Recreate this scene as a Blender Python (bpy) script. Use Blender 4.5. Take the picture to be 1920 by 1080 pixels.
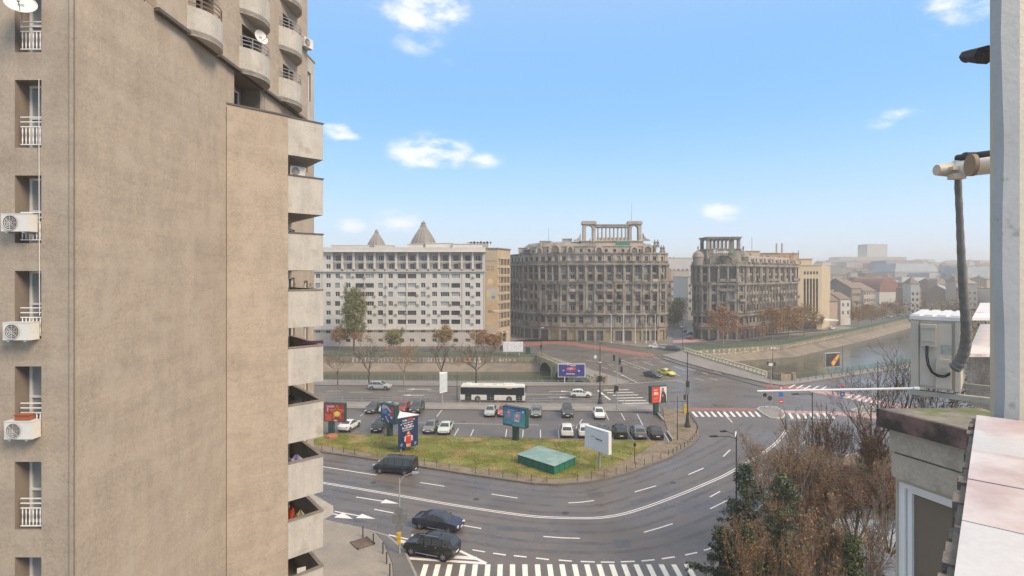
import bpy, math, random
import numpy as np
R = math.radians
random.seed(7); NR = np.random.RandomState(7)
for _o in list(bpy.data.objects): bpy.data.objects.remove(_o)
S = bpy.context.scene
C = S.collection
# ------------------------------------------------------------------ camera
F, HZ, CX, EYE = 1033., 515., 960., 23.5      # measured focal length (px of 1920), horizon row, eye height
cd = bpy.data.cameras.new('camera'); cam = bpy.data.objects.new('camera', cd); C.objects.link(cam)
cam.location = (0, 0, EYE); cam.rotation_euler = (R(90), 0, 0)
cd.sensor_width = 36; cd.lens = 36*F/1920; cd.shift_y = -(540-HZ)/1920
cd.clip_start = .05; cd.clip_end = 6000
S.camera = cam
# ------------------------------------------------------------------ sky
SUN_EL, SUN_AZ = 40, 128       # azimuth: compass-like, 0 = +Y, clockwise
w = bpy.data.worlds.new('World'); S.world = w; w.use_nodes = True
nt = w.node_tree; nt.nodes.clear()
def N(t, **k):
    n = nt.nodes.new(t)
    for a, b in k.items(): setattr(n, a, b)
    return n
def L(a, b): nt.links.new(a, b)
def val(x):
    n = N('ShaderNodeValue'); n.outputs[0].default_value = x; return n.outputs[0]
def M2(op, a, b=None, c=None, clamp=False):
    n = N('ShaderNodeMath', operation=op); n.use_clamp = clamp
    for i, v in enumerate((a, b, c)):
        if v is None: continue
        if isinstance(v, (int, float)): n.inputs[i].default_value = v
        else: L(v, n.inputs[i])
    return n.outputs[0]
tc = N('ShaderNodeTexCoord'); sep = N('ShaderNodeSeparateXYZ'); L(tc.outputs['Generated'], sep.inputs[0])
sky = N('ShaderNodeTexSky', sky_type='NISHITA'); sky.sun_disc = False
sky.sun_elevation = R(SUN_EL); sky.sun_rotation = R(SUN_AZ); sky.air_density = 1.0; sky.dust_density = .6; sky.ozone_density = 2
ramp = N('ShaderNodeValToRGB'); L(sep.outputs[2], ramp.inputs[0])
cr = ramp.color_ramp; cr.interpolation = 'B_SPLINE'
for p, c in ((0, (.66, .70, .77)), (.05, (.58, .68, .80)), (.14, (.37, .595, .82)), (.26, (.20, .44, .77)), (.42, (.20, .42, .76)), (.60, (.46, .53, .62)), (1, (.64, .62, .62))):
    e = cr.elements.new(p); e.color = (*c, 1)
cr.elements.remove(cr.elements[0]); cr.elements.remove(cr.elements[-1])
SKY_STR = .11
scl = N('ShaderNodeMixRGB', blend_type='MULTIPLY'); scl.inputs[0].default_value = 1
L(ramp.outputs[0], scl.inputs[1]); scl.inputs[2].default_value = (1/SKY_STR,)*3+(1,)
mx = N('ShaderNodeMixRGB'); mx.inputs[0].default_value = .88; L(sky.outputs[0], mx.inputs[1]); L(scl.outputs[0], mx.inputs[2])
# clouds: the photographed ones plus a few scattered elsewhere round the dome, as soft ellipses eaten by noise
az = M2('ARCTAN2', sep.outputs[0], sep.outputs[1]); el = M2('ARCSINE', sep.outputs[2])
noi = N('ShaderNodeTexNoise'); noi.inputs['Scale'].default_value = 13; noi.inputs['Detail'].default_value = 7; noi.inputs['Roughness'].default_value = .58
mp = N('ShaderNodeMapping'); mp.inputs['Scale'].default_value = (1, 1, 2.2); L(tc.outputs['Generated'], mp.inputs[0]); L(mp.outputs[0], noi.inputs[0])
cl = None
def cloud(px, py, hw, hh, amt):
    a0 = math.atan((px-CX)/F); e0 = math.atan((HZ-py)/math.hypot(F, px-CX))
    return (a0, e0, hw/F*math.cos(a0)**2, hh/F*math.cos(a0), amt)
CL = [cloud(790, 2, 130, 62, 1.35), cloud(790, 80, 80, 30, .62), cloud(848, 102, 26, 26, .5), cloud(812, 285, 105, 44, 1.35), cloud(775, 290, 60, 30, 1.0), cloud(895, 298, 62, 24, .8), cloud(637, 248, 56, 23, 1.1), cloud(640, 180, 40, 16, .3),
      cloud(748, 415, 70, 28, 1.05), cloud(657, 423, 42, 20, .9), cloud(1350, 398, 66, 26, .88), cloud(1030, 60, 90, 26, .28), cloud(1250, 180, 110, 22, .22), cloud(1500, 330, 90, 16, .3), cloud(960, 470, 80, 14, .5), cloud(1695, 210, 72, 22, .95), cloud(1645, 232, 50, 20, .7), cloud(1800, 8, 120, 48, 1.05),
      cloud(1750, 68, 24, 12, .35), cloud(1545, 478, 80, 18, .6), cloud(1150, 130, 30, 26, .12), cloud(440, 150, 80, 30, .9)]
for i in range(16):
    CL.append((1.3+i*.36, .15+.5*random.random(), .16, .07, .9))
for a0, e0, sa, se, amt in CL:
    da = M2('MULTIPLY', M2('SUBTRACT', az, a0), 1/sa); de = M2('MULTIPLY', M2('SUBTRACT', el, e0), 1/se)
    d2 = M2('ADD', M2('MULTIPLY', da, da), M2('MULTIPLY', de, de))
    g = M2('MULTIPLY', M2('SUBTRACT', 1.0, d2), amt, clamp=True)
    cl = g if cl is None else M2('MAXIMUM', cl, g)
nn = M2('MULTIPLY', M2('SUBTRACT', noi.outputs['Fac'], .55), 6.5)
cf = N('ShaderNodeMapRange', interpolation_type='SMOOTHSTEP'); cf.inputs[1].default_value = 0; cf.inputs[2].default_value = 1.6
L(M2('MULTIPLY', cl, M2('ADD', M2('MULTIPLY', cl, 1.5), nn), clamp=False), cf.inputs[0])
cm = N('ShaderNodeMixRGB'); L(M2('MULTIPLY', cf.outputs[0], .85), cm.inputs[0]); L(mx.outputs[0], cm.inputs[1])
cm.inputs[2].default_value = (.80/SKY_STR, .80/SKY_STR, .87/SKY_STR, 1)
bg = N('ShaderNodeBackground'); bg.inputs[1].default_value = SKY_STR; L(cm.outputs[0], bg.inputs[0])
wo = N('ShaderNodeOutputWorld'); L(bg.outputs[0], wo.inputs[0])
# ------------------------------------------------------------------ sun (thin overcast: very soft)
sl = bpy.data.lights.new('sun', 'SUN'); sl.energy = 2.9; sl.angle = R(24); sl.color = (1, .82, .61)
so = bpy.data.objects.new('sun', sl); C.objects.link(so)
_d = (math.sin(R(SUN_AZ))*math.cos(R(SUN_EL)), math.cos(R(SUN_AZ))*math.cos(R(SUN_EL)), math.sin(R(SUN_EL)))
import mathutils
so.rotation_euler = mathutils.Vector(_d).to_track_quat('Z', 'Y').to_euler()
so.location = (0, 0, 90)
S.view_settings.view_transform = 'Standard'; S.view_settings.look = 'None'; S.view_settings.exposure = .54; S.view_settings.gamma = 1
S.view_settings.use_curve_mapping = False
S.cycles.max_bounces = 6; S.cycles.volume_bounces = 0; S.cycles.use_denoising = True
# ------------------------------------------------------------------ measuring helpers
def G(px, py, z=0.):
    Y = (EYE-z)*F/(py-HZ); return ((px-CX)*Y/F, Y, z)
def G2(px, py, z=0.): return G(px, py, z)[:2]
def XZ(px, py, Y): return ((px-CX)*Y/F, EYE-(py-HZ)*Y/F)
_O1 = 'first second third fourth fifth sixth seventh eighth ninth tenth eleventh twelfth thirteenth fourteenth fifteenth sixteenth seventeenth eighteenth nineteenth'.split()
def ORD(k): return _O1[k-1] if k < 20 else ({20: 'twentieth', 30: 'thirtieth', 40: 'fortieth', 50: 'fiftieth'}[k] if k % 10 == 0 else {2: 'twenty', 3: 'thirty', 4: 'forty', 5: 'fifty'}[k//10]+'-'+_O1[k % 10-1])
# ------------------------------------------------------------------ materials
_M = {}
def mat(name, col, rough=.8, var=.15, scale=1.5, bump=0., metal=0., streak=0., stain=None, spec=.5, rvar=0., hstreak=0., crack=0., alpha=None, fine=0., sheen=None):
    if name in _M: return _M[name]
    m = bpy.data.materials.new(name); m.use_nodes = True; t = m.node_tree; n = t.nodes; l = t.links
    b = n['Principled BSDF']; b.inputs['Roughness'].default_value = rough; b.inputs['Metallic'].default_value = metal
    b.inputs['Specular IOR Level'].default_value = spec
    b.inputs['Base Color'].default_value = (*col, 1)
    _M[name] = m
    if var == 0 and bump == 0: return m
    co = n.new('ShaderNodeTexCoord'); out = None
    def noise(sc, det, mp=None, rg=.6):
        x = n.new('ShaderNodeTexNoise'); x.inputs['Scale'].default_value = sc; x.inputs['Detail'].default_value = det; x.inputs['Roughness'].default_value = rg
        if mp:
            q = n.new('ShaderNodeMapping'); q.inputs['Scale'].default_value = mp; l.new(co.outputs['Object'], q.inputs[0]); l.new(q.outputs[0], x.inputs[0])
        else: l.new(co.outputs['Object'], x.inputs[0])
        return x.outputs['Fac']
    def mr(f, a, b2, lo, hi):
        x = n.new('ShaderNodeMapRange'); x.inputs[1].default_value = a; x.inputs[2].default_value = b2; x.inputs[3].default_value = lo; x.inputs[4].default_value = hi; l.new(f, x.inputs[0]); return x.outputs[0]
    def mul(a, b2):
        x = n.new('ShaderNodeMath'); x.operation = 'MULTIPLY'; l.new(a, x.inputs[0]); l.new(b2, x.inputs[1]); return x.outputs[0]
    f1 = noise(scale, 8)
    v = mr(f1, .25, .75, 1-var, 1+var)
    if fine: v = mul(v, mr(noise(scale*14, 4), .3, .7, 1-fine, 1+fine))
    if crack:
        cn = noise(.55, 6, (1, 1, .8), .55); ab = n.new('ShaderNodeMath'); ab.operation = 'SUBTRACT'; ab.inputs[1].default_value = .5; l.new(cn, ab.inputs[0]); a2 = n.new('ShaderNodeMath'); a2.operation = 'ABSOLUTE'; l.new(ab.outputs[0], a2.inputs[0]); v = mul(v, mr(a2.outputs[0], 0, .006, 1-crack, 1))
        cn = noise(1.1, 7, (.35, .35, 3.2), .6); ab = n.new('ShaderNodeMath'); ab.operation = 'SUBTRACT'; ab.inputs[1].default_value = .56; l.new(cn, ab.inputs[0]); a2 = n.new('ShaderNodeMath'); a2.operation = 'ABSOLUTE'; l.new(ab.outputs[0], a2.inputs[0]); v = mul(v, mr(a2.outputs[0], 0, .010, 1-crack*.8, 1))
    if hstreak: v = mul(v, mr(noise(.55, 7, (.16, .16, 2.6), .7), .3, .7, 1-hstreak, 1+hstreak))
    if streak: v = mul(v, mr(noise(2.2, 5, (1, 1, .12)), .42, .8, 1, 1-streak))
    mixc = n.new('ShaderNodeMixRGB'); mixc.blend_type = 'MULTIPLY'; mixc.inputs[0].default_value = 1
    mixc.inputs[1].default_value = (*col, 1); l.new(v, mixc.inputs[2]); out = mixc.outputs[0]
    if stain:
        sc, sm, lo, hi = stain
        x = n.new('ShaderNodeMixRGB'); l.new(mr(noise(sm, 6), lo, hi, 0, 1), x.inputs[0]); l.new(out, x.inputs[1]); x.inputs[2].default_value = (*sc, 1); out = x.outputs[0]
    l.new(out, b.inputs['Base Color'])
    if rvar: l.new(mr(noise(scale*.25, 5), .35, .65, max(.04, rough-rvar), min(1, rough+rvar)), b.inputs['Roughness'])
    if bump:
        bn = n.new('ShaderNodeBump'); bn.inputs['Strength'].default_value = min(1, bump); bn.inputs['Distance'].default_value = .02*max(1, bump)
        l.new(noise(scale*6, 8), bn.inputs['Height']); l.new(bn.outputs[0], b.inputs['Normal'])
    return m
# ------------------------------------------------------------------ mesh helpers
class MB:
    def __init__(s): s.v = []; s.f = []; s.m = []
    def add(s, vs, fs, m=0):
        b = len(s.v); s.v += [tuple(p) for p in vs]
        for f in fs: s.f.append(tuple(i+b for i in f)); s.m.append(m)
        return s
    def box(s, cx, cy, cz, sx, sy, sz, rz=0., m=0, tilt=0.):
        c, d = math.cos(rz), math.sin(rz); vs = []
        for z in (-.5, .5):
            for x, y in ((-.5, -.5), (.5, -.5), (.5, .5), (-.5, .5)):
                X, Y = x*sx, y*sy; vs.append((cx+X*c-Y*d, cy+X*d+Y*c, cz+z*sz))
        return s.add(vs, [(3, 2, 1, 0), (4, 5, 6, 7), (0, 1, 5, 4), (1, 2, 6, 5), (2, 3, 7, 6), (3, 0, 4, 7)], m)
    def prism(s, pts, z0, z1, m=0, top=True, bot=True):
        n = len(pts); vs = [(p[0], p[1], z0) for p in pts]+[(p[0], p[1], z1) for p in pts]
        a = sum(pts[i][0]*pts[(i+1) % n][1]-pts[(i+1) % n][0]*pts[i][1] for i in range(n))
        fs = []
        for i in range(n):
            j = (i+1) % n; fs.append((i, j, j+n, i+n) if a > 0 else (j, i, i+n, j+n))
        if top: fs.append(tuple(range(n, 2*n)) if a > 0 else tuple(range(2*n-1, n-1, -1)))
        if bot: fs.append(tuple(range(n-1, -1, -1)) if a > 0 else tuple(range(n)))
        return s.add(vs, fs, m)
    def poly(s, pts, m=0): return s.add(pts, [tuple(range(len(pts)))], m)
    def tube(s, p0, p1, r0, r1=None, n=6, m=0, cap=True):
        if r1 is None: r1 = r0
        a = np.array(p0, float); b = np.array(p1, float); d = b-a; ln = np.linalg.norm(d)
        if ln < 1e-6: return s
        d /= ln; u = np.cross(d, (0, 0, 1.)) if abs(d[2]) < .9 else np.cross(d, (1., 0, 0)); u /= np.linalg.norm(u); v = np.cross(d, u)
        vs = []
        for q, r in ((a, r0), (b, r1)):
            for i in range(n):
                t = 2*math.pi*i/n; vs.append(tuple(q+u*math.cos(t)*r+v*math.sin(t)*r))
        fs = [(i, i+n, (i+1) % n+n, (i+1) % n) for i in range(n)]
        if cap: fs += [tuple(range(n)), tuple(range(2*n-1, n-1, -1))]
        return s.add(vs, fs, m)
    def path(s, pts, r, n=6, m=0):
        for a, b in zip(pts, pts[1:]): s.tube(a, b, r, r, n, m)
        return s
    def lathe(s, prof, cx=0, cy=0, n=16, m=0, a0=0, a1=2*math.pi):
        full = abs(a1-a0-2*math.pi) < 1e-6; k = n if full else n+1; vs = []
        for r, z in prof:
            for i in range(k):
                t = a0+(a1-a0)*i/n; vs.append((cx+r*math.cos(t), cy+r*math.sin(t), z))
        fs = []
        for j in range(len(prof)-1):
            for i in range(n):
                i2 = (i+1) % k; fs.append((j*k+i, j*k+i2, (j+1)*k+i2, (j+1)*k+i))
        return s.add(vs, fs, m)
    def mesh(s, name, mats):
        me = bpy.data.meshes.new(name); me.from_pydata(s.v, [], s.f); me.update()
        for x in (mats if isinstance(mats, (list, tuple)) else [mats]): me.materials.append(x)
        me.polygons.foreach_set('material_index', s.m); me.update(); return me
def put(name, me, parent=None, loc=(0, 0, 0), rz=0., rot=None, sc=None):
    o = bpy.data.objects.new(name, me); C.objects.link(o); o.location = loc; o.rotation_euler = rot if rot else (0, 0, rz)
    if sc: o.scale = sc if hasattr(sc, '__len__') else (sc,)*3
    if parent: o.parent = parent
    return o
def part(name, mb, mats, parent, loc=(0, 0, 0), rz=0., smooth=None, off=None):
    """mesh part; off=(x,y,z): geometry given in world coordinates, shifted into the unrotated parent's frame"""
    if off is not None: mb.v = [(x-off[0], y-off[1], z-off[2]) for x, y, z in mb.v]
    me = mb.mesh(name, mats)
    if smooth: me.shade_smooth(); me.set_sharp_from_angle(angle=R(smooth))
    return put(name, me, parent, loc, rz)
def tag(o, label, cat, group=None):
    o['label'] = label; o['category'] = cat
    if group: o['group'] = group
    return o
def thing(name, label, cat, loc=(0, 0, 0), rz=0., group=None):
    o = bpy.data.objects.new(name, None); C.objects.link(o); o.location = loc; o.rotation_euler = (0, 0, rz); o.empty_display_size = .3
    return tag(o, label, cat, group)
def struct(name, mb, mats):
    o = put(name, mb.mesh(name, mats)); o['kind'] = 'structure'; return o
def dup(o, loc=None, rz=None, label=None, parent=None):
    def rec(a, par):
        c = a.copy(); C.objects.link(c); c.parent = par
        for ch in a.children: rec(ch, c)
        return c
    c = rec(o, parent)
    if loc is not None: c.location = loc
    if rz is not None: c.rotation_euler = (0, 0, rz)
    if label: c['label'] = label
    return c
def npmesh(name, V, FQ, mats, midx=None):
    V = np.asarray(V, np.float32); FQ = np.asarray(FQ, np.int32); k = FQ.shape[1]
    me = bpy.data.meshes.new(name); me.vertices.add(len(V)); me.vertices.foreach_set('co', V.ravel())
    me.loops.add(FQ.size); me.loops.foreach_set('vertex_index', FQ.ravel())
    me.polygons.add(len(FQ)); me.polygons.foreach_set('loop_start', np.arange(0, FQ.size, k, dtype=np.int32))
    for x in (mats if isinstance(mats, (list, tuple)) else [mats]): me.materials.append(x)
    if midx is not None: me.polygons.foreach_set('material_index', np.asarray(midx, np.int32))
    me.update(calc_edges=True); return me
def wall(mb, P0, u, W, z0, z1, holes=(), depth=.3, m=0, mr=None):
    """vertical wall with real openings; u runs left to right seen from outside; holes (a, b, z0, z1)"""
    if mr is None: mr = m
    n = (u[1], -u[0])
    def P(a, z, d=0): return (P0[0]+u[0]*a-n[0]*d, P0[1]+u[1]*a-n[1]*d, z)
    xs = sorted({0, W, *[round(h[0], 4) for h in holes], *[round(h[1], 4) for h in holes]}); zs = sorted({z0, z1, *[round(h[2], 4) for h in holes], *[round(h[3], 4) for h in holes]})
    xs = [x for x in xs if -1e-6 <= x <= W+1e-6]; zs = [z for z in zs if z0-1e-6 <= z <= z1+1e-6]
    for j in range(len(zs)-1):
        zc = (zs[j]+zs[j+1])/2; run = None
        for i in range(len(xs)-1):
            xc = (xs[i]+xs[i+1])/2
            inh = any(h[0] < xc < h[1] and h[2] < zc < h[3] for h in holes)
            if not inh and run is None: run = xs[i]
            if run is not None and (inh or i == len(xs)-2):
                e = xs[i] if inh else xs[i+1]
                mb.poly([P(run, zs[j]), P(e, zs[j]), P(e, zs[j+1]), P(run, zs[j+1])], m); run = None
    for a, b, c, d in holes:
        mb.poly([P(a, c), P(b, c), P(b, c, depth), P(a, c, depth)], mr); mb.poly([P(b, d), P(a, d), P(a, d, depth), P(b, d, depth)], mr)
        mb.poly([P(a, d), P(a, c), P(a, c, depth), P(a, d, depth)], mr); mb.poly([P(b, c), P(b, d), P(b, d, depth), P(b, c, depth)], mr)
_W = {}
def window_mesh(w, h, key='w', nv=2, nh=1, fm=None, gm=None, sill=None):
    """frame in the x-z plane, bottom centre at the origin, facing -y"""
    k = (round(w, 2), round(h, 2), key, nv, nh)
    if k in _W: return _W[k]
    mb = MB(); t = .07 if w < 3 else .1
    mb.poly([(-w/2, 0, 0), (w/2, 0, 0), (w/2, 0, h), (-w/2, 0, h)], 1)
    for i in range(nv+1): mb.box(-w/2+t/2+(w-t)*i/nv, -.03, h/2, t, .05, h, m=0)
    for j in range(nh+1): mb.box(0, -.035, t/2+(h-t)*j/nh, w, .05, t, m=0)
    _W[k] = mb.mesh('window', [fm, gm]); return _W[k]
def place_window(parent, off, P0, u, a, z, w, h, depth, me, name='window'):
    n = (u[1], -u[0]); x = P0[0]+u[0]*a-n[0]*(depth-.01); y = P0[1]+u[1]*a-n[1]*(depth-.01)
    return put(name, me, parent, (x-off[0], y-off[1], z-off[2]), math.atan2(u[1], u[0]))
def band(mb, pts, z0, z1, pr, m=0, inner=0.):
    """moulding along a polyline (left to right seen from outside), standing proud by pr"""
    def offs(d):
        out = []
        for i, p in enumerate(pts):
            ns = []
            for a, b in ((i-1, i), (i, i+1)):
                if a < 0 or b >= len(pts): continue
                ux, uy = pts[b][0]-pts[a][0], pts[b][1]-pts[a][1]; l_ = math.hypot(ux, uy); ns.append((uy/l_, -ux/l_))
            nx = sum(q[0] for q in ns); ny = sum(q[1] for q in ns); q = math.hypot(nx, ny); nx /= q; ny /= q
            k = 1/max(.4, nx*ns[0][0]+ny*ns[0][1]); out.append((p[0]+nx*d*k, p[1]+ny*d*k))
        return out
    o = offs(pr); i_ = offs(-inner-.01)
    mb.prism(o+i_[::-1], z0, z1, m)
# ------------------------------------------------------------------ shared materials
ASPH = mat('wet_asphalt', (.150, .127, .110), .35, .16, .35, .12, rvar=.14, fine=.12, crack=.16, stain=((.112, .095, .082), .11, .48, .72), spec=.32)
ASPH2 = mat('parking_asphalt', (.130, .110, .095), .38, .2, .3, .12, crack=.2, rvar=.2, fine=.12, stain=((.13, .12, .11), .16, .52, .75))
PAINT = mat('road_paint', (.72, .69, .64), .6, .12, 2.2, 0, fine=.22)
YPAINT = mat('crossing_paint', (.78, .74, .64), .6, .12, 2.2, 0, fine=.18)
REDP = mat('red_road_surface', (.30, .125, .10), .6, .2, 1.2, 0, fine=.2)
REDF = mat('faded_red_surface', (.46, .27, .235), .6, .2, 1.2, 0, fine=.2)
PAVE = mat('pavement_slabs', (.25, .22, .19), .55, .2, .5, .1, rvar=.15, fine=.12)
TANP = mat('tan_pavement', (.30, .25, .195), .6, .2, .4, .12, rvar=.15, fine=.12)
KERB = mat('kerb_stone', (.30, .28, .25), .6, .25, 1.5, .1)
KERBD = mat('dark_kerb_stone', (.14, .125, .11), .6, .25, 1.5, .1)
SOIL = mat('soil_leaf_litter', (.15, .10, .065), .9, .4, .6, .4, fine=.3)
DIRT = mat('sandy_dirt', (.245, .185, .13), .8, .25, .3, .2, fine=.2, stain=((.15, .115, .06), .6, .46, .60))
GRASS = mat('patchy_grass', (.165, .175, .035), .9, .35, .5, .4, fine=.4, stain=((.30, .215, .085), .34, .49, .64))
WATER = mat('canal_water', (.085, .08, .055), .16, .15, .2, .10, rvar=.06, spec=.35)
CONC = mat('canal_concrete', (.25, .20, .15), .8, .25, .25, .2, fine=.15, streak=.3, stain=((.16, .135, .10), .12, .5, .62))
GRASSBLADE = mat('grass_blades', (.19, .205, .035), .9, .4, .8, 0, stain=((.31, .225, .09), .34, .49, .64))
IRON = mat('dark_iron', (.03, .032, .034), .5, .2, 3, 0)
GREYM = mat('galvanised_metal', (.32, .33, .34), .45, .15, 3, 0)
WHITEM = mat('white_metal', (.72, .71, .68), .5, .08, 3, 0)
GREENM = mat('green_painted_metal', (.015, .062, .045), .45, .2, 2, .05)
GREENF = mat('green_fence_paint', (.035, .14, .075), .6, .2, 2, 0)
TOWER = mat('tower_render', (.378, .308, .235), .9, .10, .8, .9, streak=.14, fine=.11, hstreak=.10, crack=.16, stain=((.42, .35, .275), .9, .50, .75))
TOWER_P = mat('tower_balcony_concrete', (.46, .425, .375), .85, .12, 1.2, .5, streak=.22, fine=.10, crack=.08, stain=((.33, .29, .24), 1.4, .56, .75))
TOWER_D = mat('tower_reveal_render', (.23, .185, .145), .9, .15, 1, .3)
CAPD = mat('dark_coping', (.10, .085, .07), .7, .25, 3, .1)
GLASS = mat('dark_window_glass', (.035, .04, .045), .12, .3, .4, 0)
GLASSL = mat('curtained_window_glass', (.28, .29, .29), .2, .2, 2, 0)
UPVC = mat('white_window_frame', (.74, .73, .70), .4, .05, 2, 0)
ACW = mat('ac_casing_white', (.66, .64, .59), .45, .06, 3, 0)
ACG = mat('ac_grille_dark', (.10, .10, .10), .6, .1, 3, 0)
BLACK = mat('black_plastic', (.015, .015, .016), .5, 0, 1)
TERRA = mat('terracotta', (.32, .09, .04), .8, .1, 3, 0)
# ------------------------------------------------------------------ the ground
def ground_z(name, pts, z, m):
    return struct(name, MB().poly([(p[0], p[1], z) for p in pts]), m)
NB_L = [(-420, 150.4), (-46.0, 122.8), (17.9, 119.6)]                    # canal, near bank, left of the bridge
NB_R = [(63, 123.2), G2(1700, 683), G2(1900, 655), (420, 380), (900, 700)]
FB_L = [(-420, 183), (-60, 158.5), (7.9, 157.6)]
FB_R = [(53, 169.8), G2(1470, 646), G2(1600, 621), G2(1705, 597), (330, 470), (760, 900)]
near = [(-420, -60), (900, -60)]+NB_R[::-1]+NB_L[::-1]
ground_z('ground', near, 0, ASPH)
far = FB_L+FB_R+[(2600, 2600), (-1800, 2600), (-420, 400)]
# bridge deck and far ground: one sheet each, edges shared
ground_z('far_ground', FB_L+FB_R+[(3000, 3000), (-2500, 3000)], 0, mat('far_asphalt', (.12, .11, .10), .5, .2, .2, .1, rvar=.15))
ground_z('bridge_deck', [NB_L[-1], NB_R[0], FB_R[0], FB_L[-1]], 0, ASPH)
ground_z('water', [(-420, 100), (900, 100), (900, 1000), (-420, 1000)], -3.5, WATER)
def bank(name, line, side, m):
    mb = MB()
    def offp(i, d):
        a = line[max(0, i-1)]; b = line[min(len(line)-1, i+1)]; ux, uy = b[0]-a[0], b[1]-a[1]; q = math.hypot(ux, uy)
        return (line[i][0]-uy/q*d*side, line[i][1]+ux/q*d*side)
    for i in range(len(line)-1):
        a, b = line[i], line[i+1]; a1, b1 = offp(i, 6.4), offp(i+1, 6.4); a2, b2 = offp(i, .05), offp(i+1, .05)
        mb.poly([(*a, 0), (*b, 0), (*b2, -1.9), (*a2, -1.9)], 0); mb.poly([(*a2, -1.9), (*b2, -1.9), (*b1, -4.2), (*a1, -4.2)], 0)
        # poured slab joints: shallow ribs down the slope
        ln = math.hypot(b[0]-a[0], b[1]-a[1]); k = max(1, int(ln/7))
        for j in range(k):
            t = (j+.5)/k; p = (a2[0]+(b2[0]-a2[0])*t, a2[1]+(b2[1]-a2[1])*t, -1.88); q = (a1[0]+(b1[0]-a1[0])*t, a1[1]+(b1[1]-a1[1])*t, -4.17)
            mb.tube(p, q, .045, .045, 4, 1)
    return struct(name, mb, [m, KERBD])
bank('canal_bank_far_left', FB_L, -1, CONC); bank('canal_bank_far_right', FB_R, -1, CONC)
bank('canal_bank_near_left', NB_L, 1, CONC); bank('canal_bank_near_right', NB_R, 1, CONC)
def px(*pts): return [G2(*p) for p in pts]
_SL = [0]
def slab(name, pts, z, m, kerb=KERB, kw=.22):
    _SL[0] += 1; z += .0031*(_SL[0] % 9)
    mb = MB(); mb.prism(pts, -.05, z, 0, bot=False); o = struct(name, mb, m)
    return o
def kerb(name, line, z, m=KERB, wd=.25, closed=False):
    """a kerb of separate stones laid along a line: one mesh strip with joints"""
    mb = MB(); pts = line+([line[0]] if closed else [])
    for a, b in zip(pts, pts[1:]):
        ln = math.hypot(b[0]-a[0], b[1]-a[1]); k = max(1, int(round(ln/1.0))); rz = math.atan2(b[1]-a[1], b[0]-a[0])
        for j in range(k):
            t = (j+.5)/k; mb.box(a[0]+(b[0]-a[0])*t, a[1]+(b[1]-a[1])*t, z/2-.02, ln/k-.02, wd, z+.04+random.uniform(-.006, .006), rz)
    return struct(name, mb, m)
# near-side pavement along the canal, the median pavement, the parking lot, the island
slab('canal_pavement', [(-120, 128.2), NB_L[1], NB_L[2]]+px((1140, 723), (900, 724.5), (606, 722.5)), .12, PAVE)
kerb('canal_kerb', px((500, 722), (606, 723), (900, 725), (1140, 724), (1172, 719)), .13, KERBD)
slab('median_pavement', px((500, 753), (606, 755), (900, 757), (1210, 759), (1236, 764), (1238, 773), (900, 768.5), (606, 766), (500, 765)), .12, PAVE)
kerb('median_kerb', px((500, 765.5), (606, 766.5), (900, 769), (1240, 773.5)), .15, KERBD, .3)
kerb('median_middle_kerb', px((500, 759.5), (606, 760.8), (900, 763), (1232, 768.5)), .16, mat('pale_kerb', (.40, .37, .33), .6, .15, 2), .22)
MEDK = kerb('median_kerb_far_side', px((500, 752.5), (606, 754.6), (900, 756.6), (1210, 758.6)), .14, KERB, .2)
lot = px((480, 766.5), (606, 767.5), (900, 770), (1233, 774.5), (1243, 800), (1258, 829), (1080, 824), (900, 819.5), (780, 817.5), (600, 812.5), (480, 808))
ground_z('parking_lot', lot, .004, ASPH2)
isl_edge = px((430, 815), (520, 838), (609, 849), (713, 864), (850, 886), (920, 896.5), (998, 907.6), (1044, 910), (1101, 905.5), (1150, 896), (1179, 888), (1257, 858), (1296, 836), (1311.5, 818), (1313, 806), (1304, 791), (1294, 776), (1280, 768), (1243, 765))
top_edge = px((1246, 790), (1260, 829.5), (1080, 825), (900, 820.5), (780, 818), (600, 813), (430, 807))
slab('island_ground', isl_edge+top_edge, .12, DIRT)
kerb('island_kerb', isl_edge[:-1], .17, KERBD, .3)
kerb('lot_edge_kerb', top_edge[1:], .16, KERBD, .2)
gpts = px((430, 809), (600, 814), (780, 819), (900, 821.5), (1080, 826), (1235, 829), (1205, 848), (1168, 868), (1120, 886), (1080, 897), (1030, 900), (990, 895), (920, 884), (850, 874), (700, 853), (609, 838), (520, 826))
ground_z('grass_ground', gpts, .152, GRASS)
# grass tufts (uncountable)
def inside(p, poly):
    c = False; n = len(poly)
    for i in range(n):
        a, b = poly[i], poly[i-1]
        if (a[1] > p[1]) != (b[1] > p[1]) and p[0] < (b[0]-a[0])*(p[1]-a[1])/(b[1]-a[1])+a[0]: c = not c
    return c
V = []; xs = [p[0] for p in gpts]; ys = [p[1] for p in gpts]
while len(V) < 3*42000:
    x = random.uniform(min(xs), max(xs)); y = random.uniform(min(ys), max(ys))
    if not inside((x, y), gpts): continue
    if math.sin(x*.9+2*math.sin(y*.7))+math.sin(y*1.3+x*.4) < -.2 and random.random() < .75: continue
    a = random.uniform(0, 6.28); h = random.uniform(.04, .13); wd = random.uniform(.02, .05); l_ = random.uniform(-.05, .05)
    V += [(x-wd*math.cos(a), y-wd*math.sin(a), .15), (x+wd*math.cos(a), y+wd*math.sin(a), .15), (x+l_, y+l_, .15+h)]
o = put('grass', npmesh('grass', V, np.arange(len(V)).reshape(-1, 3), GRASSBLADE)); o['kind'] = 'stuff'
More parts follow.
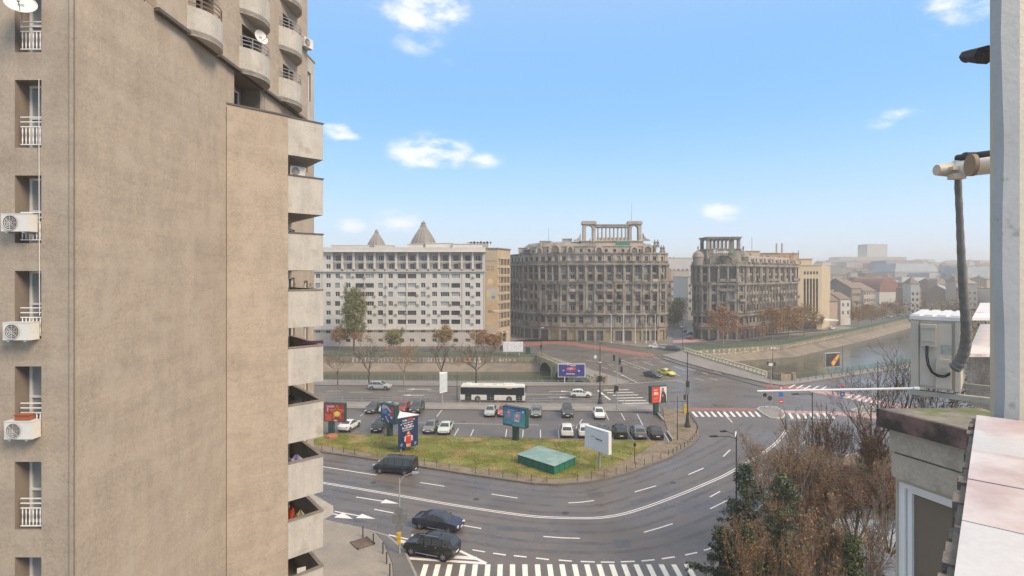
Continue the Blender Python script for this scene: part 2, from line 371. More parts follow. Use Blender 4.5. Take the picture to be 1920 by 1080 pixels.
# bare patch and fallen leaves on the island
V = []
for k in range(2600):
    x, y = random.choice([G2(random.gauss(1260, 25), random.gauss(822, 14)), G2(random.uniform(900, 1220), random.gauss(885, 9)), G2(random.uniform(620, 900), random.gauss(858, 6))])
    if not inside((x, y), isl_edge+top_edge): continue
    a = random.uniform(0, 6.28); q = random.uniform(.03, .08)
    V += [(x+q*math.cos(a+t), y+q*math.sin(a+t), .158+random.uniform(0, .02)) for t in (0, 2.1, 4.2)]
o = put('fallen_leaves', npmesh('fallen_leaves', V, np.arange(len(V)).reshape(-1, 3), mat('fallen_leaf', (.20, .11, .05), .9, .4, 3))); o['kind'] = 'stuff'
# pavement under the tower, the dark path, the garden on the right
slab('corner_pavement', px((300, 960), (600, 976), (623, 982), (673, 993), (705, 1003), (720, 1020), (735, 1060), (745, 1200))+[(-6, 24), (-30, 24)], .12, TANP)
slab('corner_path', px((706, 1003), (727, 1007.5), (758, 1035), (779, 1080), (800, 1180), (746, 1200), (736, 1060), (721, 1020)), .11, mat('path_asphalt', (.15, .135, .12), .5, .2, .5, .1, rvar=.1))
kerb('corner_kerb', px((300, 958), (600, 975), (623, 981.3), (673, 992), (727, 1006.8), (758, 1034), (779, 1079), (800, 1180)), .14, KERB, .2)
gard = px((1322, 1120), (1345, 1060), (1395, 985), (1450, 925), (1500, 890), (1560, 862), (1640, 845), (1800, 838), (2100, 850))+[(60, 20), (14, 20)]
slab('garden_soil', gard, .12, SOIL)
kerb('garden_kerb', gard[:9], .15, KERB, .22)
far_pav = lambda n, pts, m=PAVE, z=.12: slab(n, pts, z, m)
far_pav('bridge_right_pavement', px((1241, 667), (1280, 679), (1330, 693), (1440, 719.5), (1466, 723), (1500, 719.5), (1600, 704), (1700, 691), (1900, 662))+[G2(1900, 655), G2(1700, 683), (63, 123.2), (53, 169.8)], PAVE)
kerb('bridge_right_kerb', px((1241, 667.6), (1280, 679.5), (1330, 693.5), (1440, 720), (1466, 723.6), (1500, 720), (1600, 704.6), (1700, 691.6)), .15, KERBD, .25)
mb = MB()                                                                       # disused tram rail, a thin dark steel line beside the kerb
rl = [(*p, .012) for p in px((1238, 672), (1280, 686), (1330, 699), (1424, 724.5))]
mb.path(rl, .11, 4); mb.path([(a_+.6, b_-1.6, c_) for a_, b_, c_ in rl], .08, 4)
struct('tram_rail', mb, IRON)
far_pav('bridge_left_pavement', px((1014, 668.5), (1040, 672), (1130, 700), (1180, 716), (1172, 719.5), (1140, 723.6))+[(17.9, 119.6), (7.9, 157.6)], PAVE)
far_pav('far_bank_pavement', [(-420, 183), (-60, 158.5), (7.9, 157.6)]+px((1012, 663), (960, 663), (606, 663)), mat('far_verge', (.10, .095, .06), .9, .3, .4, .2))
far_pav('square_pavement', px((960, 640), (1035, 632), (1120, 641), (1190, 650), (1240, 656), (1262, 650), (1262, 636), (1255, 628))+[(45, 196), (2, 200), (-3, 212)], mat('square_slabs', (.21, .18, .155), .6, .2, .3, .1))
far_pav('quay_pavement', [(53, 169.9)]+px((1470, 646), (1600, 621), (1705, 597), (1705, 594), (1600, 616), (1470, 640))+[(54, 177)], mat('quay_verge', (.09, .12, .06), .9, .3, .4, .2))
far_pav('street_corner_pavement', px((1312, 640), (1330, 636), (1400, 630), (1520, 612), (1540, 604))+[(150, 240), (80, 196), (66, 200)], PAVE)
for nm, pts in (('traffic_island', [(1420, 768), (1424, 764.5), (1440, 763), (1455, 764), (1466, 770), (1471, 779), (1468, 784), (1455, 785.5), (1444, 784), (1430, 776)]),
                ('traffic_island', [(1596, 770), (1615, 764), (1640, 762), (1670, 763), (1700, 768), (1700, 775), (1650, 776), (1610, 775)])):
    q = px(*pts); slab(nm, q, .12, PAVE); kerb(nm+'_kerb', q, .16, mat('light_kerb', (.5, .47, .43), .6, .15, 2), .2, True)
# ------------------------------------------------------------------ painted markings
def strip(mb, pts, wd, z=.008, m=0):
    for a, b in zip(pts, pts[1:]):
        z += random.uniform(.0002, .0009)
        ux, uy = b[0]-a[0], b[1]-a[1]; q = math.hypot(ux, uy); nx, ny = -uy/q*wd/2, ux/q*wd/2; ex, ey = ux/q*wd*.1, uy/q*wd*.1
        mb.poly([(a[0]-nx-ex, a[1]-ny-ey, z), (b[0]-nx+ex, b[1]-ny+ey, z), (b[0]+nx+ex, b[1]+ny+ey, z), (a[0]+nx-ex, a[1]+ny-ey, z)], m)
def smooth(pts, k=6):
    out = []
    for i in range(len(pts)-1):
        p0 = pts[max(0, i-1)]; p1 = pts[i]; p2 = pts[i+1]; p3 = pts[min(len(pts)-1, i+2)]
        for j in range(k):
            t = j/k; out.append(tuple(.5*((2*p1[c])+(-p0[c]+p2[c])*t+(2*p0[c]-5*p1[c]+4*p2[c]-p3[c])*t*t+(-p0[c]+3*p1[c]-3*p2[c]+p3[c])*t**3) for c in (0, 1)))
    return out+[pts[-1]]
mb = MB()
dl = smooth(px((430, 878), (520, 892), (615.6, 907), (758, 931), (860, 948.5), (980, 966), (1040, 970.5), (1107, 971.5), (1143, 968.5), (1179, 961), (1231, 944), (1283, 924), (1335, 902), (1365, 888), (1427, 852), (1460, 826), (1475, 806)))
def offl(pts, d):
    out = []
    for i in range(len(pts)):
        a = pts[max(0, i-1)]; b = pts[min(len(pts)-1, i+1)]; ux, uy = b[0]-a[0], b[1]-a[1]; q = math.hypot(ux, uy); out.append((pts[i][0]-uy/q*d, pts[i][1]+ux/q*d))
    return out
def ribbon(mb, pts, wd, z=.008, m=0):
    a = offl(pts, wd/2); b = offl(pts, -wd/2)
    for i in range(len(pts)-1): mb.poly([(*b[i], z), (*b[i+1], z), (*a[i+1], z), (*a[i], z)], m)
ribbon(mb, offl(dl, .15), .13); ribbon(mb, offl(dl, -.15), .13)
o = struct('double_centre_line', mb, PAINT)
# worn wheel tracks: damp, polished asphalt in broken bands along the lanes
TRK = mat('wheel_track_asphalt', (.075, .066, .06), .22, .2, .5, .05, fine=.1); _t = TRK.node_tree; _b = _t.nodes['Principled BSDF']
_n = _t.nodes.new('ShaderNodeTexNoise'); _n.inputs['Scale'].default_value = .5; _n.inputs['Detail'].default_value = 8; _c = _t.nodes.new('ShaderNodeTexCoord'); _q = _t.nodes.new('ShaderNodeMapRange'); _q.inputs[1].default_value = .42; _q.inputs[2].default_value = .72; _q.inputs[3].default_value = .05; _q.inputs[4].default_value = .26
_t.links.new(_c.outputs['Object'], _n.inputs[0]); _t.links.new(_n.outputs['Fac'], _q.inputs[0]); _t.links.new(_q.outputs[0], _b.inputs['Alpha'])
mb = MB()
for d_ in (1.1, 2.7, 4.9, 6.3, -1.3, -2.9, -5.0, -6.6): ribbon(mb, offl(dl, d_), .55, .0035)
for y_ in (731, 735.5, 743, 748): strip(mb, px((480, y_-1), (700, y_), (900, y_+.6), (1150, y_+1)), .5, .0035)
struct('wheel_tracks', mb, TRK)
# asphalt repairs and manholes
mb = MB()
for q in (((935, 985), (1010, 990), (1006, 998), (930, 993)), ((1100, 925), (1128, 921), (1133, 931), (1104, 935)), ((1180, 940), (1240, 925), (1246, 932), (1186, 948)), ((700, 905), (742, 912), (738, 918), (696, 911)), ((1380, 740), (1432, 742), (1430, 747), (1378, 745)), ((1150, 1012), (1180, 1010), (1184, 1026), (1154, 1028)), ((640, 745), (700, 745), (700, 748.5), (640, 748.5)), ((1000, 782), (1050, 783), (1052, 791), (1000, 790)), ((740, 795), (790, 796), (786, 803), (735, 802)), ((1225, 735), (1290, 733), (1292, 737), (1228, 739)), ((1060, 655), (1110, 658), (1106, 661), (1056, 658))):
    mb.poly([(*p, .0052+random.uniform(0, .0006)) for p in px(*q)])
struct('asphalt_patches', mb, mat('repair_asphalt', (.10, .09, .083), .4, .2, .9, .1, fine=.15))
_mh = MB(); _mh.lathe([(.01, .012), (.3, .012), (.34, .004)], n=16); _mhm = _mh.mesh('manhole_cover', mat('cast_iron_cover', (.05, .045, .04), .5, .3, 9, .2))
for i_, p_ in enumerate(((893, 936), (1060, 962), (1262, 905), (700, 905), (842, 1030), (1342, 760), (985, 745), (1120, 795), (870, 790))):
    g_ = G2(*p_); tag(put('manhole_cover', _mhm, None, (*g_, .004)), 'round dark manhole cover in the asphalt, %s' % ('by the inner lane dashes left of the shed', 'just inside the double line bend', 'near the road bend right of the shed', 'behind the black van', 'beside the navy car', 'on the wide crossing left of the island', 'ahead of the bus', 'between the parking rows on the right', 'between the parking rows on the left')[i_], 'manhole cover', 'manhole covers')
mb = MB()
for a, b in (((560, 868), (706, 891)), ((788, 904.8), (833, 911.8)), ((922, 926.5), (970, 934)), ((1066, 943), (1090, 941.7)), ((1090, 941.7), (1114, 938.6)), ((1190, 922.5), (1230, 911)), ((1291, 889.8), (1319.5, 877.8)),
             ((1356, 856), (1369, 843.5)), ((1357, 775), (1373, 792)), ((1378.5, 821), (1380, 809)), ((668, 932), (712, 939)), ((702, 955), (738, 962)), ((867, 985), (902, 991)), ((1019, 1006), (1055, 1008.6)), ((1055, 1008.6), (1087, 1009.4)),
             ((1208, 998), (1236, 990)), ((1236, 990), (1261, 982)), ((1332, 954), (1364, 938)), ((1331, 932), (1350, 921.5)), ((1475, 858), (1512, 826)), ((1400, 905), (1428, 889)), ((886, 1031), (909, 1035)), ((610, 955), (619, 957.5))):
    strip(mb, px(a, b), .16)
for a, b in (((925, 1037.5), (948, 1040.6)), ((964, 1042), (987, 1044.5)), ((1005.5, 1046.5), (1029, 1049.3)), ((1048, 1050.4), (1072, 1052.3)), ((1089, 1052.9), (1115, 1053.8)), ((1127, 1054), (1152, 1054.3)), ((1164.5, 1053.6), (1190, 1052.5)), ((1203, 1052), (1227, 1049.6)), ((1241.5, 1047.8), (1265, 1044.2)), ((1285, 1040.7), (1307, 1036)), ((1320, 1032), (1340, 1026))):
    strip(mb, px(a, b), .19)
# bus road
strip(mb, px((920, 738.3), (1060, 739.8)), .14); strip(mb, px((1085, 740), (1122, 740.6)), .14)
for a in (520, 612, 745, 800): strip(mb, px((a, 733), (a+28, 733.3)), .14)
strip(mb, px((655, 735.5), (700, 735.7)), .14)
strip(mb, px((1121, 732), (1132, 740.5)), .4); strip(mb, px((1133.5, 742), (1144, 749.5)), .4)
# crossing in front of the bus road, its bars parallel to the traffic
for i, (a, b, c, d) in enumerate(((1131, 731.7, 1179, 730.6), (1139, 736.4, 1187, 735.4), (1149, 741.4, 1196, 740.4), (1155, 746.6, 1205, 745.4), (1160, 751.6, 1211, 750.6), (1167, 756.4, 1216, 755.6))):
    strip(mb, px((a, b), (c, d)), .45)
# plaza lanes
for a, b in (((1164, 675), (1226, 697)), ((1226, 697), (1256, 708)), ((1164, 680), (1176, 684)), ((1188, 688), (1200, 692)), ((1140, 683), (1149, 685.5)), ((1128, 688), (1140, 692)), ((1164, 703), (1172, 706)), ((1150, 695), (1195, 717.5)), ((1150, 707), (1156, 709)),
             ((1174, 719.8), (1282, 711.8)), ((1176, 672), (1200, 671)), ((1200, 671), (1222, 674)), ((1205, 678), (1225, 685)), ((1187, 679), (1197, 680.6)), ((1212, 677.5), (1222, 679)), ((1224, 669), (1238, 673)), ((1237, 677), (1252, 682)), ((1262, 686), (1285, 694)),
             ((1278, 699.5), (1292, 699.8)), ((1317, 699), (1328, 702)), ((1304, 709), (1320, 714)), ((1330, 709), (1345, 713)), ((1287, 690), (1303, 695)), ((1340, 697), (1352, 701)), ((1380, 704.5), (1386, 706)), ((1245, 671.5), (1256, 675)), ((1100, 676), (1112, 678)), ((1133, 664), (1145, 666)), ((1270, 714), (1290, 719)), ((1200, 667), (1208, 668.5)), ((1256, 697), (1275, 705))):
    strip(mb, px(a, b), .15)
mb_k = 0
# parking bays
for a, b in (((1164.4, 774.6), (1171.8, 788)), ((1194.4, 775.8), (1205.6, 798)), ((1135, 774), (1141, 787)), ((1176, 808), (1187.8, 826)), ((1140, 809), (1150, 825)), ((1207, 810), (1219, 826)), ((1047, 806), (1048, 821.5)), ((1013, 806), (1013.5, 820.5)), ((981, 806), (980, 820)), ((950, 805), (948, 819.5)), ((830, 767), (819, 781)), ((888, 805), (882, 818)), ((860, 803), (852, 817)), ((1080, 803), (1092, 786)), ((1070, 772), (1072, 785)), ((1245, 812), (1254, 827)), ((690, 767), (676, 780))):
    strip(mb, px(a, b), .11, .012)
strip(mb, px((700, 791), (1010, 797)), .1, .012)
struct('lane_markings', mb, PAINT)
mb = MB()
def arrow(mb, tail, tip, wd=.17, head=1.0, m=0):
    a, b = G2(*tail), G2(*tip); ux, uy = b[0]-a[0], b[1]-a[1]; q = math.hypot(ux, uy); ux /= q; uy /= q; h = 1.9
    c = (b[0]-ux*h, b[1]-uy*h); strip(mb, [a, c], wd)
    mb.poly([(c[0]-uy*head/2, c[1]+ux*head/2, .0085), (c[0]+uy*head/2, c[1]-ux*head/2, .0085), (b[0], b[1], .0085)], m)
arrow(mb, (668, 932), (748, 944.5)); arrow(mb, (628, 959), (704, 973), .17, 1.0); arrow(mb, (600, 957), (662, 973), .17, 1.2)
arrow(mb, (808, 730), (760, 729.6), .3, .9); arrow(mb, (795, 741), (752, 741), .3, .9); arrow(mb, (1030, 734), (1070, 733.6), .2, .9); arrow(mb, (1028, 744.5), (1068, 745), .2, .9)
struct('lane_arrows', mb, PAINT)
mb = MB()
strip(mb, px((767, 1047), (911, 1056.5)), .35); strip(mb, px((862, 1033), (911, 1056)), .3); strip(mb, px((800, 1041), (892, 1047)), .5); strip(mb, px((729, 1003), (765, 1011)), .18); strip(mb, px((748, 1014), (764, 1018)), .5)
struct('hatched_triangle', mb, PAINT)
mb = MB()
xs_ = [799, 821.5, 844, 868.5, 891.5, 915, 938, 961, 984, 1007.5, 1030.5, 1053.5, 1077, 1100, 1123, 1146.5, 1169.5, 1192.5, 1216, 1239.5, 1263, 1287]
for x in xs_:
    X, Y = G2(x, 1058.3); mb.poly([(X-.21, Y, .009), (X+.21, Y, .009), (X+.21-.0, Y-4.6, .009), (X-.21, Y-4.6, .009)][::-1])
struct('zebra_crossing', mb, YPAINT)
mb = MB()
for i in range(11):
    x = 1296+i*11.8; mb.poly([(*p, .009) for p in px((x, 771.8), (x+4.6, 771.8), (x+13.5, 781.5), (x+8.5, 781.5))])
for i in range(7):
    x = 1477+i*13; mb.poly([(*p, .009) for p in px((x, 774.4), (x+5, 774.4), (x+12, 785), (x+6.5, 785))])
for i in range(5):
    x = 1477+i*14.5; mb.poly([(*p, .009) for p in px((x, 727.5+i*1.0), (x+4.2, 727.5+i*1.0), (x+16, 721+i*1), (x+12, 721+i*1.0))])
for i in range(6):
    x = 1585+i*11; mb.poly([(*p, .009) for p in px((x, 747+i*2.1), (x+5, 747+i*2.1), (x+18, 739+i*2), (x+13, 739+i*2.0))])
strip(mb, px((1478, 786.5), (1560, 791.5)), .18)
struct('zebra_crossing_far', mb, PAINT)
mb = MB()
def zpoly(mb, pts, z=.006, m=0): mb.poly([(*p, z) for p in px(*pts)], m)
zpoly(mb, [(1290, 770), (1290, 765.2), (1420, 765.6), (1423, 770.6)])
struct('red_cycle_band', mb, REDP)
mb = MB()
zpoly(mb, [(1472, 774.2), (1467, 769.6), (1560, 771.5), (1640, 776.5), (1700, 778), (1700, 787), (1640, 785), (1560, 777.5)])
struct('red_cycle_band_middle', mb, REDF)
mb = MB(); zpoly(mb, [(1426, 722.5), (1500, 732), (1500, 724.6), (1440, 720.8)]); struct('red_cycle_band_near_kerb', mb, REDP)
mb = MB(); zpoly(mb, [(1500, 731.5), (1560, 742), (1640, 757), (1700, 768), (1720, 764), (1650, 751), (1590, 738), (1500, 725)]); struct('red_cycle_band_right', mb, REDF)
mb = MB(); zpoly(mb, [(975, 650), (1035, 645), (1060, 645.8), (1120, 654.5), (1187, 665), (1224, 668.6), (1228, 664), (1187, 658.5), (1120, 648.4), (1060, 640), (1035, 639.2), (975, 643)]); struct('red_cycle_band_plaza', mb, REDP)
mb = MB(); zpoly(mb, [(1262, 644), (1325, 640), (1325, 634.5), (1262, 638)]); struct('red_cycle_band_street', mb, REDF)
# ------------------------------------------------------------------ apartment tower on the left
TX = -12.75; TO = (-20, 26, 0)
JNT = mat('dark_joint', (.15, .12, .09), .9, .2, 3, 0)
tower = thing('apartment_tower', 'tall brown rendered apartment tower filling the left side, with stacked angular balconies', 'building', TO)
wtop = [29.19+2.79*k for k in range(6, -11, -1)]
mb = MB()
hol = [(15.47, 16.25, t-1.98, t) for t in wtop if t-1.98 > .2]
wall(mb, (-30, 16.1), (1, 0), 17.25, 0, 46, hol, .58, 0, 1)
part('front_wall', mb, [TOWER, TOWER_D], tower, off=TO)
# the bay strip beside it stands 3 cm proud: the joint seen down the face
mb = MB(); mb.box(-12.82, 16.075, 23, .14, .06, 46); part('corner_strip', mb, TOWER, tower, off=TO)
mb = MB(); wall(mb, (TX, 16.1), (0, 1), 8.52, 0, 33, (), .2); part('side_wall', mb, TOWER, tower, off=TO)
mb = MB(); mb.box(TX+.006, 24.58, 15.5, .012, .05, 31); mb.box(-12.745, 16.04, 23, .012, .02, 46); part('joint', mb, JNT, tower, off=TO)
# lift lines: horizontal day joints as real shallow grooves are too fine; the render is one face
# wing with the chamfered wall
Bp, Cp, Ep, Fp, Dp = (TX, 24.62), (-10.8, 26.57), (-9.54, 27.83), (TX, 31.9), (TX, 28.52)
mb = MB(); mb.prism([Bp, Cp, Dp], 0, 29.3, 0, bot=False)
mb.prism([Bp, Cp, (Cp[0]-.13, Cp[1]+.13), (Bp[0], Bp[1]+.26)], 29.3, 31.12, 0); part('wing_wall', mb, TOWER, tower, off=TO)
mb = MB(); mb.prism([(Bp[0], Bp[1]-.05), (Cp[0]+.04, Cp[1]-.04), (Cp[0]-.16, Cp[1]+.16), (Bp[0], Bp[1]+.3)], 31.122, 31.2, 0); part('coping', mb, CAPD, tower, off=TO)
# long flank beyond the wing, with doors and slit windows on every floor
zt = [31.15-2.79*k for k in range(0, 11)]
mb = MB(); hol = []; hol2 = []
for k, z in enumerate(zt):
    f = z-1.65
    if f < .3: break
    hol2.append((31.15-28.4, 32.35-28.4, f+.02, f+2.2, 'd')); hol2.append((33.75-28.4, 34.4-28.4, f+.35, f+2.0, 's'))
wall(mb, (TX, 28.4), (0, 1), 7.0, 0, 33, [h[:4] for h in hol2], .22, 0, 1)
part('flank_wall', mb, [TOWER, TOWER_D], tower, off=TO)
for a, b, c, d, k in hol2:
    place_window(tower, TO, (TX, 28.4), (0, 1), (a+b)/2, c, b-a, d-c, .2, window_mesh(b-a, d-c, 'tw', 2 if k == 'd' else 1, 1, UPVC, GLASS), 'balcony_door' if k == 'd' else 'window')
# recess above the wing terrace
mb = MB(); wall(mb, (TX-.02, 24.62), (0, 1), 3.9, 31.0, 33, ((.7, 3.3, 31.15, 32.85),), .9, 0, 1); part('terrace_wall', mb, [TOWER, TOWER_D], tower, off=TO)
place_window(tower, TO, (TX-.02, 24.62), (0, 1), 2.0, 31.2, 1.6, 1.35, .88, window_mesh(1.6, 1.35, 'tw', 2, 1, UPVC, GLASS))
# upper projecting flank
UX = -12.62
mb = MB(); ho = []
for k in range(4):
    z = 33.1+2.79*k
    ho += [(22.0-19.6, 23.3-19.6, z, z+2.1, .5), (25.75-19.6, 27.75-19.6, z, z+2.15, .95), (30.35-19.6, 31.8-19.6, z, z+2.05, .4)]
wall(mb, (UX, 19.6), (0, 1), 14.4, 33, 46, [h[:4] for h in ho], .55, 0, 1)
mb.poly([(UX, 19.6, 33), (UX, 34, 33), (TX-.3, 34, 33), (TX-.3, 19.6, 33)], 1); mb.poly([(UX, 19.6, 33), (TX-.3, 19.6, 33), (TX-.3, 19.6, 46), (UX, 19.6, 46)], 0)
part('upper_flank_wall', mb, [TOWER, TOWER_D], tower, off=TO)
mb = MB(); mb.box(UX+.03, 26.8, 32.93, .16, 14.5, .13); part('ledge', mb, CAPD, tower, off=TO)
for a, b, c, d, dp in ho: place_window(tower, TO, (UX, 19.6), (0, 1), (a+b)/2, c, b-a, d-c, .54, window_mesh(b-a, d-c, 'tw', 2, 1, UPVC, GLASS), 'balcony_door')
# lower end block behind
mb = MB(); wall(mb, (TX+.02, 33.9), (0, 1), 1.55, 33, 37.1, ((.35, .95, 34.4, 36.2),), .2, 0, 1); mb.box(-16, 34.7, 37.15, 6.6, 1.7, .12, m=1)
part('end_block_wall', mb, [TOWER_P, TOWER_D], tower, off=TO)
place_window(tower, TO, (TX+.02, 33.9), (0, 1), .65, 34.4, .6, 1.8, .18, window_mesh(.6, 1.8, 'tw', 1, 1, UPVC, GLASS))
mb = MB(); mb.prism([(-30, 16.75), (TX-.97, 16.75), (TX-.97, 35.3), (-30, 35.3)], 0, 46); part('core_wall', mb, TOWER_D, tower, off=TO)
mb = MB(); wall(mb, (TX+.01, 35.45), (-1, 0), 17, 0, 37.1); part('rear_wall', mb, TOWER_P, tower, off=TO)
# angular balconies
def para(mb, a, b, z0, z1, t, m=0):
    ux, uy = b[0]-a[0], b[1]-a[1]; q = math.hypot(ux, uy); nx, ny = -uy/q*t, ux/q*t
    mb.prism([a, b, (b[0]+nx, b[1]+ny), (a[0]+nx, a[1]+ny)], z0, z1, m)
c2 = (Cp[0]+.003, Cp[1]+.003)
for k, z in enumerate(zt):
    if z < 2: break
    bal = MB(); zb = z-1.86+(.0 if k else 0)
    bal.prism([c2, Ep, Fp, Dp], zb, zb+.2)
    para(bal, c2, Ep, zb+.2, z-.06, .11); para(bal, Ep, Fp, zb+.2, z-.06, .11)
    b = part('balcony', bal, TOWER_P, tower, off=TO)
    cp = MB(); o1 = (Ep[0]+.05, Ep[1]-.02); para(cp, (c2[0]+.03, c2[1]-.03), o1, z-.06, z, .19); para(cp, o1, (Fp[0]+.02, Fp[1]), z-.06, z-.001, .19)
    part('parapet_coping', cp, CAPD if k < 3 else mat('worn_coping', (.22, .185, .15), .8, .25, 2, .1), b, off=TO)
# lower extra ledge balcony further back
mb = MB(); q = [(-9.95, 28.45), (-9.5, 29.3), (-11.5, 31.2), (-12.0, 30.6)]
mb.prism(q, 10.75, 11.2); part('lower_balcony', mb, TOWER_P, tower, off=TO)
# curved balconies on the upper flank
def curved(yc, hw, bul, z0, h, label=None):
    rad = (hw*hw+bul*bul)/(2*bul); cx = UX+bul-rad; a = math.asin(min(1, hw/rad)); n = 12
    def arc(r, s=n): return [(cx+r*math.cos(-a+2*a*i/s), yc+r*math.sin(-a+2*a*i/s)) for i in range(s+1)]
    mb = MB(); o_ = arc(rad); i_ = arc(rad-.12); mb.prism(o_+i_[::-1], z0, z0+h); mb.prism(o_, z0+.02, z0+.22)
    b = part('curved_balcony', mb, TOWER_P, tower, off=TO)
    rm = MB(); m_ = arc(rad-.05, 10)
    for zz in (h+.16, h+.34, h+.52): rm.path([(p[0], p[1], z0+zz) for p in m_], .022, 5)
    for p in m_[::2]: rm.tube((*p, z0+h), (*p, z0+h+.52), .02, .02, 5)
    part('railing', rm, GREYM if yc > 24 else mat('rusty_rail', (.25, .17, .13), .7, .3, 3), b, off=TO)
for k in range(3):
    z = 32.86+2.79*k
    curved(22.55, 1.15, .62, z, 1.12); curved(26.8, 1.3, .72, z, 1.22); curved(31.1, 1.3, .66, z+.1, 1.25)
# window column on the front: frames, french railings
for k, t in enumerate(wtop):
    if t-1.98 < .3: continue
    w_ = place_window(tower, TO, (-30, 16.1), (1, 0), 15.86, t-1.98, .78, 1.98, .56, window_mesh(.78, 1.98, 'fw', 2, 2, UPVC, GLASS if k % 3 else GLASSL))
    rl = MB(); z = t-1.98; x0, x1 = -14.38, -13.76
    if t < 35:
        for zz in (.10, .62, .76, .9): rl.box((x0+x1)/2, 16.13, z+zz, x1-x0, .03, .028)
        for i in range(6):
            x = x0+.05+i*(x1-x0-.1)/5
            for j, (r0, r1) in enumerate(((.008, .02), (.02, .008), (.008, .02), (.02, .008))): rl.tube((x, 16.13, z+.1+j*.13), (x, 16.13, z+.1+(j+1)*.13), r0, r1, 6)
        part('railing', rl, WHITEM, tower, off=TO)
# drain cable down the front, small ledges
mb = MB(); mb.path([(-13.80, 16.07, 29.2), (-13.79, 16.06, 27.6), (-13.775, 16.05, 25.2), (-13.77, 16.06, 22.3)], .009, 5); part('cable', mb, WHITEM, tower, off=TO)
# ------------------------------------------------------------------ air conditioners and things on the tower
def ac_unit(name, label, loc, rz=0., w_=.85, h=.55, d=.3, group='air conditioners on the tower', fan=-.12):
    t = thing(name, label, 'air conditioner', loc, rz, group)
    mb = MB(); mb.box(0, 0, h/2, w_, d, h); mb.box(0, 0, h+.008, w_+.02, d+.02, .016); part('casing', mb, ACW, t)
    mb = MB(); mb.lathe([(.01, 0), (.21*h/.55, 0), (.23*h/.55, .012)], n=20); g = part('fan_grille', mb, ACG, t, (fan, -d/2-.014, h/2), 0); g.rotation_euler = (R(90), 0, 0)
    mb = MB()
    for r in (.05, .10, .15, .2): mb.lathe([(r, 0), (r+.012, .006), (r+.012, 0)], n=20)
    for a in range(8): mb.tube((0, 0, .004), (.21*math.cos(a*.785), .21*math.sin(a*.785), .004), .004, .004, 4)
    put('fan_guard', mb.mesh('fan_guard', ACW), g, (0, 0, .016))
    mb = MB()
    for s in (-.3, .3): mb.box(s*w_, .05, -.03, .04, d+.15, .04)
    part('bracket', mb, GREYM, t); return t
for zt_, x, yy, lab in ((21.95+2.79+.0, -14.27, 15.93, 'white air conditioner with a pale tarp lid, on the tower front at the upper railing'),
                        (21.62, -14.22, 15.93, 'white air conditioner with a dark fan under the white rails, middle of the tower front'),
                        (18.78, -14.18, 15.93, 'white air conditioner on the tower front carrying a terracotta planter')):
    ac_unit('air_conditioner', lab, (x+.03, yy, zt_), 0, .80, .50, .30)
C_pl = MB(); C_pl.box(0, 0, .07, .42, .16, .14); C_pl.box(0, 0, .15, .46, .2, .03)
tag(put('planter', C_pl.mesh('planter', TERRA), None, (-14.10, 15.93, 19.31)), 'terracotta trough planter on top of the lowest air conditioner', 'planter')
# satellite dishes
def dish(label, loc, rz, r=.45, tilt=25):
    t = thing('satellite_dish', label, 'satellite dish', loc, rz)
    prof = [(.01, 0)]+[(r*i/6, .22*r*(i/6)**2) for i in range(1, 7)]; mb = MB(); mb.lathe(prof, n=22); mb.lathe([(r, .22*r), (r+.015, .22*r+.01), (r, .22*r+.02)], n=22)
    d_ = part('reflector', mb, ACW, t, (0, -.1, .1), smooth=40); d_.rotation_euler = (R(90-tilt), 0, 0)
    mb = MB(); mb.tube((0, 0, -.5), (0, 0, .15), .02); mb.tube((0, -.1, -.15), (0, -.62, .02), .012); mb.box(0, -.62, .05, .06, .1, .08); mb.box(0, -.02, .1, .14, .2, .1); part('mount', mb, GREYM, t)
    return t
dish('white satellite dish seen from below at the top left window of the tower', (-14.02, 15.75, 31.05), R(35), .36, 30)
dish('white satellite dish turned edge-on inside the curved balcony of the tower', (-12.35, 26.9, 34.95), R(60), .34, 10)
ac_unit('air_conditioner', 'cream air conditioner tucked under the topmost angular balcony', (-10.85, 27.75, 28.42), R(45), .75, .5, .28)
ac_unit('air_conditioner', 'small air conditioner on the upper flank beside the curved balconies', (-12.4, 33.3, 37.2), R(70), .75, .55, .3)
# odds and ends on the balconies
def clutter(name, label, cat, loc, mb, mats, rz=0): return tag(put(name, mb.mesh(name, mats), None, loc, rz), label, cat)
def lump(w_, d, h, seed, n=3, m=0):
    rr = random.Random(seed); mb = MB(); prof = [(.02, 0), (.5, 0), (.52, .25), (.46, .6), (.3, .9), (.02, 1)]
    mb.lathe(prof, n=12)
    mb.v = [(x*w_*(1+rr.uniform(-.18, .18)), y*d*(1+rr.uniform(-.18, .18)), z*h*(1+rr.uniform(-.1, .1))) for x, y, z in mb.v]; mb.m = [m]*len(mb.m); return mb
z6 = [31.15-2.79*k for k in range(9)]
clutter('plastic_chair', 'white plastic stool on the lowest visible angular balcony', 'stool', (-10.6, 27.8, z6[8]-1.15), MB().box(0, 0, .45, .42, .42, .05).box(0, .2, .7, .42, .05, .5, ).box(-.18, -.18, .22, .04, .04, .44).box(.18, -.18, .22, .04, .04, .44).box(-.18, .18, .22, .04, .04, .44).box(.18, .18, .22, .04, .04, .44), WHITEM, .5)
clutter('sack', 'bulky pale green sack on the second lowest angular balcony', 'sack', (-10.75, 27.95, z6[7]-1.66), lump(.75, .6, 1.5, 3), mat('sack_cloth', (.24, .24, .15), .9, .3, 6, .2))
clutter('bag', 'bright orange bag beside the pale green sack', 'bag', (-11.3, 28.25, z6[7]-1.66), lump(.4, .35, 1.6, 5), mat('orange_cloth', (.65, .07, .015), .8, .1, 6))
clutter('laundry_pile', 'violet and blue checked cloths heaped on the third lowest angular balcony', 'laundry', (-10.95, 28.0, z6[6]-1.66), lump(1.2, .7, 1.5, 8), mat('violet_cloth', (.25, .22, .40), .9, .5, 7, .3))
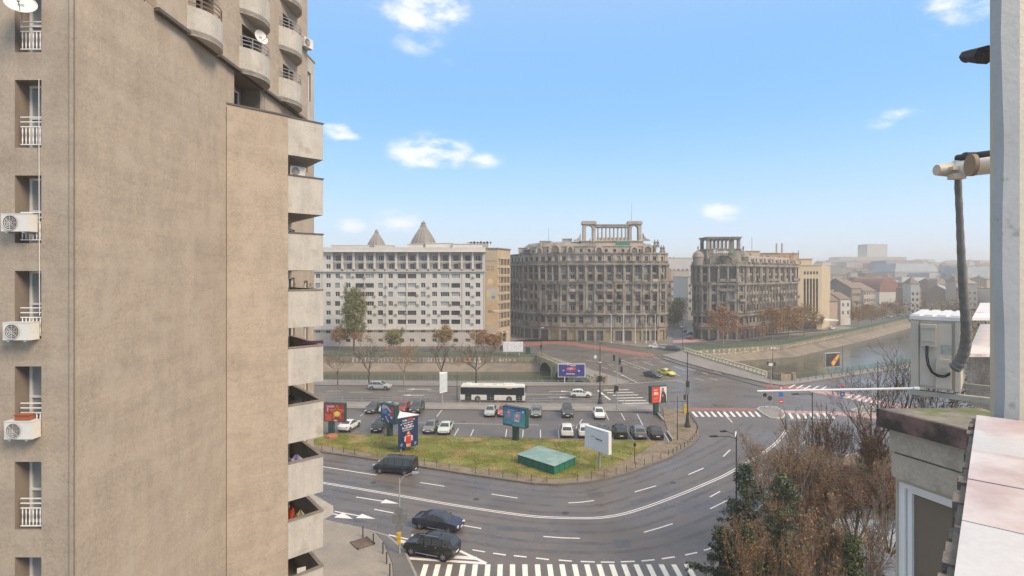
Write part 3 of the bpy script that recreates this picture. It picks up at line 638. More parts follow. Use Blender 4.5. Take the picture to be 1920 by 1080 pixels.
clutter('covered_pile', 'black covered pile on the fourth lowest angular balcony', 'pile', (-11.2, 28.1, z6[5]-1.66), lump(1.3, .9, 1.75, 11), mat('black_cover', (.02, .02, .02), .6, .4, 5, .3))
clutter('rolled_carpet', 'dark purple rolled carpet showing over the middle balcony parapet', 'carpet', (-10.3, 28.3, z6[4]-.05), MB().tube((-.5, 0, 0), (.55, .1, .06), .13, .12, 12), mat('purple_carpet', (.07, .025, .06), .9, .3, 6))
for x, y, lab in ((-11.0, 27.7, 'potted plant nearest the wall on the balcony facing the white block'), (-10.3, 28.1, 'terracotta pot with dry stems on the balcony facing the white block')):
    t = thing('potted_plant', lab, 'potted plant', (x, y, z6[3]-.35), 0)
    mb = MB(); mb.lathe([(.09, 0), (.14, .25), (.14, .28), (.01, .27)], n=12); part('pot', mb, TERRA, t)
    V = []
    for i in range(90):
        a = random.uniform(0, 6.28); r = random.uniform(.02, .2); z = random.uniform(.3, .62); q = .035; p = (r*math.cos(a), r*math.sin(a), z)
        V += [(p[0]+random.uniform(-q, q), p[1]+random.uniform(-q, q), p[2]+random.uniform(-q, q)) for _ in range(3)]
    put('foliage', npmesh('foliage', V, np.arange(270).reshape(-1, 3), mat('pot_leaf', (.07, .10, .03), .8, .4, 9)), t)
clutter('plant_stand', 'wooden stand holding the pots up behind the balcony parapet', 'stand', (-10.65, 27.95, z6[3]-1.66), MB().box(0, 0, 1.27, 1.2, .35, .05).box(-.5, 0, .63, .06, .3, 1.25).box(.5, 0, .63, .06, .3, 1.25), mat('old_wood', (.16, .10, .06), .8, .3, 5), R(35))
# ------------------------------------------------------------------ the neighbouring bay and our own sill (right foreground)
BO = (4.5, 5.6, 18)
bay = thing('enclosed_balcony', 'weathered concrete bay with mossy flat roof and white framed window below ours', 'balcony', BO)
K = (4.14, 6.17); rd = (.349, -1.0); q = math.hypot(*rd); ux, uy = rd[0]/q, rd[1]/q
W1 = 2.4; P2 = (K[0]+ux*W1, K[1]+uy*W1); back = (K[0]+4.0, K[1]+.10); P3 = (P2[0]+3.2, P2[1]+.6)
RUST = mat('rusty_fascia', (.20, .13, .115), .75, .45, 2.5, .3, stain=((.06, .05, .042), 2.2, .42, .52)); CREAM = mat('weathered_concrete_band', (.42, .375, .30), .85, .25, 2.0, .5, streak=.25, fine=.12, stain=((.22, .18, .14), 2.2, .55, .75))
MOSSR = mat('mossy_roof', (.24, .215, .17), .9, .3, 1.6, .5, fine=.2, stain=((.11, .13, .02), 1.9, .47, .62))
zr = EYE-1.5
mb = MB(); mb.prism([K, P2, P3, back], zr-.05, zr); part('roof', mb, MOSSR, bay, off=BO)
mb = MB()
def offset_prism(mb, d, z0, z1, m=0):
    k = (K[0]+uy*d-ux*-0, K[1]-ux*d); a = (K[0]+uy*d*1.0+ux*d*0-ux*abs(0), K[1]-ux*d)
    A = (K[0]-(-uy)*d*1.0-ux*d, K[1]-ux*d-uy*d)      # corner pushed out along both faces
    n = (uy, -ux)                                      # outward normal of the window face (towards the viewer's left)
    A = (K[0]+n[0]*d-ux*d, K[1]+n[1]*d-uy*d); B_ = (P2[0]+n[0]*d, P2[1]+n[1]*d)
    mb.prism([A, B_, P3, (back[0], back[1]+d)], z0, z1, m)
offset_prism(mb, .035, zr-.20, zr-.003); part('fascia', mb, RUST, bay, off=BO)
mb = MB(); offset_prism(mb, -.05, zr-.45, zr-.20); part('concrete_band', mb, CREAM, bay, off=BO)
mb = MB(); offset_prism(mb, -.10, zr-.475, zr-.45); offset_prism(mb, -.065, zr-.74, zr-.475); part('concrete_band', mb, CREAM, bay, off=BO)
# window face below: masonry strip, frame, glass
ins = -.15; n_ = (uy, -ux); Wp = (K[0]+n_[0]*ins+ux*.05, K[1]+n_[1]*ins+uy*.05)
mb = MB(); wall(mb, Wp, (ux, uy), W1-.16, 0, zr-.74, ((.02, 2.1, zr-2.0, zr-.80),), .12); mb.poly([(Wp[0], Wp[1], 0), (Wp[0]+3, Wp[1]+.4, 0), (Wp[0]+3, Wp[1]+.4, zr-.74), (Wp[0], Wp[1], zr-.74)][::-1])
part('bay_wall', mb, mat('cream_bay_wall', (.45, .41, .33), .85, .2, 2, .3, streak=.2), bay, off=BO)
fr = MB()
for a0, a1, z0, z1, dd in ((.02, .085, zr-2.0, zr-.80, .0), (.085, 2.1, zr-.86, zr-.80, .0), (.085, 2.1, zr-2.0, zr-1.93, .0), (.095, .145, zr-1.93, zr-.86, .03), (.145, 2.1, zr-.90, zr-.86, .03), (.145, 2.1, zr-1.93, zr-1.88, .03)):
    c_ = [(Wp[0]+ux*a+n_[0]*(-.02-dd+e), Wp[1]+uy*a+n_[1]*(-.02-dd+e)) for a, e in ((a0, 0), (a1, 0), (a1, -.06), (a0, -.06))]
    fr.prism(c_, z0, z1)
wf = part('window_frame', fr, UPVC, bay, off=BO)
mb = MB(); a0, a1 = .14, 2.1; c_ = [(Wp[0]+ux*a-n_[0]*.085, Wp[1]+uy*a-n_[1]*.085) for a in (a0, a1)]
mb.poly([(*c_[0], zr-1.89), (*c_[1], zr-1.89), (*c_[1], zr-.89), (*c_[0], zr-.89)])
part('window_pane', mb, mat('brown_blind_behind_glass', (.17, .14, .105), .22, .12, 1.2, 0), wf, off=BO)
# sill stub below window
mb = MB(); offset_prism(mb, -.1, zr-2.12, zr-2.02); part('window_sill', mb, CREAM, bay, off=BO)
# our sill: a line of glazed tiles on a rough wall head
d41 = (math.sin(R(41.3)), math.cos(R(41.3))); p41 = (d41[1], -d41[0]); hs = .42
def G3(px_, py_): Y = hs*F/(py_-HZ); return ((px_-CX)*Y/F, Y)
SO = (1.2, 1.2, EYE-hs)
sw = thing('window_sill_wall', 'rough wall head of our own window topped with pink and white tiles', 'window sill', SO)
a_ = G3(1822, 843); 
TP = mat('pink_tile', (.50, .385, .365), .4, .16, 9, .05, fine=.05, stain=((.62, .57, .55), 5, .42, .60)); TW = mat('white_tile', (.55, .525, .515), .4, .10, 6, .04, fine=.05, stain=((.50, .44, .41), 4, .60, .75))
def sp(t, s, z=0): return (a_[0]+d41[0]*t+p41[0]*s, a_[1]+d41[1]*t+p41[1]*s)
TL = .255
for i, m_ in enumerate((TW, TP, TP, TW, TW, TP)):
    t1 = .252-i*TL+.0; t0 = t1-TL+.006; s1 = .19+.004*i
    if i == 0: t1 = .18; t0 = .003
    else: t1 = -(i-1)*TL; t0 = t1-TL+.006
    mb = MB(); mb.prism([sp(t0, .0), sp(t0, s1), sp(t1, s1), sp(t1, 0)], EYE-hs-.012, EYE-hs+(.0006*(i % 2)))
    o = part('tile', mb, m_, sw, off=SO)
mb = MB(); mb.prism([sp(.44, 0), sp(.18, 0), sp(.18, .19), sp(.44, .19)][::-1], EYE-hs-.012, EYE-hs-.001); part('tile', mb, TP, sw, off=SO)
mb = MB(); mb.prism([sp(-1.6, -.01), sp(-1.6, .32), sp(.44, .32), sp(.44, -.01)], EYE-hs-1.3, EYE-hs-.012)
for i in range(46):
    t = -1.5+i*.042; mb.box(*sp(t, -.008+random.uniform(-.002, .002)), EYE-hs-.03-random.random()*.03, .045, .008+.012*random.random(), .05, R(48.7+random.uniform(-2, 2)))
part('wall_head', mb, mat('rough_mortar', (.20, .175, .15), .95, .4, 14, .8), sw, off=SO)
# the grey window jamb
JO = (1.5, 1.75, EYE-hs)
jb = thing('window_jamb', 'tall grey painted window jamb rising at the right edge', 'window jamb', JO)
mb = MB()
jx = lambda px_, Y: (px_-CX)/F*Y
yj = 1.70
ring = []
nz = 26
for i in range(nz+1):
    z = EYE-.44+i*(1.9/nz); e = .010*math.sin(i*.7)*.35+random.uniform(-.0012, .0012)-.0105*(i/nz)
    ring.append([(jx(1864, yj)+e, yj, z), (jx(1871, yj)+e, yj-.022, z), (jx(1912, yj-.03), yj-.03, z), (jx(1914, yj+.12), yj+.12, z), (jx(1870, yj+.12)+e, yj+.12, z)])
vs = [p for r_ in ring for p in r_]; fs = []
for i in range(nz):
    for j in range(5): fs.append((i*5+j, i*5+(j+1) % 5, (i+1)*5+(j+1) % 5, (i+1)*5+j))
mb.add(vs, fs); part('jamb_face', mb, mat('grey_oil_paint', (.36, .37, .365), .42, .10, 5, .12, fine=.04, stain=((.17, .15, .13), 9, .62, .72)), jb, smooth=50, off=JO)
mb = MB(); mb.box(jx(1912, yj-.03)+.11, yj+.03, EYE+.5, .21, .1, 1.96); part('inner_jamb', mb, mat('cream_paint', (.52, .48, .38), .5, .1, 5, .2), jb, off=JO)
# outdoor unit on its bracket
AO = (2.92, 3.78, 22.66)
acz = .575
au = thing('air_conditioner_outdoor_unit', 'beige air conditioner side panel with grey wrapped hose, hung beside our window', 'air conditioner', (2.825, 3.90, 22.70), R(-41.3)); au.scale = (.815, .9, .86)
BEI = mat('beige_ac_casing', (.50, .45, .365), .5, .06, 2.5, .1, fine=.03, streak=.08)
mb = MB(); mb.box(.17, .42, acz/2, .33, .84, acz-.02); part('casing', mb, BEI, au)
mb = MB(); mb.box(.17, .42, acz+.004, .36, .87, .03); 
for x in (.03, .12, .21, .30): mb.box(x, .42, acz+.024, .055, .8, .012)
part('top_cover', mb, mat('ac_lid_white', (.66, .63, .60), .45, .06, 4, .05), au)
mb = MB(); mb.box(.0275, -.012, acz/2-.005, .055, .024, acz-.03); mb.box(.315, -.010, acz/2-.005, .03, .02, acz-.03)
part('corner_post', mb, BEI, au)
mb = MB(); mb.box(.145, -.008, .285, .17, .012, .50); mb.box(.235, -.006, .285, .085, .012, .51); part('side_panel', mb, mat('beige_ac_panel', (.54, .49, .405), .45, .05, 3, .05), au)
mb = MB(); mb.box(.125, -.032, .43, .10, .05, .155); mb.box(.125, -.034, .515, .105, .06, .03); mb.box(.125, -.06, .40, .085, .004, .004); mb.box(.125, -.06, .392, .085, .004, .004); part('terminal_cover', mb, BEI, au)
mb = MB(); mb.box(.225, -.032, .14, .10, .05, .22); mb.box(.225, -.03, .25, .085, .045, .02)
for z in (.165, .18, .195): mb.box(.222, -.06, z, .06, .004, .004)
part('valve_cover', mb, BEI, au)
mb = MB(); mb.box(.24, -.014, .335, .07, .004, .075); part('rating_plate', mb, mat('plate_grey', (.36, .37, .33), .5, .3, 30, 0), au)
mb = MB()
for e in (0, .012): 
    pts = [(.11+e, -.06, .36), (.11+e, -.07, .28), (.12+e, -.075, .21), (.145+e, -.075, .155), (.19, -.08, .125+e), (.235, -.08, .125+e), (.27, -.07, .15+e)]
    mb.path(pts, .0055, 6)
part('cable', mb, BLACK, au)
mb = MB(); mb.box(.30, .02, -.035, .66, .05, .04); mb.box(.30, .6, -.035, .66, .05, .04); mb.box(.60, .3, -.06, .05, .7, .05); part('bracket', mb, mat('beige_bracket', (.36, .34, .28), .6, .2, 5, .2), au)
# wrapped hose up to the pipe
hose = thing('wrapped_hose', 'grey tape-wrapped hose running up from the air conditioner to the white pipe', 'hose', (2.9, 3.5, 22.8))
HP = [XZ(1790, 690, 3.62)+(3.62,), XZ(1803, 672, 3.58)+(3.58,), XZ(1811, 640, 3.52)+(3.52,), XZ(1811, 600, 3.45)+(3.45,), XZ(1806, 540, 3.4)+(3.4,), XZ(1802, 470, 3.35)+(3.35,), XZ(1799, 400, 3.3)+(3.3,), XZ(1797, 328, 3.25)+(3.25,)]
HP = [(a, c, b) for a, b, c in HP]; pts = smooth([(p[0], p[2]) for p in HP], 5); yy = np.interp(np.linspace(0, 1, len(pts)), np.linspace(0, 1, len(HP)), [p[1] for p in HP])
mb = MB()
for i in range(len(pts)-1):
    r_ = .036-.018*min(1, i/len(pts)*1.25)
    mb.tube((pts[i][0], yy[i], pts[i][1]), (pts[i+1][0], yy[i+1], pts[i+1][1]), r_*(1.07 if i % 2 else .97), r_*(.97 if i % 2 else 1.05), 12)
part('tape_wrap', mb, mat('grey_tape', (.19, .18, .165), .7, .22, 18, .3), hose, off=(2.9, 3.5, 22.8), smooth=40)
# white pipe end and the dark hose over it
po = (2.6, 3.2, 24.1)
pp = thing('drain_pipe', 'white plastic pipe end with cap sticking out of the jamb', 'pipe', po)
x0, z0 = XZ(1756, 319, 3.2); x1, z1 = XZ(1880, 307, 2.95)
mb = MB(); mb.tube((x0+.12, 3.19, z0+.004), (x1, 2.95, z1), .047, .048, 16); mb.tube((x0+.10, 3.2, z0+.003), (x0+.15, 3.185, z0+.004), .053, .053, 16); part('pipe_body', mb, mat('pvc_white', (.70, .67, .58), .4, .06, 4, 0), pp, smooth=40, off=po)
mb = MB(); mb.tube((x0, 3.2, z0), (x0+.11, 3.2, z0+.003), .032, .046, 12); mb.box(x0+.085, 3.16, z0-.045, .07, .05, .03); mb.box(x0+.085, 3.15, z0+.0, .08, .03, .02); part('end_cap', mb, mat('pvc_aged', (.55, .47, .37), .5, .1, 4, 0), pp, smooth=40, off=po)
mb = MB(); mb.tube((x1-.145, 2.99, z1), (x1-.125, 2.985, z1), .060, .060, 16); part('strap', mb, mat('brown_strap', (.28, .20, .13), .7, .2, 6, 0), pp, smooth=40, off=po)
mb = MB(); xa, za = XZ(1795, 297, 3.2); xb, zb = XZ(1862, 286, 3.0); mb.path([(xa, 3.2, za), ((xa+xb)/2, 3.1, (za+zb)/2-.002), (xb+.05, 3.0, zb)], .021, 10); mb.tube((xa-.0, 3.15, za-.01), (xa+.05, 3.15, za-.01), .035, .035, 10)
tag(put('rubber_hose', mb.mesh('rubber_hose', mat('dark_rubber', (.05, .045, .04), .7, .2, 9, .2))), 'dark rubber hose lying over the white pipe end', 'hose')
mb = MB(); xa, za = XZ(1420, 733.5, 3.9); xb, zb = XZ(1708, 728, 3.7); mb.tube((xa, 3.9, za), (xb+.04, 3.7, zb), .0070, .0078, 8); mb.tube((xb+.02, 3.7, zb), (xb+.05, 3.69, zb), .011, .011, 8)
tag(put('condensate_tube', mb.mesh('condensate_tube', WHITEM)), 'long thin white tube pointing left from the foot of the beige air conditioner', 'tube')
mb = MB(); xa, za = XZ(1813, 100, 2.6); xb, zb = XZ(1870, 88, 2.3)
mb.tube((xa+.01, 2.62, za-.005), (xb, 2.36, zb-.01), .026, .040, 7); mb.box(xa+.015, 2.6, za-.02, .03, .05, .03, .4)
tag(put('broken_bracket', mb.mesh('broken_bracket', mat('rotten_wood', (.045, .035, .028), .9, .3, 14, .5))), 'broken dark wooden stub jutting from the jamb against the sky', 'bracket')
# metal sheets beyond
SHT = mat('weathered_white_sheet', (.68, .62, .60), .55, .1, 3, .1, stain=((.30, .17, .12), 2.5, .60, .72))
def sheet(label, q4, Y4):
    mb = MB(); P = [(XZ(*q_, y_)[0], y_, XZ(*q_, y_)[1]) for q_, y_ in zip(q4, Y4)]; lo = [(a, b, c-.02) for a, b, c in P]
    mb.add(P+lo, [(0, 1, 2, 3), (7, 6, 5, 4), (0, 4, 5, 1), (1, 5, 6, 2), (2, 6, 7, 3), (3, 7, 4, 0)])
    return tag(put('metal_sheet', mb.mesh('metal_sheet', SHT)), label, 'metal sheet')
sheet('upper pale metal sheet jutting out behind the grey jamb', [(1823, 596), (1900, 596), (1900, 567), (1838, 568)], (4.3, 4.3, 6.2, 6.2))
sheet('lower pale metal sheet with rust patches behind the grey jamb', [(1813, 664), (1900, 664), (1900, 607), (1838, 608)], (3.9, 3.9, 6.2, 6.2))
mb = MB(); xa, za = XZ(1855, 665, 4.6); xb, zb = XZ(1847, 800, 4.5); mb.box(xa+.12, 4.7, EYE-.91, .2, .3, .46)
tag(put('concrete_post', mb.mesh('concrete_post', mat('peeling_concrete', (.40, .36, .31), .9, .4, 6, .8, fine=.2))), 'peeling concrete post under the rusty metal sheet', 'post')
# ------------------------------------------------------------------ vehicles
TYRE = mat('tyre_rubber', (.018, .018, .018), .8, .2, 5, 0); RIM = mat('wheel_alloy', (.38, .38, .39), .35, .1, 5, 0, metal=.6)
CGL = mat('car_glass', (.05, .056, .06), .06, 0, 1); HEADL = mat('headlight_glass', (.6, .6, .56), .15, 0, 1); TAILL = mat('tail_light_red', (.35, .012, .012), .2, 0, 1)
PLATE = mat('license_plate_white', (.7, .7, .68), .5, 0, 1); DARKP = mat('dark_trim', (.02, .02, .02), .6, 0, 1)
CARK = {
 'sedan': (4.7, 1.82, [(0, .80, .46, .80, .83), (.03, .93, .30, .92, .95), (.13, .98, .24, .97, 1.03), (.19, 1, .2, .97, 1.10), (.33, 1, .2, .96, 1.38), (.44, 1, .2, .95, 1.45), (.54, 1, .2, .94, 1.42), (.61, 1, .2, .93, 1.35), (.75, 1, .2, .91, .97), (.88, .97, .22, .82, .87), (.965, .90, .28, .68, .73), (1, .76, .40, .54, .58)]),
 'hatch': (4.1, 1.75, [(0, .82, .42, .92, .96), (.03, .94, .3, .95, 1.04), (.12, .99, .22, .97, 1.38), (.25, 1, .2, .97, 1.48), (.42, 1, .2, .96, 1.52), (.56, 1, .2, .95, 1.46), (.75, 1, .2, .94, 1.02), (.9, .97, .22, .84, .89), (.97, .9, .28, .68, .73), (1, .78, .4, .54, .58)]),
 'suv': (4.55, 1.86, [(0, .84, .48, 1.05, 1.08), (.02, .95, .34, 1.08, 1.15), (.10, .99, .26, 1.10, 1.58), (.22, 1, .24, 1.10, 1.67), (.42, 1, .24, 1.08, 1.70), (.57, 1, .24, 1.06, 1.62), (.73, 1, .24, 1.04, 1.13), (.89, .97, .26, .98, 1.03), (.97, .91, .32, .82, .86), (1, .8, .44, .66, .7)]),
 'van': (5.1, 1.95, [(0, .88, .42, 1.1, 1.72), (.015, .97, .3, 1.1, 1.86), (.08, 1, .24, 1.1, 1.93), (.25, 1, .24, 1.1, 1.95), (.45, 1, .24, 1.1, 1.95), (.62, 1, .24, 1.1, 1.92), (.72, 1, .24, 1.08, 1.84), (.87, .99, .24, 1.05, 1.17), (.96, .93, .3, .92, .97), (1, .8, .4, .7, .75)])}
_CM = {}
def car_meshes(kind):
    if kind in _CM: return _CM[kind]
    Ln, Wd, st = CARK[kind]; hw = Wd/2; rings = []
    for t, k, zb, zl, zt_ in st:
        x = (t-.5)*Ln; h = hw*k; d = zt_-zl; up = h*(.96-.24*min(1, d/.45))
        half = [(.0, zb), (.82*h, zb), (.97*h, zb+.10), (h, (zb+zl)*.5), (.985*h, zl-.06), (.955*h, zl), (up+.02*h, zt_-.06 if d > .15 else zl+.6*d), (up*.86, zt_-.005), (0, zt_+.02)]
        ring = [(x, -a, z) for a, z in half[::-1]]+[(x, a, z) for a, z in half[1:-1]]
        rings.append(ring)
    n = len(rings[0]); mb = MB(); mb.v = [p for r_ in rings for p in r_]
    for i in range(len(rings)-1):
        for j in range(n): mb.f.append((i*n+j, (i+1)*n+j, (i+1)*n+(j+1) % n, i*n+(j+1) % n)); mb.m.append(0)
    mb.f.append(tuple(range(n))); mb.m.append(0); mb.f.append(tuple(range((len(rings)-1)*n, len(rings)*n))[::-1]); mb.m.append(0)
    body = mb.mesh('body', [DARKP]); body.shade_smooth(); body.set_sharp_from_angle(angle=R(32))
    glass = []
    def pane(quads, inset=.10, off=.012):
        g = MB()
        for q_ in quads:
            q_ = [np.array(p) for p in q_]; c = sum(q_)/len(q_); nr = np.cross(q_[1]-q_[0], q_[-1]-q_[0]); nr = nr/(np.linalg.norm(nr)+1e-9)
            cen = np.array((c[0], 0, .6))
            if np.dot(nr, c-cen) < 0: nr = -nr; q_ = q_[::-1]
            g.poly([tuple(p+(c-p)*inset+nr*off) for p in q_])
        return g.mesh('window', [CGL])
    # half ring indices: ring goes -y top .. bottom .. +y ; top index 0 ; belt at 3, roof edge at 2
    for i in range(len(rings)-1):
        d0 = st[i][4]-st[i][3]; d1 = st[i+1][4]-st[i+1][3]
        if (d0+d1)/2 > .21 and not (kind == 'van' and i < 4 and False):
            for a, b in ((3, 2), (n-3, n-2)):
                glass.append(pane([[rings[i][a], rings[i+1][a], rings[i+1][b], rings[i][b]]], .09 if min(d0, d1) > .3 else .14))
        if abs(st[i+1][4]-st[i][4]) > .25 and max(d0, d1) > .3 and 0 < i:
            r0, r1 = rings[i], rings[i+1]; wl = [r0[2], r0[1], r0[0], r0[n-1], r0[n-2]]; wr = [r1[2], r1[1], r1[0], r1[n-1], r1[n-2]]
            k0 = .08; ql = [np.array(p) for p in (wl[1], wl[3], wr[3], wr[1])]
            glass.append(pane([[wl[1], wl[3], wr[3], wr[1]]], .05, .035))
    wb = {'sedan': (.19, .80), 'hatch': (.17, .81), 'suv': (.18, .81), 'van': (.2, .81)}[kind]; rr = {'sedan': .32, 'hatch': .31, 'suv': .37, 'van': .34}[kind]
    ty = MB(); ty.lathe([(.6*rr, -.1), (rr*.97, -.11), (rr, -.07), (rr, .07), (rr*.97, .11), (.6*rr, .1)], n=20); tyre = ty.mesh('wheel', [TYRE]); tyre.shade_smooth()
    ri = MB(); ri.lathe([(.01, .095), (.1*rr, .1)], n=10); ri.lathe([(.55*rr, .085), (.62*rr, .10), (.66*rr, .10)], n=20)
    for a in range(5):
        t = a*2*math.pi/5; c, s = math.cos(t), math.sin(t); w2 = .11*rr
        ri.poly([(-s*w2, c*w2, .1), (c*.6*rr-s*w2*.8, s*.6*rr+c*w2*.8, .095), (c*.6*rr+s*w2*.8, s*.6*rr-c*w2*.8, .095), (s*w2, -c*w2, .1)][::-1])
    ri.lathe([(.01, .06), (.6*rr, .06)], n=16, m=1)
    rim = ri.mesh('rim', [RIM, DARKP])
    ar = MB(); ar.lathe([(.01, 0), (rr*1.16, 0), (rr*1.16, -.05)], n=20); arch = ar.mesh('wheel_arch', [DARKP])
    _CM[kind] = (Ln, Wd, body, glass, wb, rr, tyre, rim, arch, st); return _CM[kind]
PAINTS = {}
def paint(col, rough=.25):
    k = tuple(col)
    if k not in PAINTS:
        m = mat('car_paint_%d' % len(PAINTS), col, rough, .06, 1.2, 0, rvar=.05); m.node_tree.nodes['Principled BSDF'].inputs['Coat Weight'].default_value = .35; m.node_tree.nodes['Principled BSDF'].inputs['Coat Roughness'].default_value = .08; PAINTS[k] = m
    return PAINTS[k]
def car(kind, col, label, x, y, hd, name='parked_car', group=None, detail=2, cat='car', extra=None, z=0., grille=True):
    Ln, Wd, body, glass, wb, rr, tyre, rim, arch, st = car_meshes(kind)
    t = thing(name, label, cat, (x, y, z), R(hd), group)
    b = put('body', body, t); b.material_slots[0].link = 'OBJECT'; b.material_slots[0].material = paint(col)
    for g in glass: put('window', g, t)
    for k, fx in enumerate(wb):
        for s in (-1, 1):
            X = (fx-.5)*Ln; a_ = put('wheel_arch', arch, t, (X, s*(Wd/2+.004), rr+.02), rot=(R(-90*s), 0, 0))
            w_ = put('wheel', tyre, t, (X, s*(Wd/2-.085), rr), rot=(R(-90*s), 0, 0)); put('rim', rim, w_)
    zf = st[-2][3]; zr_ = st[1][3]
    for s in (-1, 1):
        put('headlight', boxm((.16, .38, .13), HEADL), t, (Ln*.475, s*Wd*.335, zf-.03), R(-s*22))
        put('tail_light', boxm((.10, .30, .16), TAILL), t, (-Ln*.482, s*Wd*.36, zr_-.10), R(s*14))
        if detail > 1: put('wing_mirror', boxm((.12, .2, .13), None), t, (Ln*.17, s*(Wd/2+.08), st[5][3]+.06)); 
    if detail > 1:
        for o in t.children:
            if o.name.startswith('wing_mirror'): o.material_slots[0].link = 'OBJECT'; o.material_slots[0].material = paint(col)
        put('license_plate', boxm((.02, .5, .11), PLATE), t, (Ln*.502, 0, .47)); put('license_plate', boxm((.02, .5, .11), PLATE), t, (-Ln*.502, 0, .60))
        put('grille', boxm((.06, .9, .16), DARKP), t, (Ln*.488, 0, .58 if kind != 'suv' else .68))
        put('bumper', boxm((.05, Wd*.78, .10), DARKP), t, (Ln*.49, 0, .36)); put('bumper', boxm((.05, Wd*.78, .12), DARKP), t, (-Ln*.492, 0, .40))
    if extra: extra(t, Ln, Wd)
    return t
_BX = {}
def boxm(sz, m):
    k = (sz, m.name if m else None)
    if k not in _BX: _BX[k] = MB().box(0, 0, 0, *sz).mesh('block', [m if m else DARKP])
    return _BX[k]
WH, SI, GR, DG, BK, RD, NV = (.68, .67, .64), (.36, .37, .37), (.16, .17, .17), (.05, .055, .055), (.016, .017, .018), (.26, .035, .03), (.022, .026, .05)
RH = -94.
def at_front(px_, py_, hd, Ln, z=0):
    g = G2(px_, py_); return g[0]-math.cos(R(hd))*Ln/2, g[1]-math.sin(R(hd))*Ln/2
PK = 'cars parked in the lot beyond the grass'
for kind, col, p, hd, lab in (
    ('sedan', DG, (692, 777.5), RH, 'dark grey sedan at the left end of the upper parking row'),
    ('hatch', SI, (718, 777), RH, 'pale car half hidden behind the blue poster box on the green post'),
    ('hatch', RD, (750, 776), RH, 'dark red car between the poster box and the dark grey hatchback'),
    ('suv', DG, (776, 777.5), RH, 'dark grey boxy car right of the dark red one'),
    ('hatch', SI, (917, 783.5), RH, 'silver hatchback left of the pink-red one, upper row'),
    ('hatch', (.42, .10, .09), (942, 783), RH, 'faded red hatchback behind the light blue billboard'),
    ('sedan', GR, (1005, 784.5), RH, 'mid grey car just right of the light blue billboard'),
    ('suv', DG, (1064.5, 785), RH, 'dark SUV alone in the middle of the upper row'),
    ('hatch', WH, (1125, 788), RH, 'white car at the right end of the upper parking row'),
    ('hatch', BK, (704, 813), RH, 'black hatchback in the lower row left of the green post'),
    ('hatch', GR, (802, 815), RH, 'grey hatchback right beside the large navy billboard'),
    ('sedan', (.52, .56, .50), (830, 817), RH, 'pale green white sedan next to the grey hatchback, lower row')):
    Ln = CARK[kind][0]; x, y = at_front(*p, hd, Ln); car(kind, col, lab, x, y, hd, group=PK, z=.005)
for kind, col, p, hd, lab in (
    ('sedan', WH, (641, 812), 180+RH-6, 'white fastback seen from behind beside the red star billboard'),
    ('suv', WH, (1063.5, 823), 180+RH, 'white compact SUV left of the white advertising panel'),
    ('suv', WH, (1097, 823.5), 180+RH, 'white SUV partly hidden by the white advertising panel'),
    ('hatch', DG, (1132, 825), 180+RH, 'dark hatchback half hidden right of the white panel'),
    ('suv', BK, (1165.5, 825.5), 180+RH, 'black SUV second from right but one in the lower row'),
    ('suv', GR, (1201, 826), 180+RH, 'bronze grey SUV between the black SUV and the black sedan'),
    ('sedan', BK, (1234, 826.5), 180+RH, 'black sedan at the right end of the lower row')):
    Ln = CARK[kind][0]; g = G2(*p); x, y = g[0]+math.cos(R(hd))*Ln/2, g[1]+math.sin(R(hd))*Ln/2; car(kind, col, lab, x, y, hd, group=PK, z=.005)
car('suv', SI, 'silver SUV driving on the canal road behind the parking lot', -27.1, 113.0, -2, 'car')
car('hatch', WH, 'white hatchback on the canal road ahead of the bus', 13.25, 106.0, -3, 'car')
def _rails(t, Ln, Wd):
    for s in (-1, 1): mb = MB(); mb.tube((-.9, s*.62, 1.74), (.75, s*.62, 1.73), .022, .022, 6); part('roof_rail', mb, RIM, t)
    for s in (-1, 1): mb = MB(); mb.tube((-1.0, s*(Wd/2+.03), .36), (1.0, s*(Wd/2+.03), .36), .035, .035, 6); part('side_step', mb, RIM, t)
    for s in (-1, 1): put('door_handle', boxm((.16, .03, .03), RIM), t, (.1, s*(Wd/2+.0), 1.0)); put('door_handle', boxm((.16, .03, .03), RIM), t, (-.8, s*(Wd/2+.0), 1.02))
    mb = MB(); mb.box(-.85, 0, 1.735, .06, .1, .06); part('roof_antenna', mb, DARKP, t)
t = car('suv', BK, 'black SUV with silver side steps stopped at the zebra crossing', -6.75, 46.45, 160.5, 'car', extra=_rails); t.scale = (1.03, 1.02, 1.03)
car('sedan', NV, 'dark navy liftback with lit-looking headlamp beside the black SUV', -6.85, 51.2, -17.5, 'car')
car('van', BK, 'black van driving left on the road round the grass island', -13.85, 65.6, 168, 'van', cat='van')
car('hatch', (.38, .46, .52), 'pale blue car just entering at the bottom edge of the picture', -3.1, 39.3, 12, 'car')
car('sedan', DG, 'dark grey sedan waiting beside the yellow taxi', 32.3, 126.6, -60, 'car')
def _taxi(t, Ln, Wd): mb = MB(); mb.box(-.1, 0, 1.52, .25, .5, .14); part('taxi_sign', mb, PLATE, t)
car('sedan', (.74, .62, .04), 'bright yellow taxi on the wide crossing', 36.1, 129.0, -60, 'taxi', cat='taxi', extra=_taxi)
FC = 'cars queued before the old hotel-like block'
for kind, col, p, hd, lab in (('sedan', WH, (1229, 653), -8, 'white sedan in the queue by the flagpoles'), ('hatch', SI, (1247, 655), -10, 'silver car behind the white sedan in the queue'), ('suv', DG, (1262, 657.5), -12, 'dark car at the right end of the queue'),
                              ('suv', SI, (1278, 616), -100, 'white van-like car far up the side street'), ('hatch', DG, (1283, 622), -100, 'dark car parked on the left kerb of the side street'), ('hatch', GR, (1293, 628), 84, 'grey car driving up the side street'), ('hatch', (.1, .03, .03), (1294, 636), 84, 'dark red car at the mouth of the side street')):
    g = G2(*p); car(kind, col, lab, g[0], g[1], hd, 'car', detail=1)
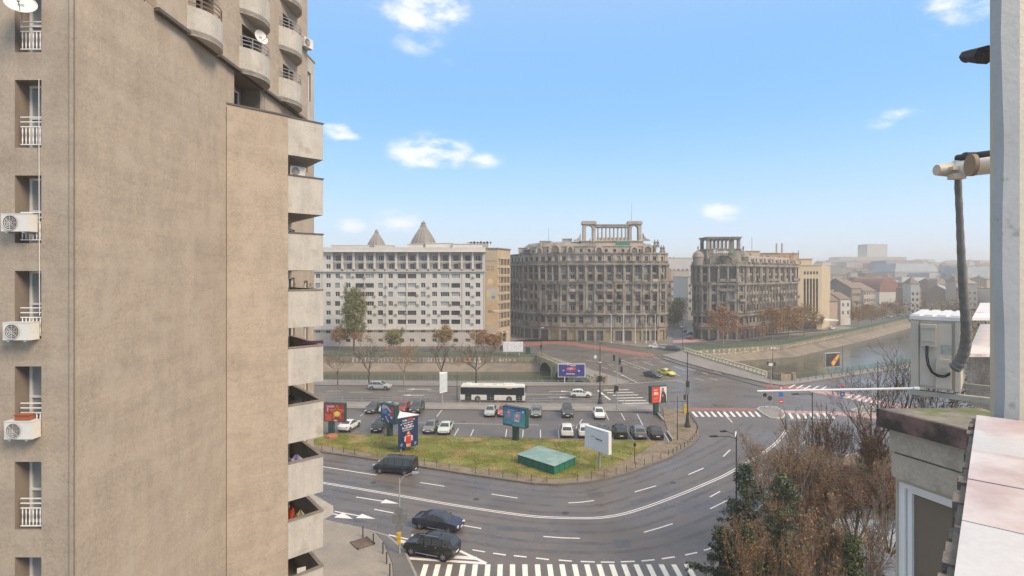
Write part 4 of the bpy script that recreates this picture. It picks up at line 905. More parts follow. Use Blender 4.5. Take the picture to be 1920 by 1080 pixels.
for kind, col, p, hd, lab in (('hatch', WH, (1559, 618), 38, 'white car on the quay road nearest the beige block'), ('sedan', WH, (1668, 595), 30, 'white car on the quay road by the autumn trees'), ('suv', SI, (1688, 591), 30, 'silver car behind the white one on the quay road'), ('suv', WH, (1694, 586.5), 30, 'white van last in line on the quay road'), ('hatch', BK, (948, 656), 5, 'dark car behind the blank white billboard')):
    g = G2(*p); car(kind, col, lab, g[0], g[1], hd, 'car', detail=1)
# ------------------------------------------------------------------ the bus
BO_ = (-3.55, 103.1, 0)
bus = thing('city_bus', 'long white and black city bus on the canal road', 'bus', BO_, R(-3.6))
BW = mat('bus_white', (.70, .68, .60), .35, .06, 1.2, 0); BG = mat('bus_black_glass', (.018, .02, .026), .12, .3, .6, 0)
mb = MB(); pf = [(-6.0, .45), (-6.05, 1.2), (-6.0, 2.6), (-5.8, 2.95), (5.7, 2.95), (5.95, 2.7), (6.05, 1.4), (6.02, .45)]
def xz_prism(mb, pf, y0, y1, m=0):
    n = len(pf); vs = [(x, y0, z) for x, z in pf]+[(x, y1, z) for x, z in pf]
    mb.add(vs, [(i, i+n, (i+1) % n+n, (i+1) % n) for i in range(n)]+[tuple(range(n)), tuple(range(2*n-1, n-1, -1))], m)
xz_prism(mb, [(x, .32 if z == .45 else z) for x, z in pf], -1.22, 1.22); part('body', mb, BW, bus)
for s in (-1, 1):
    y = s*1.235
    xs = [(-5.95, -5.0), (-4.95, -3.55), (-3.5, -2.1), (-2.05, -.6), (-.55, .9), (.95, 2.35), (2.4, 3.9), (3.95, 4.7), (4.75, 5.85)]
    put('window_band', boxm((11.8, .02, 1.34), DARKP), bus, (0, y-s*.012, 1.95))
    for a, b in xs: put('window', boxm((b-a-.0, .03, 1.32 if b < 5.5 else 1.5), BG), bus, ((a+b)/2, y, 1.95))
    for a, b in ((-5.1, -3.9), (-1.05, .35), (4.35, 5.55)):
        if s < 0:
            for k in (0, 1): put('door', boxm(((b-a)/2-.03, .035, 2.15), BG), bus, (a+(b-a)*(.25+.5*k), y-.01, 1.42))
    for x in (-2.75, 3.1):
        w_ = put('wheel', car_meshes('suv')[6], bus, (x, s*1.14, .46), rot=(R(-90*s), 0, 0), sc=1.28); put('rim', car_meshes('suv')[7], w_)
        put('wheel_arch', car_meshes('suv')[8], bus, (x, s*1.237, .5), rot=(R(-90*s), 0, 0), sc=1.3)
put('windscreen', boxm((.04, 2.2, 1.6), BG), bus, (6.03, 0, 1.85)); put('rear_window', boxm((.04, 2.0, .9), BG), bus, (-6.03, 0, 2.1))
put('route_display', boxm((1.0, .03, .16), mat('amber_display', (.5, .30, .03), .5, .2, 9)), bus, (3.1, -1.262, 2.5))
mb = MB(); mb.box(3.0, 0, 3.05, 1.9, 1.5, .22); part('roof_unit', mb, BW, bus); mb = MB(); mb.box(-4.6, 0, 3.05, .9, 1.6, .22); part('roof_unit', mb, BW, bus)
for x in (-2.2, .3): mb = MB(); mb.box(x, 0, 2.98, .8, .8, .06); part('roof_hatch', mb, mat('bus_hatch', (.5, .48, .42), .5, .1, 3), bus)
for s in (-1, 1): put('headlight', boxm((.05, .35, .18), HEADL), bus, (6.04, s*.9, .75)); put('tail_light', boxm((.05, .2, .35), TAILL), bus, (-6.06, s*1.05, .95)); put('wing_mirror', boxm((.12, .2, .35), DARKP), bus, (6.25, s*1.3, 2.2))
mb = MB(); mb.box(0, 0, .5, 11.4, 2.2, .3); part('underframe', mb, DARKP, bus)
# ------------------------------------------------------------------ the white apartment block
WB = mat('white_block_render', (.60, .565, .51), .85, .08, .12, .2, streak=.10, fine=.05); WBG = mat('block_base_render', (.50, .45, .39), .85, .15, .15, .2, streak=.15)
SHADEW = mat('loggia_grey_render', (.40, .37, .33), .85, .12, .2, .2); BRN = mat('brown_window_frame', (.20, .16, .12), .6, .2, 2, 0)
Y0 = 181.; BX0, BX1 = -74., -8.9
off = (-40, 190, 0)
wb = thing('white_apartment_block', 'long white apartment block with ten rows of windows across the canal', 'building', off)
sx = lambda zx: ((580+zx/3.6)-CX)*Y0/F                     # zoom-x of the study crop to metres
cols = [190, 262, 340, 405, 480, 548, 625, 692, 768, 845, 915, 988, 1068, 1138]
rowz = [23.07, 20.0, 17.1, 14.0, 11.0, 8.05]
holes = []; P0 = (BX0, Y0)
rs = random.Random(4)
wins = []
balc = {5: 0, 6: 1, 7: 0, 9: 0, 10: 1, 11: 1}              # columns of glazed loggias
for ci, c in enumerate(cols):
    x = sx(c)-BX0
    for ri, z in enumerate(rowz):
        if ci in (6, 7, 10, 11, 2, 3): w_, h_ = (2.9, 1.5)
        else: w_, h_ = rs.choice([1.5, 1.5, 1.7]), 1.6
        if ci in (2, 3) and ri > 3: w_ = 1.6
        wins.append((x, z-.8, w_, h_, .35 if w_ < 2 else .5))
    for z in (5.05, 1.9):
        wins.append((x, z-.55, 1.5, 1.15, .25))
for c in (128, 57, -15, -88):
    for z in [29.1, 26.2]+rowz+[5.05]:
        if c < 60 and z > 25: continue
        wins.append((sx(c)-BX0, z-.75, 1.5, 1.5, .3))
mb = MB(); holes = [(x-w_/2, x+w_/2, z, z+h_) for x, z, w_, h_, d in wins]
lg = []                                                    # the recessed top two storeys
xL = sx(160)-BX0; xR = BX1-BX0-.9
holes2 = holes+[(xL, xR, 24.75, 30.9)]
wall(mb, P0, (1, 0), BX1-BX0, 5.5, 31.0, [h for h in holes2 if h[2] > 5.5], .4, 0, 0)
part('wall', mb, WB, wb, off=off)
mb = MB(); wall(mb, (BX0, Y0-.12), (1, 0), BX1-BX0, 0, 5.5, [h for h in holes2 if h[2] < 5.5], .4, 0, 0); part('base_wall', mb, WBG, wb, off=off)
mb = MB(); bays = [sx(c)-BX0 for c in cols]
lw = [(x-.85, x+.85, 28.1, 29.9) for x in bays]+[(x-.75, x+.75, 25.4, 27.1) for x in bays]
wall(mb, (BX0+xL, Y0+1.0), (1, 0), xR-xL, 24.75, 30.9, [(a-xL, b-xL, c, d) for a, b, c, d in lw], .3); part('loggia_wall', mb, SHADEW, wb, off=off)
for a, b, c, d in lw: place_window(wb, off, (BX0, Y0+1.0), (1, 0), (a+b)/2, c, b-a, d-c, .28, window_mesh(b-a, d-c, 'wb%d' % rs.randint(0, 1), 3 if c > 28 else 2, 1, rs.choice([UPVC, BRN]), GLASS))
for x, z, w_, h_, d in wins:
    if w_ > 2:
        k = rs.randint(0, 3); place_window(wb, off, P0, (1, 0), x, z, w_, h_, .35, window_mesh(w_, h_, 'lg%d' % k, (4, 6, 3, 5)[k], 1, (UPVC, BRN, IRON, UPVC)[k], GLASS if k < 3 else GLASSL))
    else: place_window(wb, off, P0 if z > 5.5 else (BX0, Y0-.12), (1, 0), x, z, w_, h_, .3, window_mesh(w_, h_, 'wn%d' % (k := rs.randint(0, 4)), (2, 2, 3, 2, 1)[k], 1, (UPVC, UPVC, UPVC, BRN, IRON)[k], (GLASS, GLASS, GLASS, GLASS, GLASSL)[k]))
for c in [150, 222, 298, 374, 440, 512, 585, 658, 730, 803, 875, 950, 1030, 1103, 1178]:
    mb = MB(); mb.box(sx(c), Y0+.35, 27.9, .62, .9, 6.2); part('pilaster', mb, WB, wb, off=off)
mb = MB(); mb.box((BX0+BX1)/2, Y0+3, 31.7, BX1-BX0+.5, 8, 1.5); mb.box((BX0+BX1)/2, Y0+2.8, 31.0, BX1-BX0+1.0, 8.2, .22); part('parapet', mb, WB, wb, off=off)
for z, p_ in ((24.55, .35), (5.45, .4)): mb = MB(); mb.box((BX0+BX1)/2, Y0+.1-.2, z, BX1-BX0+.2, .2+p_*2, .3); part('cornice', mb, WBG, wb, off=off)
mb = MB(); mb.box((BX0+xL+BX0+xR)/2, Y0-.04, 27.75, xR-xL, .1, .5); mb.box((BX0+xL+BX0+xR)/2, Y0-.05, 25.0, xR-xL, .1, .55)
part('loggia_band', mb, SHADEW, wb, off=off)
for x in [sx(c) for c in (655, 515, 372, 1032, 1180, 88)]: mb = MB(); mb.tube((x, Y0-.1, 5.6), (x, Y0-.1, 31), .08, .08, 5); part('downpipe', mb, WBG, wb, off=off)
for x, wd, h, dy in ((sx(245), 12, .9, 6), (sx(470), 6, 1.0, 8), (sx(700), 5, 1.3, 6), (sx(860), 9, 1.7, 7), (sx(1060), 10, 1.4, 6), (sx(1130), 7, 1.9, 7)):
    mb = MB(); mb.box(x, Y0+dy, 32.45+h/2, wd, 4, h); mb.box(x, Y0+dy, 32.5+h, wd+.5, 4.5, .14); part('roof_hut', mb, WB, wb, off=off)
mb = MB(); mb.prism([(BX0, Y0+1.5), (BX1, Y0+1.5), (BX1, Y0+16), (BX0, Y0+16)], 0, 31.05, bot=False); part('core', mb, SHADEW, wb, off=off)
for i in range(7): mb = MB(); mb.box(sx(1085)+i*1.1, Y0+4, 34.3, .6, .5, .5+.3*(i % 2)); mb.tube((sx(1085)+i*1.1, Y0+4, 33.4), (sx(1085)+i*1.1, Y0+4, 34.2), .05, .05, 4); part('roof_equipment', mb, IRON, wb, off=off)
# facade air conditioners, one object each
acm = MB(); acm.box(0, -.2, 0, .85, .35, .6); acm.lathe([(.01, 0), (.2, 0)], n=8, m=1); 
for i in range(len(acm.v)-16, len(acm.v)): x, y, z = acm.v[i]; acm.v[i] = (x-.08, -.39, y)
acme = acm.mesh('air_conditioner', [mat('facade_ac', (.42, .40, .36), .6, .2, 3), ACG]); n_ = 0
for ci, c in enumerate(cols[:-1]):
    for ri, z in enumerate(rowz):
        if rs.random() < (.75 if ci in (0, 1, 4, 5, 8, 12) else .42):
            x = (sx(c)+sx(cols[ci+1]))/2+rs.uniform(-.25, .25)
            o = put('facade_air_conditioner', acme, None, (x, Y0-.0, z-.5+rs.uniform(-.2, .3))); tag(o, 'air conditioner on the white block, %s row below the loggias, after the %s window' % (ORD(ri+1), ORD(ci+1)), 'air conditioner', 'air conditioners on the white block')
# ------------------------------------------------------------------ the ochre end with the mural
OCH = mat('ochre_render', (.43, .335, .225), .85, .12, .3, .2, streak=.12, fine=.06); off = (-5, 185, 0)
oc = thing('ochre_end_block', 'ochre end block with a tall painted mural next to the white block', 'building', off)
A_, B_, D_ = (-8.85, Y0), (-4.75, Y0), (-.6, 190.0)
mb = MB(); wall(mb, A_, (1, 0), 4.1, 0, 32.0, ((1.2, 3.3, .1, 3.6),), .4)
ln = math.hypot(D_[0]-B_[0], D_[1]-B_[1]); u_ = ((D_[0]-B_[0])/ln, (D_[1]-B_[1])/ln); hs_ = []
for z in [5.6+2.98*i for i in range(8)]:
    for k in range(4): hs_.append((.35+k*2.4, 2.25+k*2.4, z+.2, z+2.3))
hs_ += [(.5, 3.2, .2, 4.4), (3.8, 6.6, .2, 4.4)]
wall(mb, B_, u_, ln, 0, 32.0, hs_, .5); mb.prism([(-8.8, Y0+.6), (-4.9, Y0+.6), (-1.3, 190.2), (-1.3, 198), (-8.8, 198)], 0, 31.6); part('wall', mb, OCH, oc, off=off)
for a, b, c, d in hs_: place_window(oc, off, B_, u_, (a+b)/2, c, b-a, d-c, .48, window_mesh(b-a, d-c, 'oc', 2, 1, BRN, GLASS))
place_window(oc, off, A_, (1, 0), 2.25, .1, 2.1, 3.5, .38, window_mesh(2.1, 3.5, 'oc2', 2, 1, BRN, GLASS), 'door')
mb = MB(); band(mb, [A_, B_, D_], 32.0, 32.35, .35, inner=4); part('roof_edge', mb, BRN, oc, off=off)
for i, z in enumerate((4.6, 8.3, 11.2, 14.2, 17.2, 20.2, 23.2)):
    mb = MB(); band(mb, [B_, D_], z, z+.14, .10); part('ledge', mb, OCH, oc, off=off)
# awning-like white strips over the door
for x, y in ((-6.4, Y0-.4), (-3.2, 182.8), (-1.8, 185.8)): mb = MB(); mb.box(x, y, 4.2, 1.9, .8, .12, 0 if x < -5 else R(65)); part('awning', mb, WHITEM, oc, off=off)
# mural: flat print
def flat(parent, name, pts, y, m, off_): mb = MB(); mb.poly([(a, y, b) for a, b in pts]); return part(name, mb, m, parent, off=off_)
mur = lambda px_, py_: XZ(px_, py_, Y0)
def mp_(zx, zy): return mur(880+zx/4.909, 440+zy/4.909)       # from the 589-px study crop
flat(oc, 'mural', [mp_(150, 830), mp_(258, 830), mp_(258, 345), mp_(150, 345)], Y0-.02, mat('mural_orange', (.47, .32, .17), .8, .25, .25, 0), off)
flat(oc, 'mural', [mp_(158, 600), mp_(256, 600), mp_(256, 515), mp_(232, 495), mp_(195, 490), mp_(158, 512)], Y0-.026, mat('mural_grey', (.42, .37, .36), .8, .15, .4, 0), off)
flat(oc, 'mural', [mp_(158, 572), mp_(200, 572), mp_(196, 536), mp_(158, 530)], Y0-.032, mat('mural_yellow', (.55, .46, .10), .8, .15, .4, 0), off)
flat(oc, 'mural', [mp_(236, 600), mp_(258, 600), mp_(258, 550), mp_(236, 556)], Y0-.034, mat('mural_green', (.40, .45, .14), .8, .15, .4, 0), off)
flat(oc, 'mural', [mp_(205, 592), mp_(238, 592), mp_(238, 562), mp_(205, 562)], Y0-.038, mat('mural_dark', (.20, .22, .24), .8, .15, .4, 0), off)
flat(oc, 'mural', [mp_(170, 450), mp_(215, 455), mp_(222, 420), mp_(196, 400), mp_(172, 415)], Y0-.04, mat('mural_cream', (.60, .44, .24), .8, .15, .4, 0), off)
for z0_, z1_, x0_, n_ in ((250, 236, 155, 12), (303, 288, 158, 9), (330, 312, 155, 9)):     # weathered lettering, too worn to read
    for i in range(n_):
        if i % 5 == 4: continue
        a = x0_+i*8.2; flat(oc, 'lettering', [mp_(a, z0_), mp_(a+5.5, z0_), mp_(a+5.5, z1_), mp_(a, z1_)], Y0-.02, mat('faded_letters', (.28, .19, .11), .8, .2, 1), off)
for i in range(5): a = 172+i*13; flat(oc, 'lettering', [mp_(a, 718), mp_(a+9, 718), mp_(a+9, 696), mp_(a, 696)], Y0-.045, mat('mural_brown', (.22, .12, .06), .8, .2, 1), off)
# ------------------------------------------------------------------ ornate buildings
STN = mat('grey_weathered_stone', (.31, .27, .22), .9, .28, .25, .6, streak=.45, fine=.2, stain=((.11, .097, .082), .30, .47, .64))
STL = mat('pale_attic_stone', (.43, .37, .30), .9, .2, .25, .5, streak=.25, fine=.12, stain=((.22, .18, .15), .3, .52, .7))
STD = mat('dark_recess_stone', (.16, .135, .11), .9, .3, .3, .3); SHOP = mat('shop_glass', (.08, .085, .09), .2, .5, .35, 0)  # STD: darker stone tone for opening reveals, gable recesses and cores
ROOFZ = mat('patched_metal_roof', (.27, .24, .21), .7, .25, .3, .2, stain=((.34, .26, .21), .25, .5, .6))
def column_mesh(r, h, m, key):
    k = ('col', r, h, key)
    if k in _W: return _W[k]
    mb = MB(); mb.box(0, 0, .15, r*2.6, r*2.6, .3); mb.lathe([(r*1.15, .3), (r, .5), (r*.96, h*.5), (r*.84, h-.6), (r*1.1, h-.45), (r*1.25, h-.3)], n=10); mb.box(0, 0, h-.15, r*2.8, r*2.8, .3)
    _W[k] = mb.mesh('column', m); return _W[k]
def facade(parent, off_, pts, bayw, floors, seed, colz=None, pilz=None, arch=None, m=STN):
    """floors: list of (z, h, w, depth); pts left to right"""
    rs = random.Random(seed)
    for a, b in zip(pts, pts[1:]):
        ln = math.hypot(b[0]-a[0], b[1]-a[1]); u = ((b[0]-a[0])/ln, (b[1]-a[1])/ln); n = max(1, int(round(ln/bayw))); bw = ln/n; nx, ny = u[1], -u[0]
        for z0, z1, fl in floors:
            mb = MB(); hs = []
            for k in range(n):
                for (z, h, w_, dp) in fl: hs.append(((k+.5)*bw-min(w_, bw*.72)/2, (k+.5)*bw+min(w_, bw*.72)/2, z, z+h))
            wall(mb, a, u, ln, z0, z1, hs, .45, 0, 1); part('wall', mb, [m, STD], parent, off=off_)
            for h_ in hs:
                q = rs.random()
                if q < .93: place_window(parent, off_, a, u, (h_[0]+h_[1])/2, h_[2], h_[1]-h_[0], h_[3]-h_[2], .43, window_mesh(h_[1]-h_[0], h_[3]-h_[2], 'or%d' % (k2 := rs.randint(0, 5)), (2, 2, 2, 3, 1, 2)[k2], 1+(k2 % 2), (BRN, IRON, UPVC, BRN, IRON, SHADEW)[k2], (GLASS, GLASS, GLASS, GLASS, GLASSL, GLASS)[k2]))
        for (c0, c1, r, step) in (colz or []):
            for k in range(0, n+1, step):
                s = max(.02, min(ln-.02, k*bw)); put('column', column_mesh(r, c1-c0, m, m.name), parent, (a[0]+u[0]*s+nx*.45-off_[0], a[1]+u[1]*s+ny*.45-off_[1], c0), math.atan2(u[1], u[0]))
        for (c0, c1, w_, d) in (pilz or []):
            for k in range(n+1):
                s = max(w_*.6, min(ln-w_*.6, k*bw)); mb = MB(); mb.box(a[0]+u[0]*s+nx*d/2, a[1]+u[1]*s+ny*d/2, (c0+c1)/2, w_, d, c1-c0, math.atan2(u[1], u[0])); mb.box(a[0]+u[0]*s+nx*d*.7, a[1]+u[1]*s+ny*d*.7, c1-.35, w_*1.25, d*1.4, .35, math.atan2(u[1], u[0]))
                part('pilaster', mb, m, parent, off=off_)
        # small balconies under some windows
        for k in range(n):
            for zb in (13.9, 17.6, 21.1):
                if rs.random() < .4:
                    s = (k+.5)*bw; x, y = a[0]+u[0]*s+nx*.5, a[1]+u[1]*s+ny*.5; mb = MB(); mb.box(x, y, zb, bw*.66, 1.0, .16, math.atan2(u[1], u[0])); mb.box(x+nx*.45, y+ny*.45, zb+.5, bw*.66, .08, .85, math.atan2(u[1], u[0]))
                    part('balcony', mb, m, parent, off=off_)
def dentils(parent, off_, pts, z, sz, step, d, m=STN):
    mb = MB()
    for a, b in zip(pts, pts[1:]):
        ln = math.hypot(b[0]-a[0], b[1]-a[1]); u = ((b[0]-a[0])/ln, (b[1]-a[1])/ln); k = int(ln/step)
        for i in range(k): s = (i+.5)*ln/k; mb.box(a[0]+u[0]*s+u[1]*d, a[1]+u[1]*s-u[0]*d, z, sz, d*1.6, sz*1.2, math.atan2(u[1], u[0]))
    o = part('dentils', mb, m, parent, off=off_); o['kind'] = 'stuff'
def balustrade(parent, off_, pts, z, h, m=STN, step=.55, d=.3):
    mb = MB()
    for a, b in zip(pts, pts[1:]):
        ln = math.hypot(b[0]-a[0], b[1]-a[1]); u = ((b[0]-a[0])/ln, (b[1]-a[1])/ln); k = max(2, int(ln/step))
        for i in range(k+1):
            s = i*ln/k; big = i % 7 == 0; mb.box(a[0]+u[0]*s+u[1]*d, a[1]+u[1]*s-u[0]*d, z+h/2, .5 if big else .2, .3 if big else .2, h, math.atan2(u[1], u[0]))
    o = part('balusters', mb, m, parent, off=off_); o['kind'] = 'stuff'
    mb = MB(); band(mb, pts, z+h, z+h+.16, d+.2); part('balustrade_rail', mb, m, parent, off=off_)
off = (25, 205, 0)
ob = thing('ornate_corner_block', 'huge weathered ornate corner block with a colonnaded rooftop pavilion', 'building', off)
pl = [(-.5, 216), (4.5, 205), (10, 199.5), (17, 196.5), (26, 195), (36, 194.3), (46, 194.5), (52, 195.5), (55, 197.5), (56.5, 201), (58, 214)]
fls = [(9.7, 20.6, [(10.3, 2.3, 1.5, .4), (14.1, 2.4, 1.5, .4), (17.7, 2.2, 1.5, .4)]), (20.6, 27.2, [(21.4, 2.2, 1.5, .4), (24.3, 2.2, 1.5, .4)]), (5.2, 9.7, [(6.4, 2.3, 1.6, .4)]), (27.2, 31.0, [(28.3, 1.7, 1.3, .4)])]
facade(ob, off, pl, 2.95, fls[:2]+fls[2:3], 5, colz=[(20.9, 26.9, .36, 1)], pilz=[(9.75, 20.4, .7, .5), (5.3, 9.3, .6, .25)])
facade(ob, off, pl, 2.95, fls[3:], 6, pilz=[(27.9, 30.8, .45, .25)], m=STL)
# ground floor shops
rs2 = random.Random(11); shc = [mat('shopfront_%d' % i, c, .5, .3, .5, 0) for i, c in enumerate(((.26, .16, .09), (.09, .10, .11), (.30, .24, .16), (.12, .13, .14), (.20, .22, .23), (.06, .06, .065), (.33, .26, .13)))]
for a, b in zip(pl, pl[1:]):
    ln = math.hypot(b[0]-a[0], b[1]-a[1]); u = ((b[0]-a[0])/ln, (b[1]-a[1])/ln); n = max(1, int(ln/3.0)); bw = ln/n; mb = MB(); hs = [((k+.14)*bw, (k+.86)*bw, .1, 3.7) for k in range(n)]
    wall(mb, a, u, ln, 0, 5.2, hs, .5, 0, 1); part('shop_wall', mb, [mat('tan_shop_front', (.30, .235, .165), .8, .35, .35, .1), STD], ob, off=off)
    for h_ in hs: place_window(ob, off, a, u, (h_[0]+h_[1])/2, h_[2], h_[1]-h_[0], 3.6, .47, window_mesh(round(h_[1]-h_[0], 1), 3.6, 'sh%d' % (q_ := rs2.randint(0, 6)), 2, 2, shc[q_], SHOP if q_ % 2 else shc[(q_+2) % 7]), 'shop_window')
for z0_, z1_, p_ in ((4.9, 5.25, .5), (9.35, 9.9, .75), (20.35, 20.95, .75), (27.0, 27.5, 1.0), (30.9, 31.3, .6), (13.5, 13.7, .15), (17.1, 17.3, .15)):
    mb = MB(); band(mb, pl, z0_, z1_, p_); part('cornice', mb, STN, ob, off=off)
for z_ in (9.2, 20.2, 26.85): dentils(ob, off, pl, z_, .28, .75, .35)
balustrade(ob, off, pl, 27.5, .8); balustrade(ob, off, pl, 9.9, .75)
# attic upper storey set back, mansard, gables
def inset(pts, d):
    cx, cy = 27, 216; return [(p[0]+(cx-p[0])*d, p[1]+(cy-p[1])*d) for p in pts]
p2 = inset(pl, .10); facade(ob, off, p2[1:9], 3.2, [(31.0, 33.6, [(31.5, 1.2, 1.0, .3)])], 9, m=STL)
mb = MB(); band(mb, p2[1:9], 33.6, 33.9, .3); part('cornice', mb, STL, ob, off=off)
def loft(mb, a, za, b, zb, m=0):
    for i in range(len(a)-1): mb.poly([(*a[i], za), (*a[i+1], za), (*b[i+1], zb), (*b[i], zb)], m)
mb = MB(); p3 = inset(pl, .28); loft(mb, p2, 33.0, p3, 35.6); mb.poly([(*p, 35.6) for p in p3]+[(52, 222, 35.6), (6, 222, 35.6)]); part('mansard_roof', mb, ROOFZ, ob, off=off)
mb = MB(); mb.prism(inset(pl, .06)+[(57, 222), (0, 222)], 0, 31.0, bot=False); part('core', mb, STD, ob, off=off)
mb = MB(); mb.prism(inset(pl, .13)+[(54, 222), (3, 222)], 31.0, 33.2, bot=False); part('core', mb, STD, ob, off=off)
# arched dormers, chimneys, urns
def arch_gable(parent, off_, x, y, z, w_, h, m, rz=0.):
    mb = MB(); n = 10; pf = [(-w_/2, 0)]+[(-w_/2*math.cos(math.pi*i/n), h*.45+h*.55*math.sin(math.pi*i/n)) for i in range(n+1)]+[(w_/2, 0)]
    pi_ = [(a*.6, b*.62+h*.1) for a, b in pf]; c, s = math.cos(rz), math.sin(rz)
    def T(a, d, b): return (x+a*c-d*s, y+a*s+d*c, z+b)
    k = len(pf); vs = [T(a, 0, b) for a, b in pf]+[T(a, 0, b) for a, b in pi_]+[T(a, .7, b) for a, b in pf]+[T(a, .25, b) for a, b in pi_]
    fs = [(i, i+1, k+i+1, k+i) for i in range(k-1)]+[(i+1, i, 2*k+i, 2*k+i+1) for i in range(k-1)]+[(k+i, k+i+1, 3*k+i+1, 3*k+i) for i in range(k-1)]+[tuple(range(3*k, 4*k))]
    mb.add(vs, fs); mb.m = [0]*(len(mb.f)-1)+[1]; part('gable', mb, [m, STD], parent, off=off_)
for x, y, w_, h in ((15.5, 198.2, 4.6, 3.6), (10, 201.0, 2.6, 2.6), (20.8, 197.2, 2.6, 3.0), (48.5, 196.5, 3.6, 3.2), (31, 196.0, 3, 2.6), (43.5, 195.6, 3, 2.6)): arch_gable(ob, off, x, y, 31.3, w_, h, STL)
for i, (x, y, z, sx_, h) in enumerate(((8, 210, 33.6, 4, .9), (12.5, 206, 34.6, 4, 1.3), (20.5, 205, 35.2, 3.2, 1.5), (4.5, 213, 33.0, 4, .7), (16.5, 206, 35.0, 6, .5))):
    mb = MB(); mb.box(x, y, z+h/2-.6, sx_, 3, h+1.2); mb.box(x, y, z+h+.05, sx_+.4, 3.4, .18); part('roof_hut', mb, STL, ob, off=off)
for x, y, z in ((29.2, 197.5, 33.6), (28.0, 197.3, 33.6), (51.2, 197.5, 33.3), (52.4, 198, 33.3), (53.8, 198.6, 31.3), (54.8, 199, 31.3)):
    mb = MB(); mb.box(x, y, z+.5, .9, .9, 1.0); mb.lathe([(.15, z+1.0), (.5, z+1.5), (.55, z+1.9), (.2, z+2.4), (.12, z+2.8), (.01, z+2.9)], x, y, 8); part('urn', mb, STN, ob, off=off)
# pavilion
pvx0, pvx1, pvy = 25.6, 47.0, 199.6
mb = MB(); mb.box((pvx0+pvx1)/2, pvy+4.5, 34.4, pvx1-pvx0+1, 9, 2.4); mb.box((pvx0+pvx1)/2, pvy+4.4, 35.7, pvx1-pvx0+1.8, 9.6, .3); part('pavilion_base', mb, STL, ob, off=off)
for cx in (pvx0+2.4, pvx1-2.4):
    for sgn in (-1, 1):
        mb = MB(); mb.box(cx+sgn*1.75, pvy+1.2, 38.6, 1.1, 2.6, 5.6); part('pavilion_pier', mb, STL, ob, off=off)
    mb = MB(); n = 8
    pf = [(-1.2, 40.2)]+[(-1.2*math.cos(math.pi*i/n), 40.2+1.1*math.sin(math.pi*i/n)) for i in range(n+1)]+[(1.2, 40.2)]
    mb.box(cx, pvy+1.2, 41.6, 4.6, 2.6, .5)
    for i in range(1, len(pf)-1):
        a, b = pf[i], pf[min(i+1, len(pf)-1)]; mb.add([(cx+a[0], pvy-.1, a[1]), (cx+b[0], pvy-.1, b[1]), (cx+b[0], pvy-.1, 41.4), (cx+a[0], pvy-.1, 41.4), (cx+a[0], pvy+2.5, a[1]), (cx+b[0], pvy+2.5, b[1])], [(0, 1, 2, 3), (0, 4, 5, 1)])
    part('pavilion_arch', mb, STL, ob, off=off)
    mb = MB(); mb.box(cx, pvy+1.3, 42.1, 5.3, 3.6, .6); mb.prism([(cx-2.5, pvy-.2), (cx+2.5, pvy-.2), (cx+2.5, pvy+2.8), (cx-2.5, pvy+2.8)], 42.4, 42.95); part('pavilion_roof', mb, STL, ob, off=off)
for i in range(8): put('column', column_mesh(.34, 5.0, STL, 'pv'), ob, (pvx0+5.7+i*(pvx1-pvx0-11.4)/7-off[0], pvy+.7-off[1], 35.85))
mb = MB(); mb.box((pvx0+pvx1)/2, pvy+3, 41.2, pvx1-pvx0-8.6, 6.2, .7); mb.box((pvx0+pvx1)/2, pvy+3, 41.65, pvx1-pvx0-8.4, 6.8, .22); part('entablature', mb, STL, ob, off=off)
mb = MB(); mb.box((pvx0+pvx1)/2, pvy+.9, 36.5, pvx1-pvx0-10.5, .3, 1.0); part('pavilion_parapet', mb, STL, ob, off=off)
for s, x in ((-1, pvx0-.6), (1, pvx1+.6)):
    mb = MB(); pf = [(0, 35.8), (s*2.6, 35.8), (s*2.5, 36.2), (s*1.6, 36.4), (s*.7, 37.0), (s*.25, 38.0), (0, 38.6)]
    n = len(pf); vs = [(x+a, pvy+.3, b) for a, b in pf]+[(x+a, pvy+1.5, b) for a, b in pf]; mb.add(vs, [tuple(range(n)), tuple(range(2*n-1, n-1, -1))]+[(i, (i+1) % n, (i+1) % n+n, i+n) for i in range(n)]); part('scroll_buttress', mb, STL, ob, off=off)
for x0_, x1_, z0_, z1_ in ((36.4, 43, 33.3, 35.0),):
    mb = MB(); mb.box((x0_+x1_)/2, 197.6, 34.2, 5.2, .1, 1.9); part('green_sheet', mb, mat('green_netting', (.03, .20, .13), .8, .2, 1), ob, off=off)
for x, y, z0_, h in ((44.0, 203, 42.9, 7), (13.6, 204, 36, 5)): mb = MB(); mb.tube((x, y, z0_), (x, y, z0_+h), .06, .03, 5); part('antenna', mb, IRON, ob, off=off)
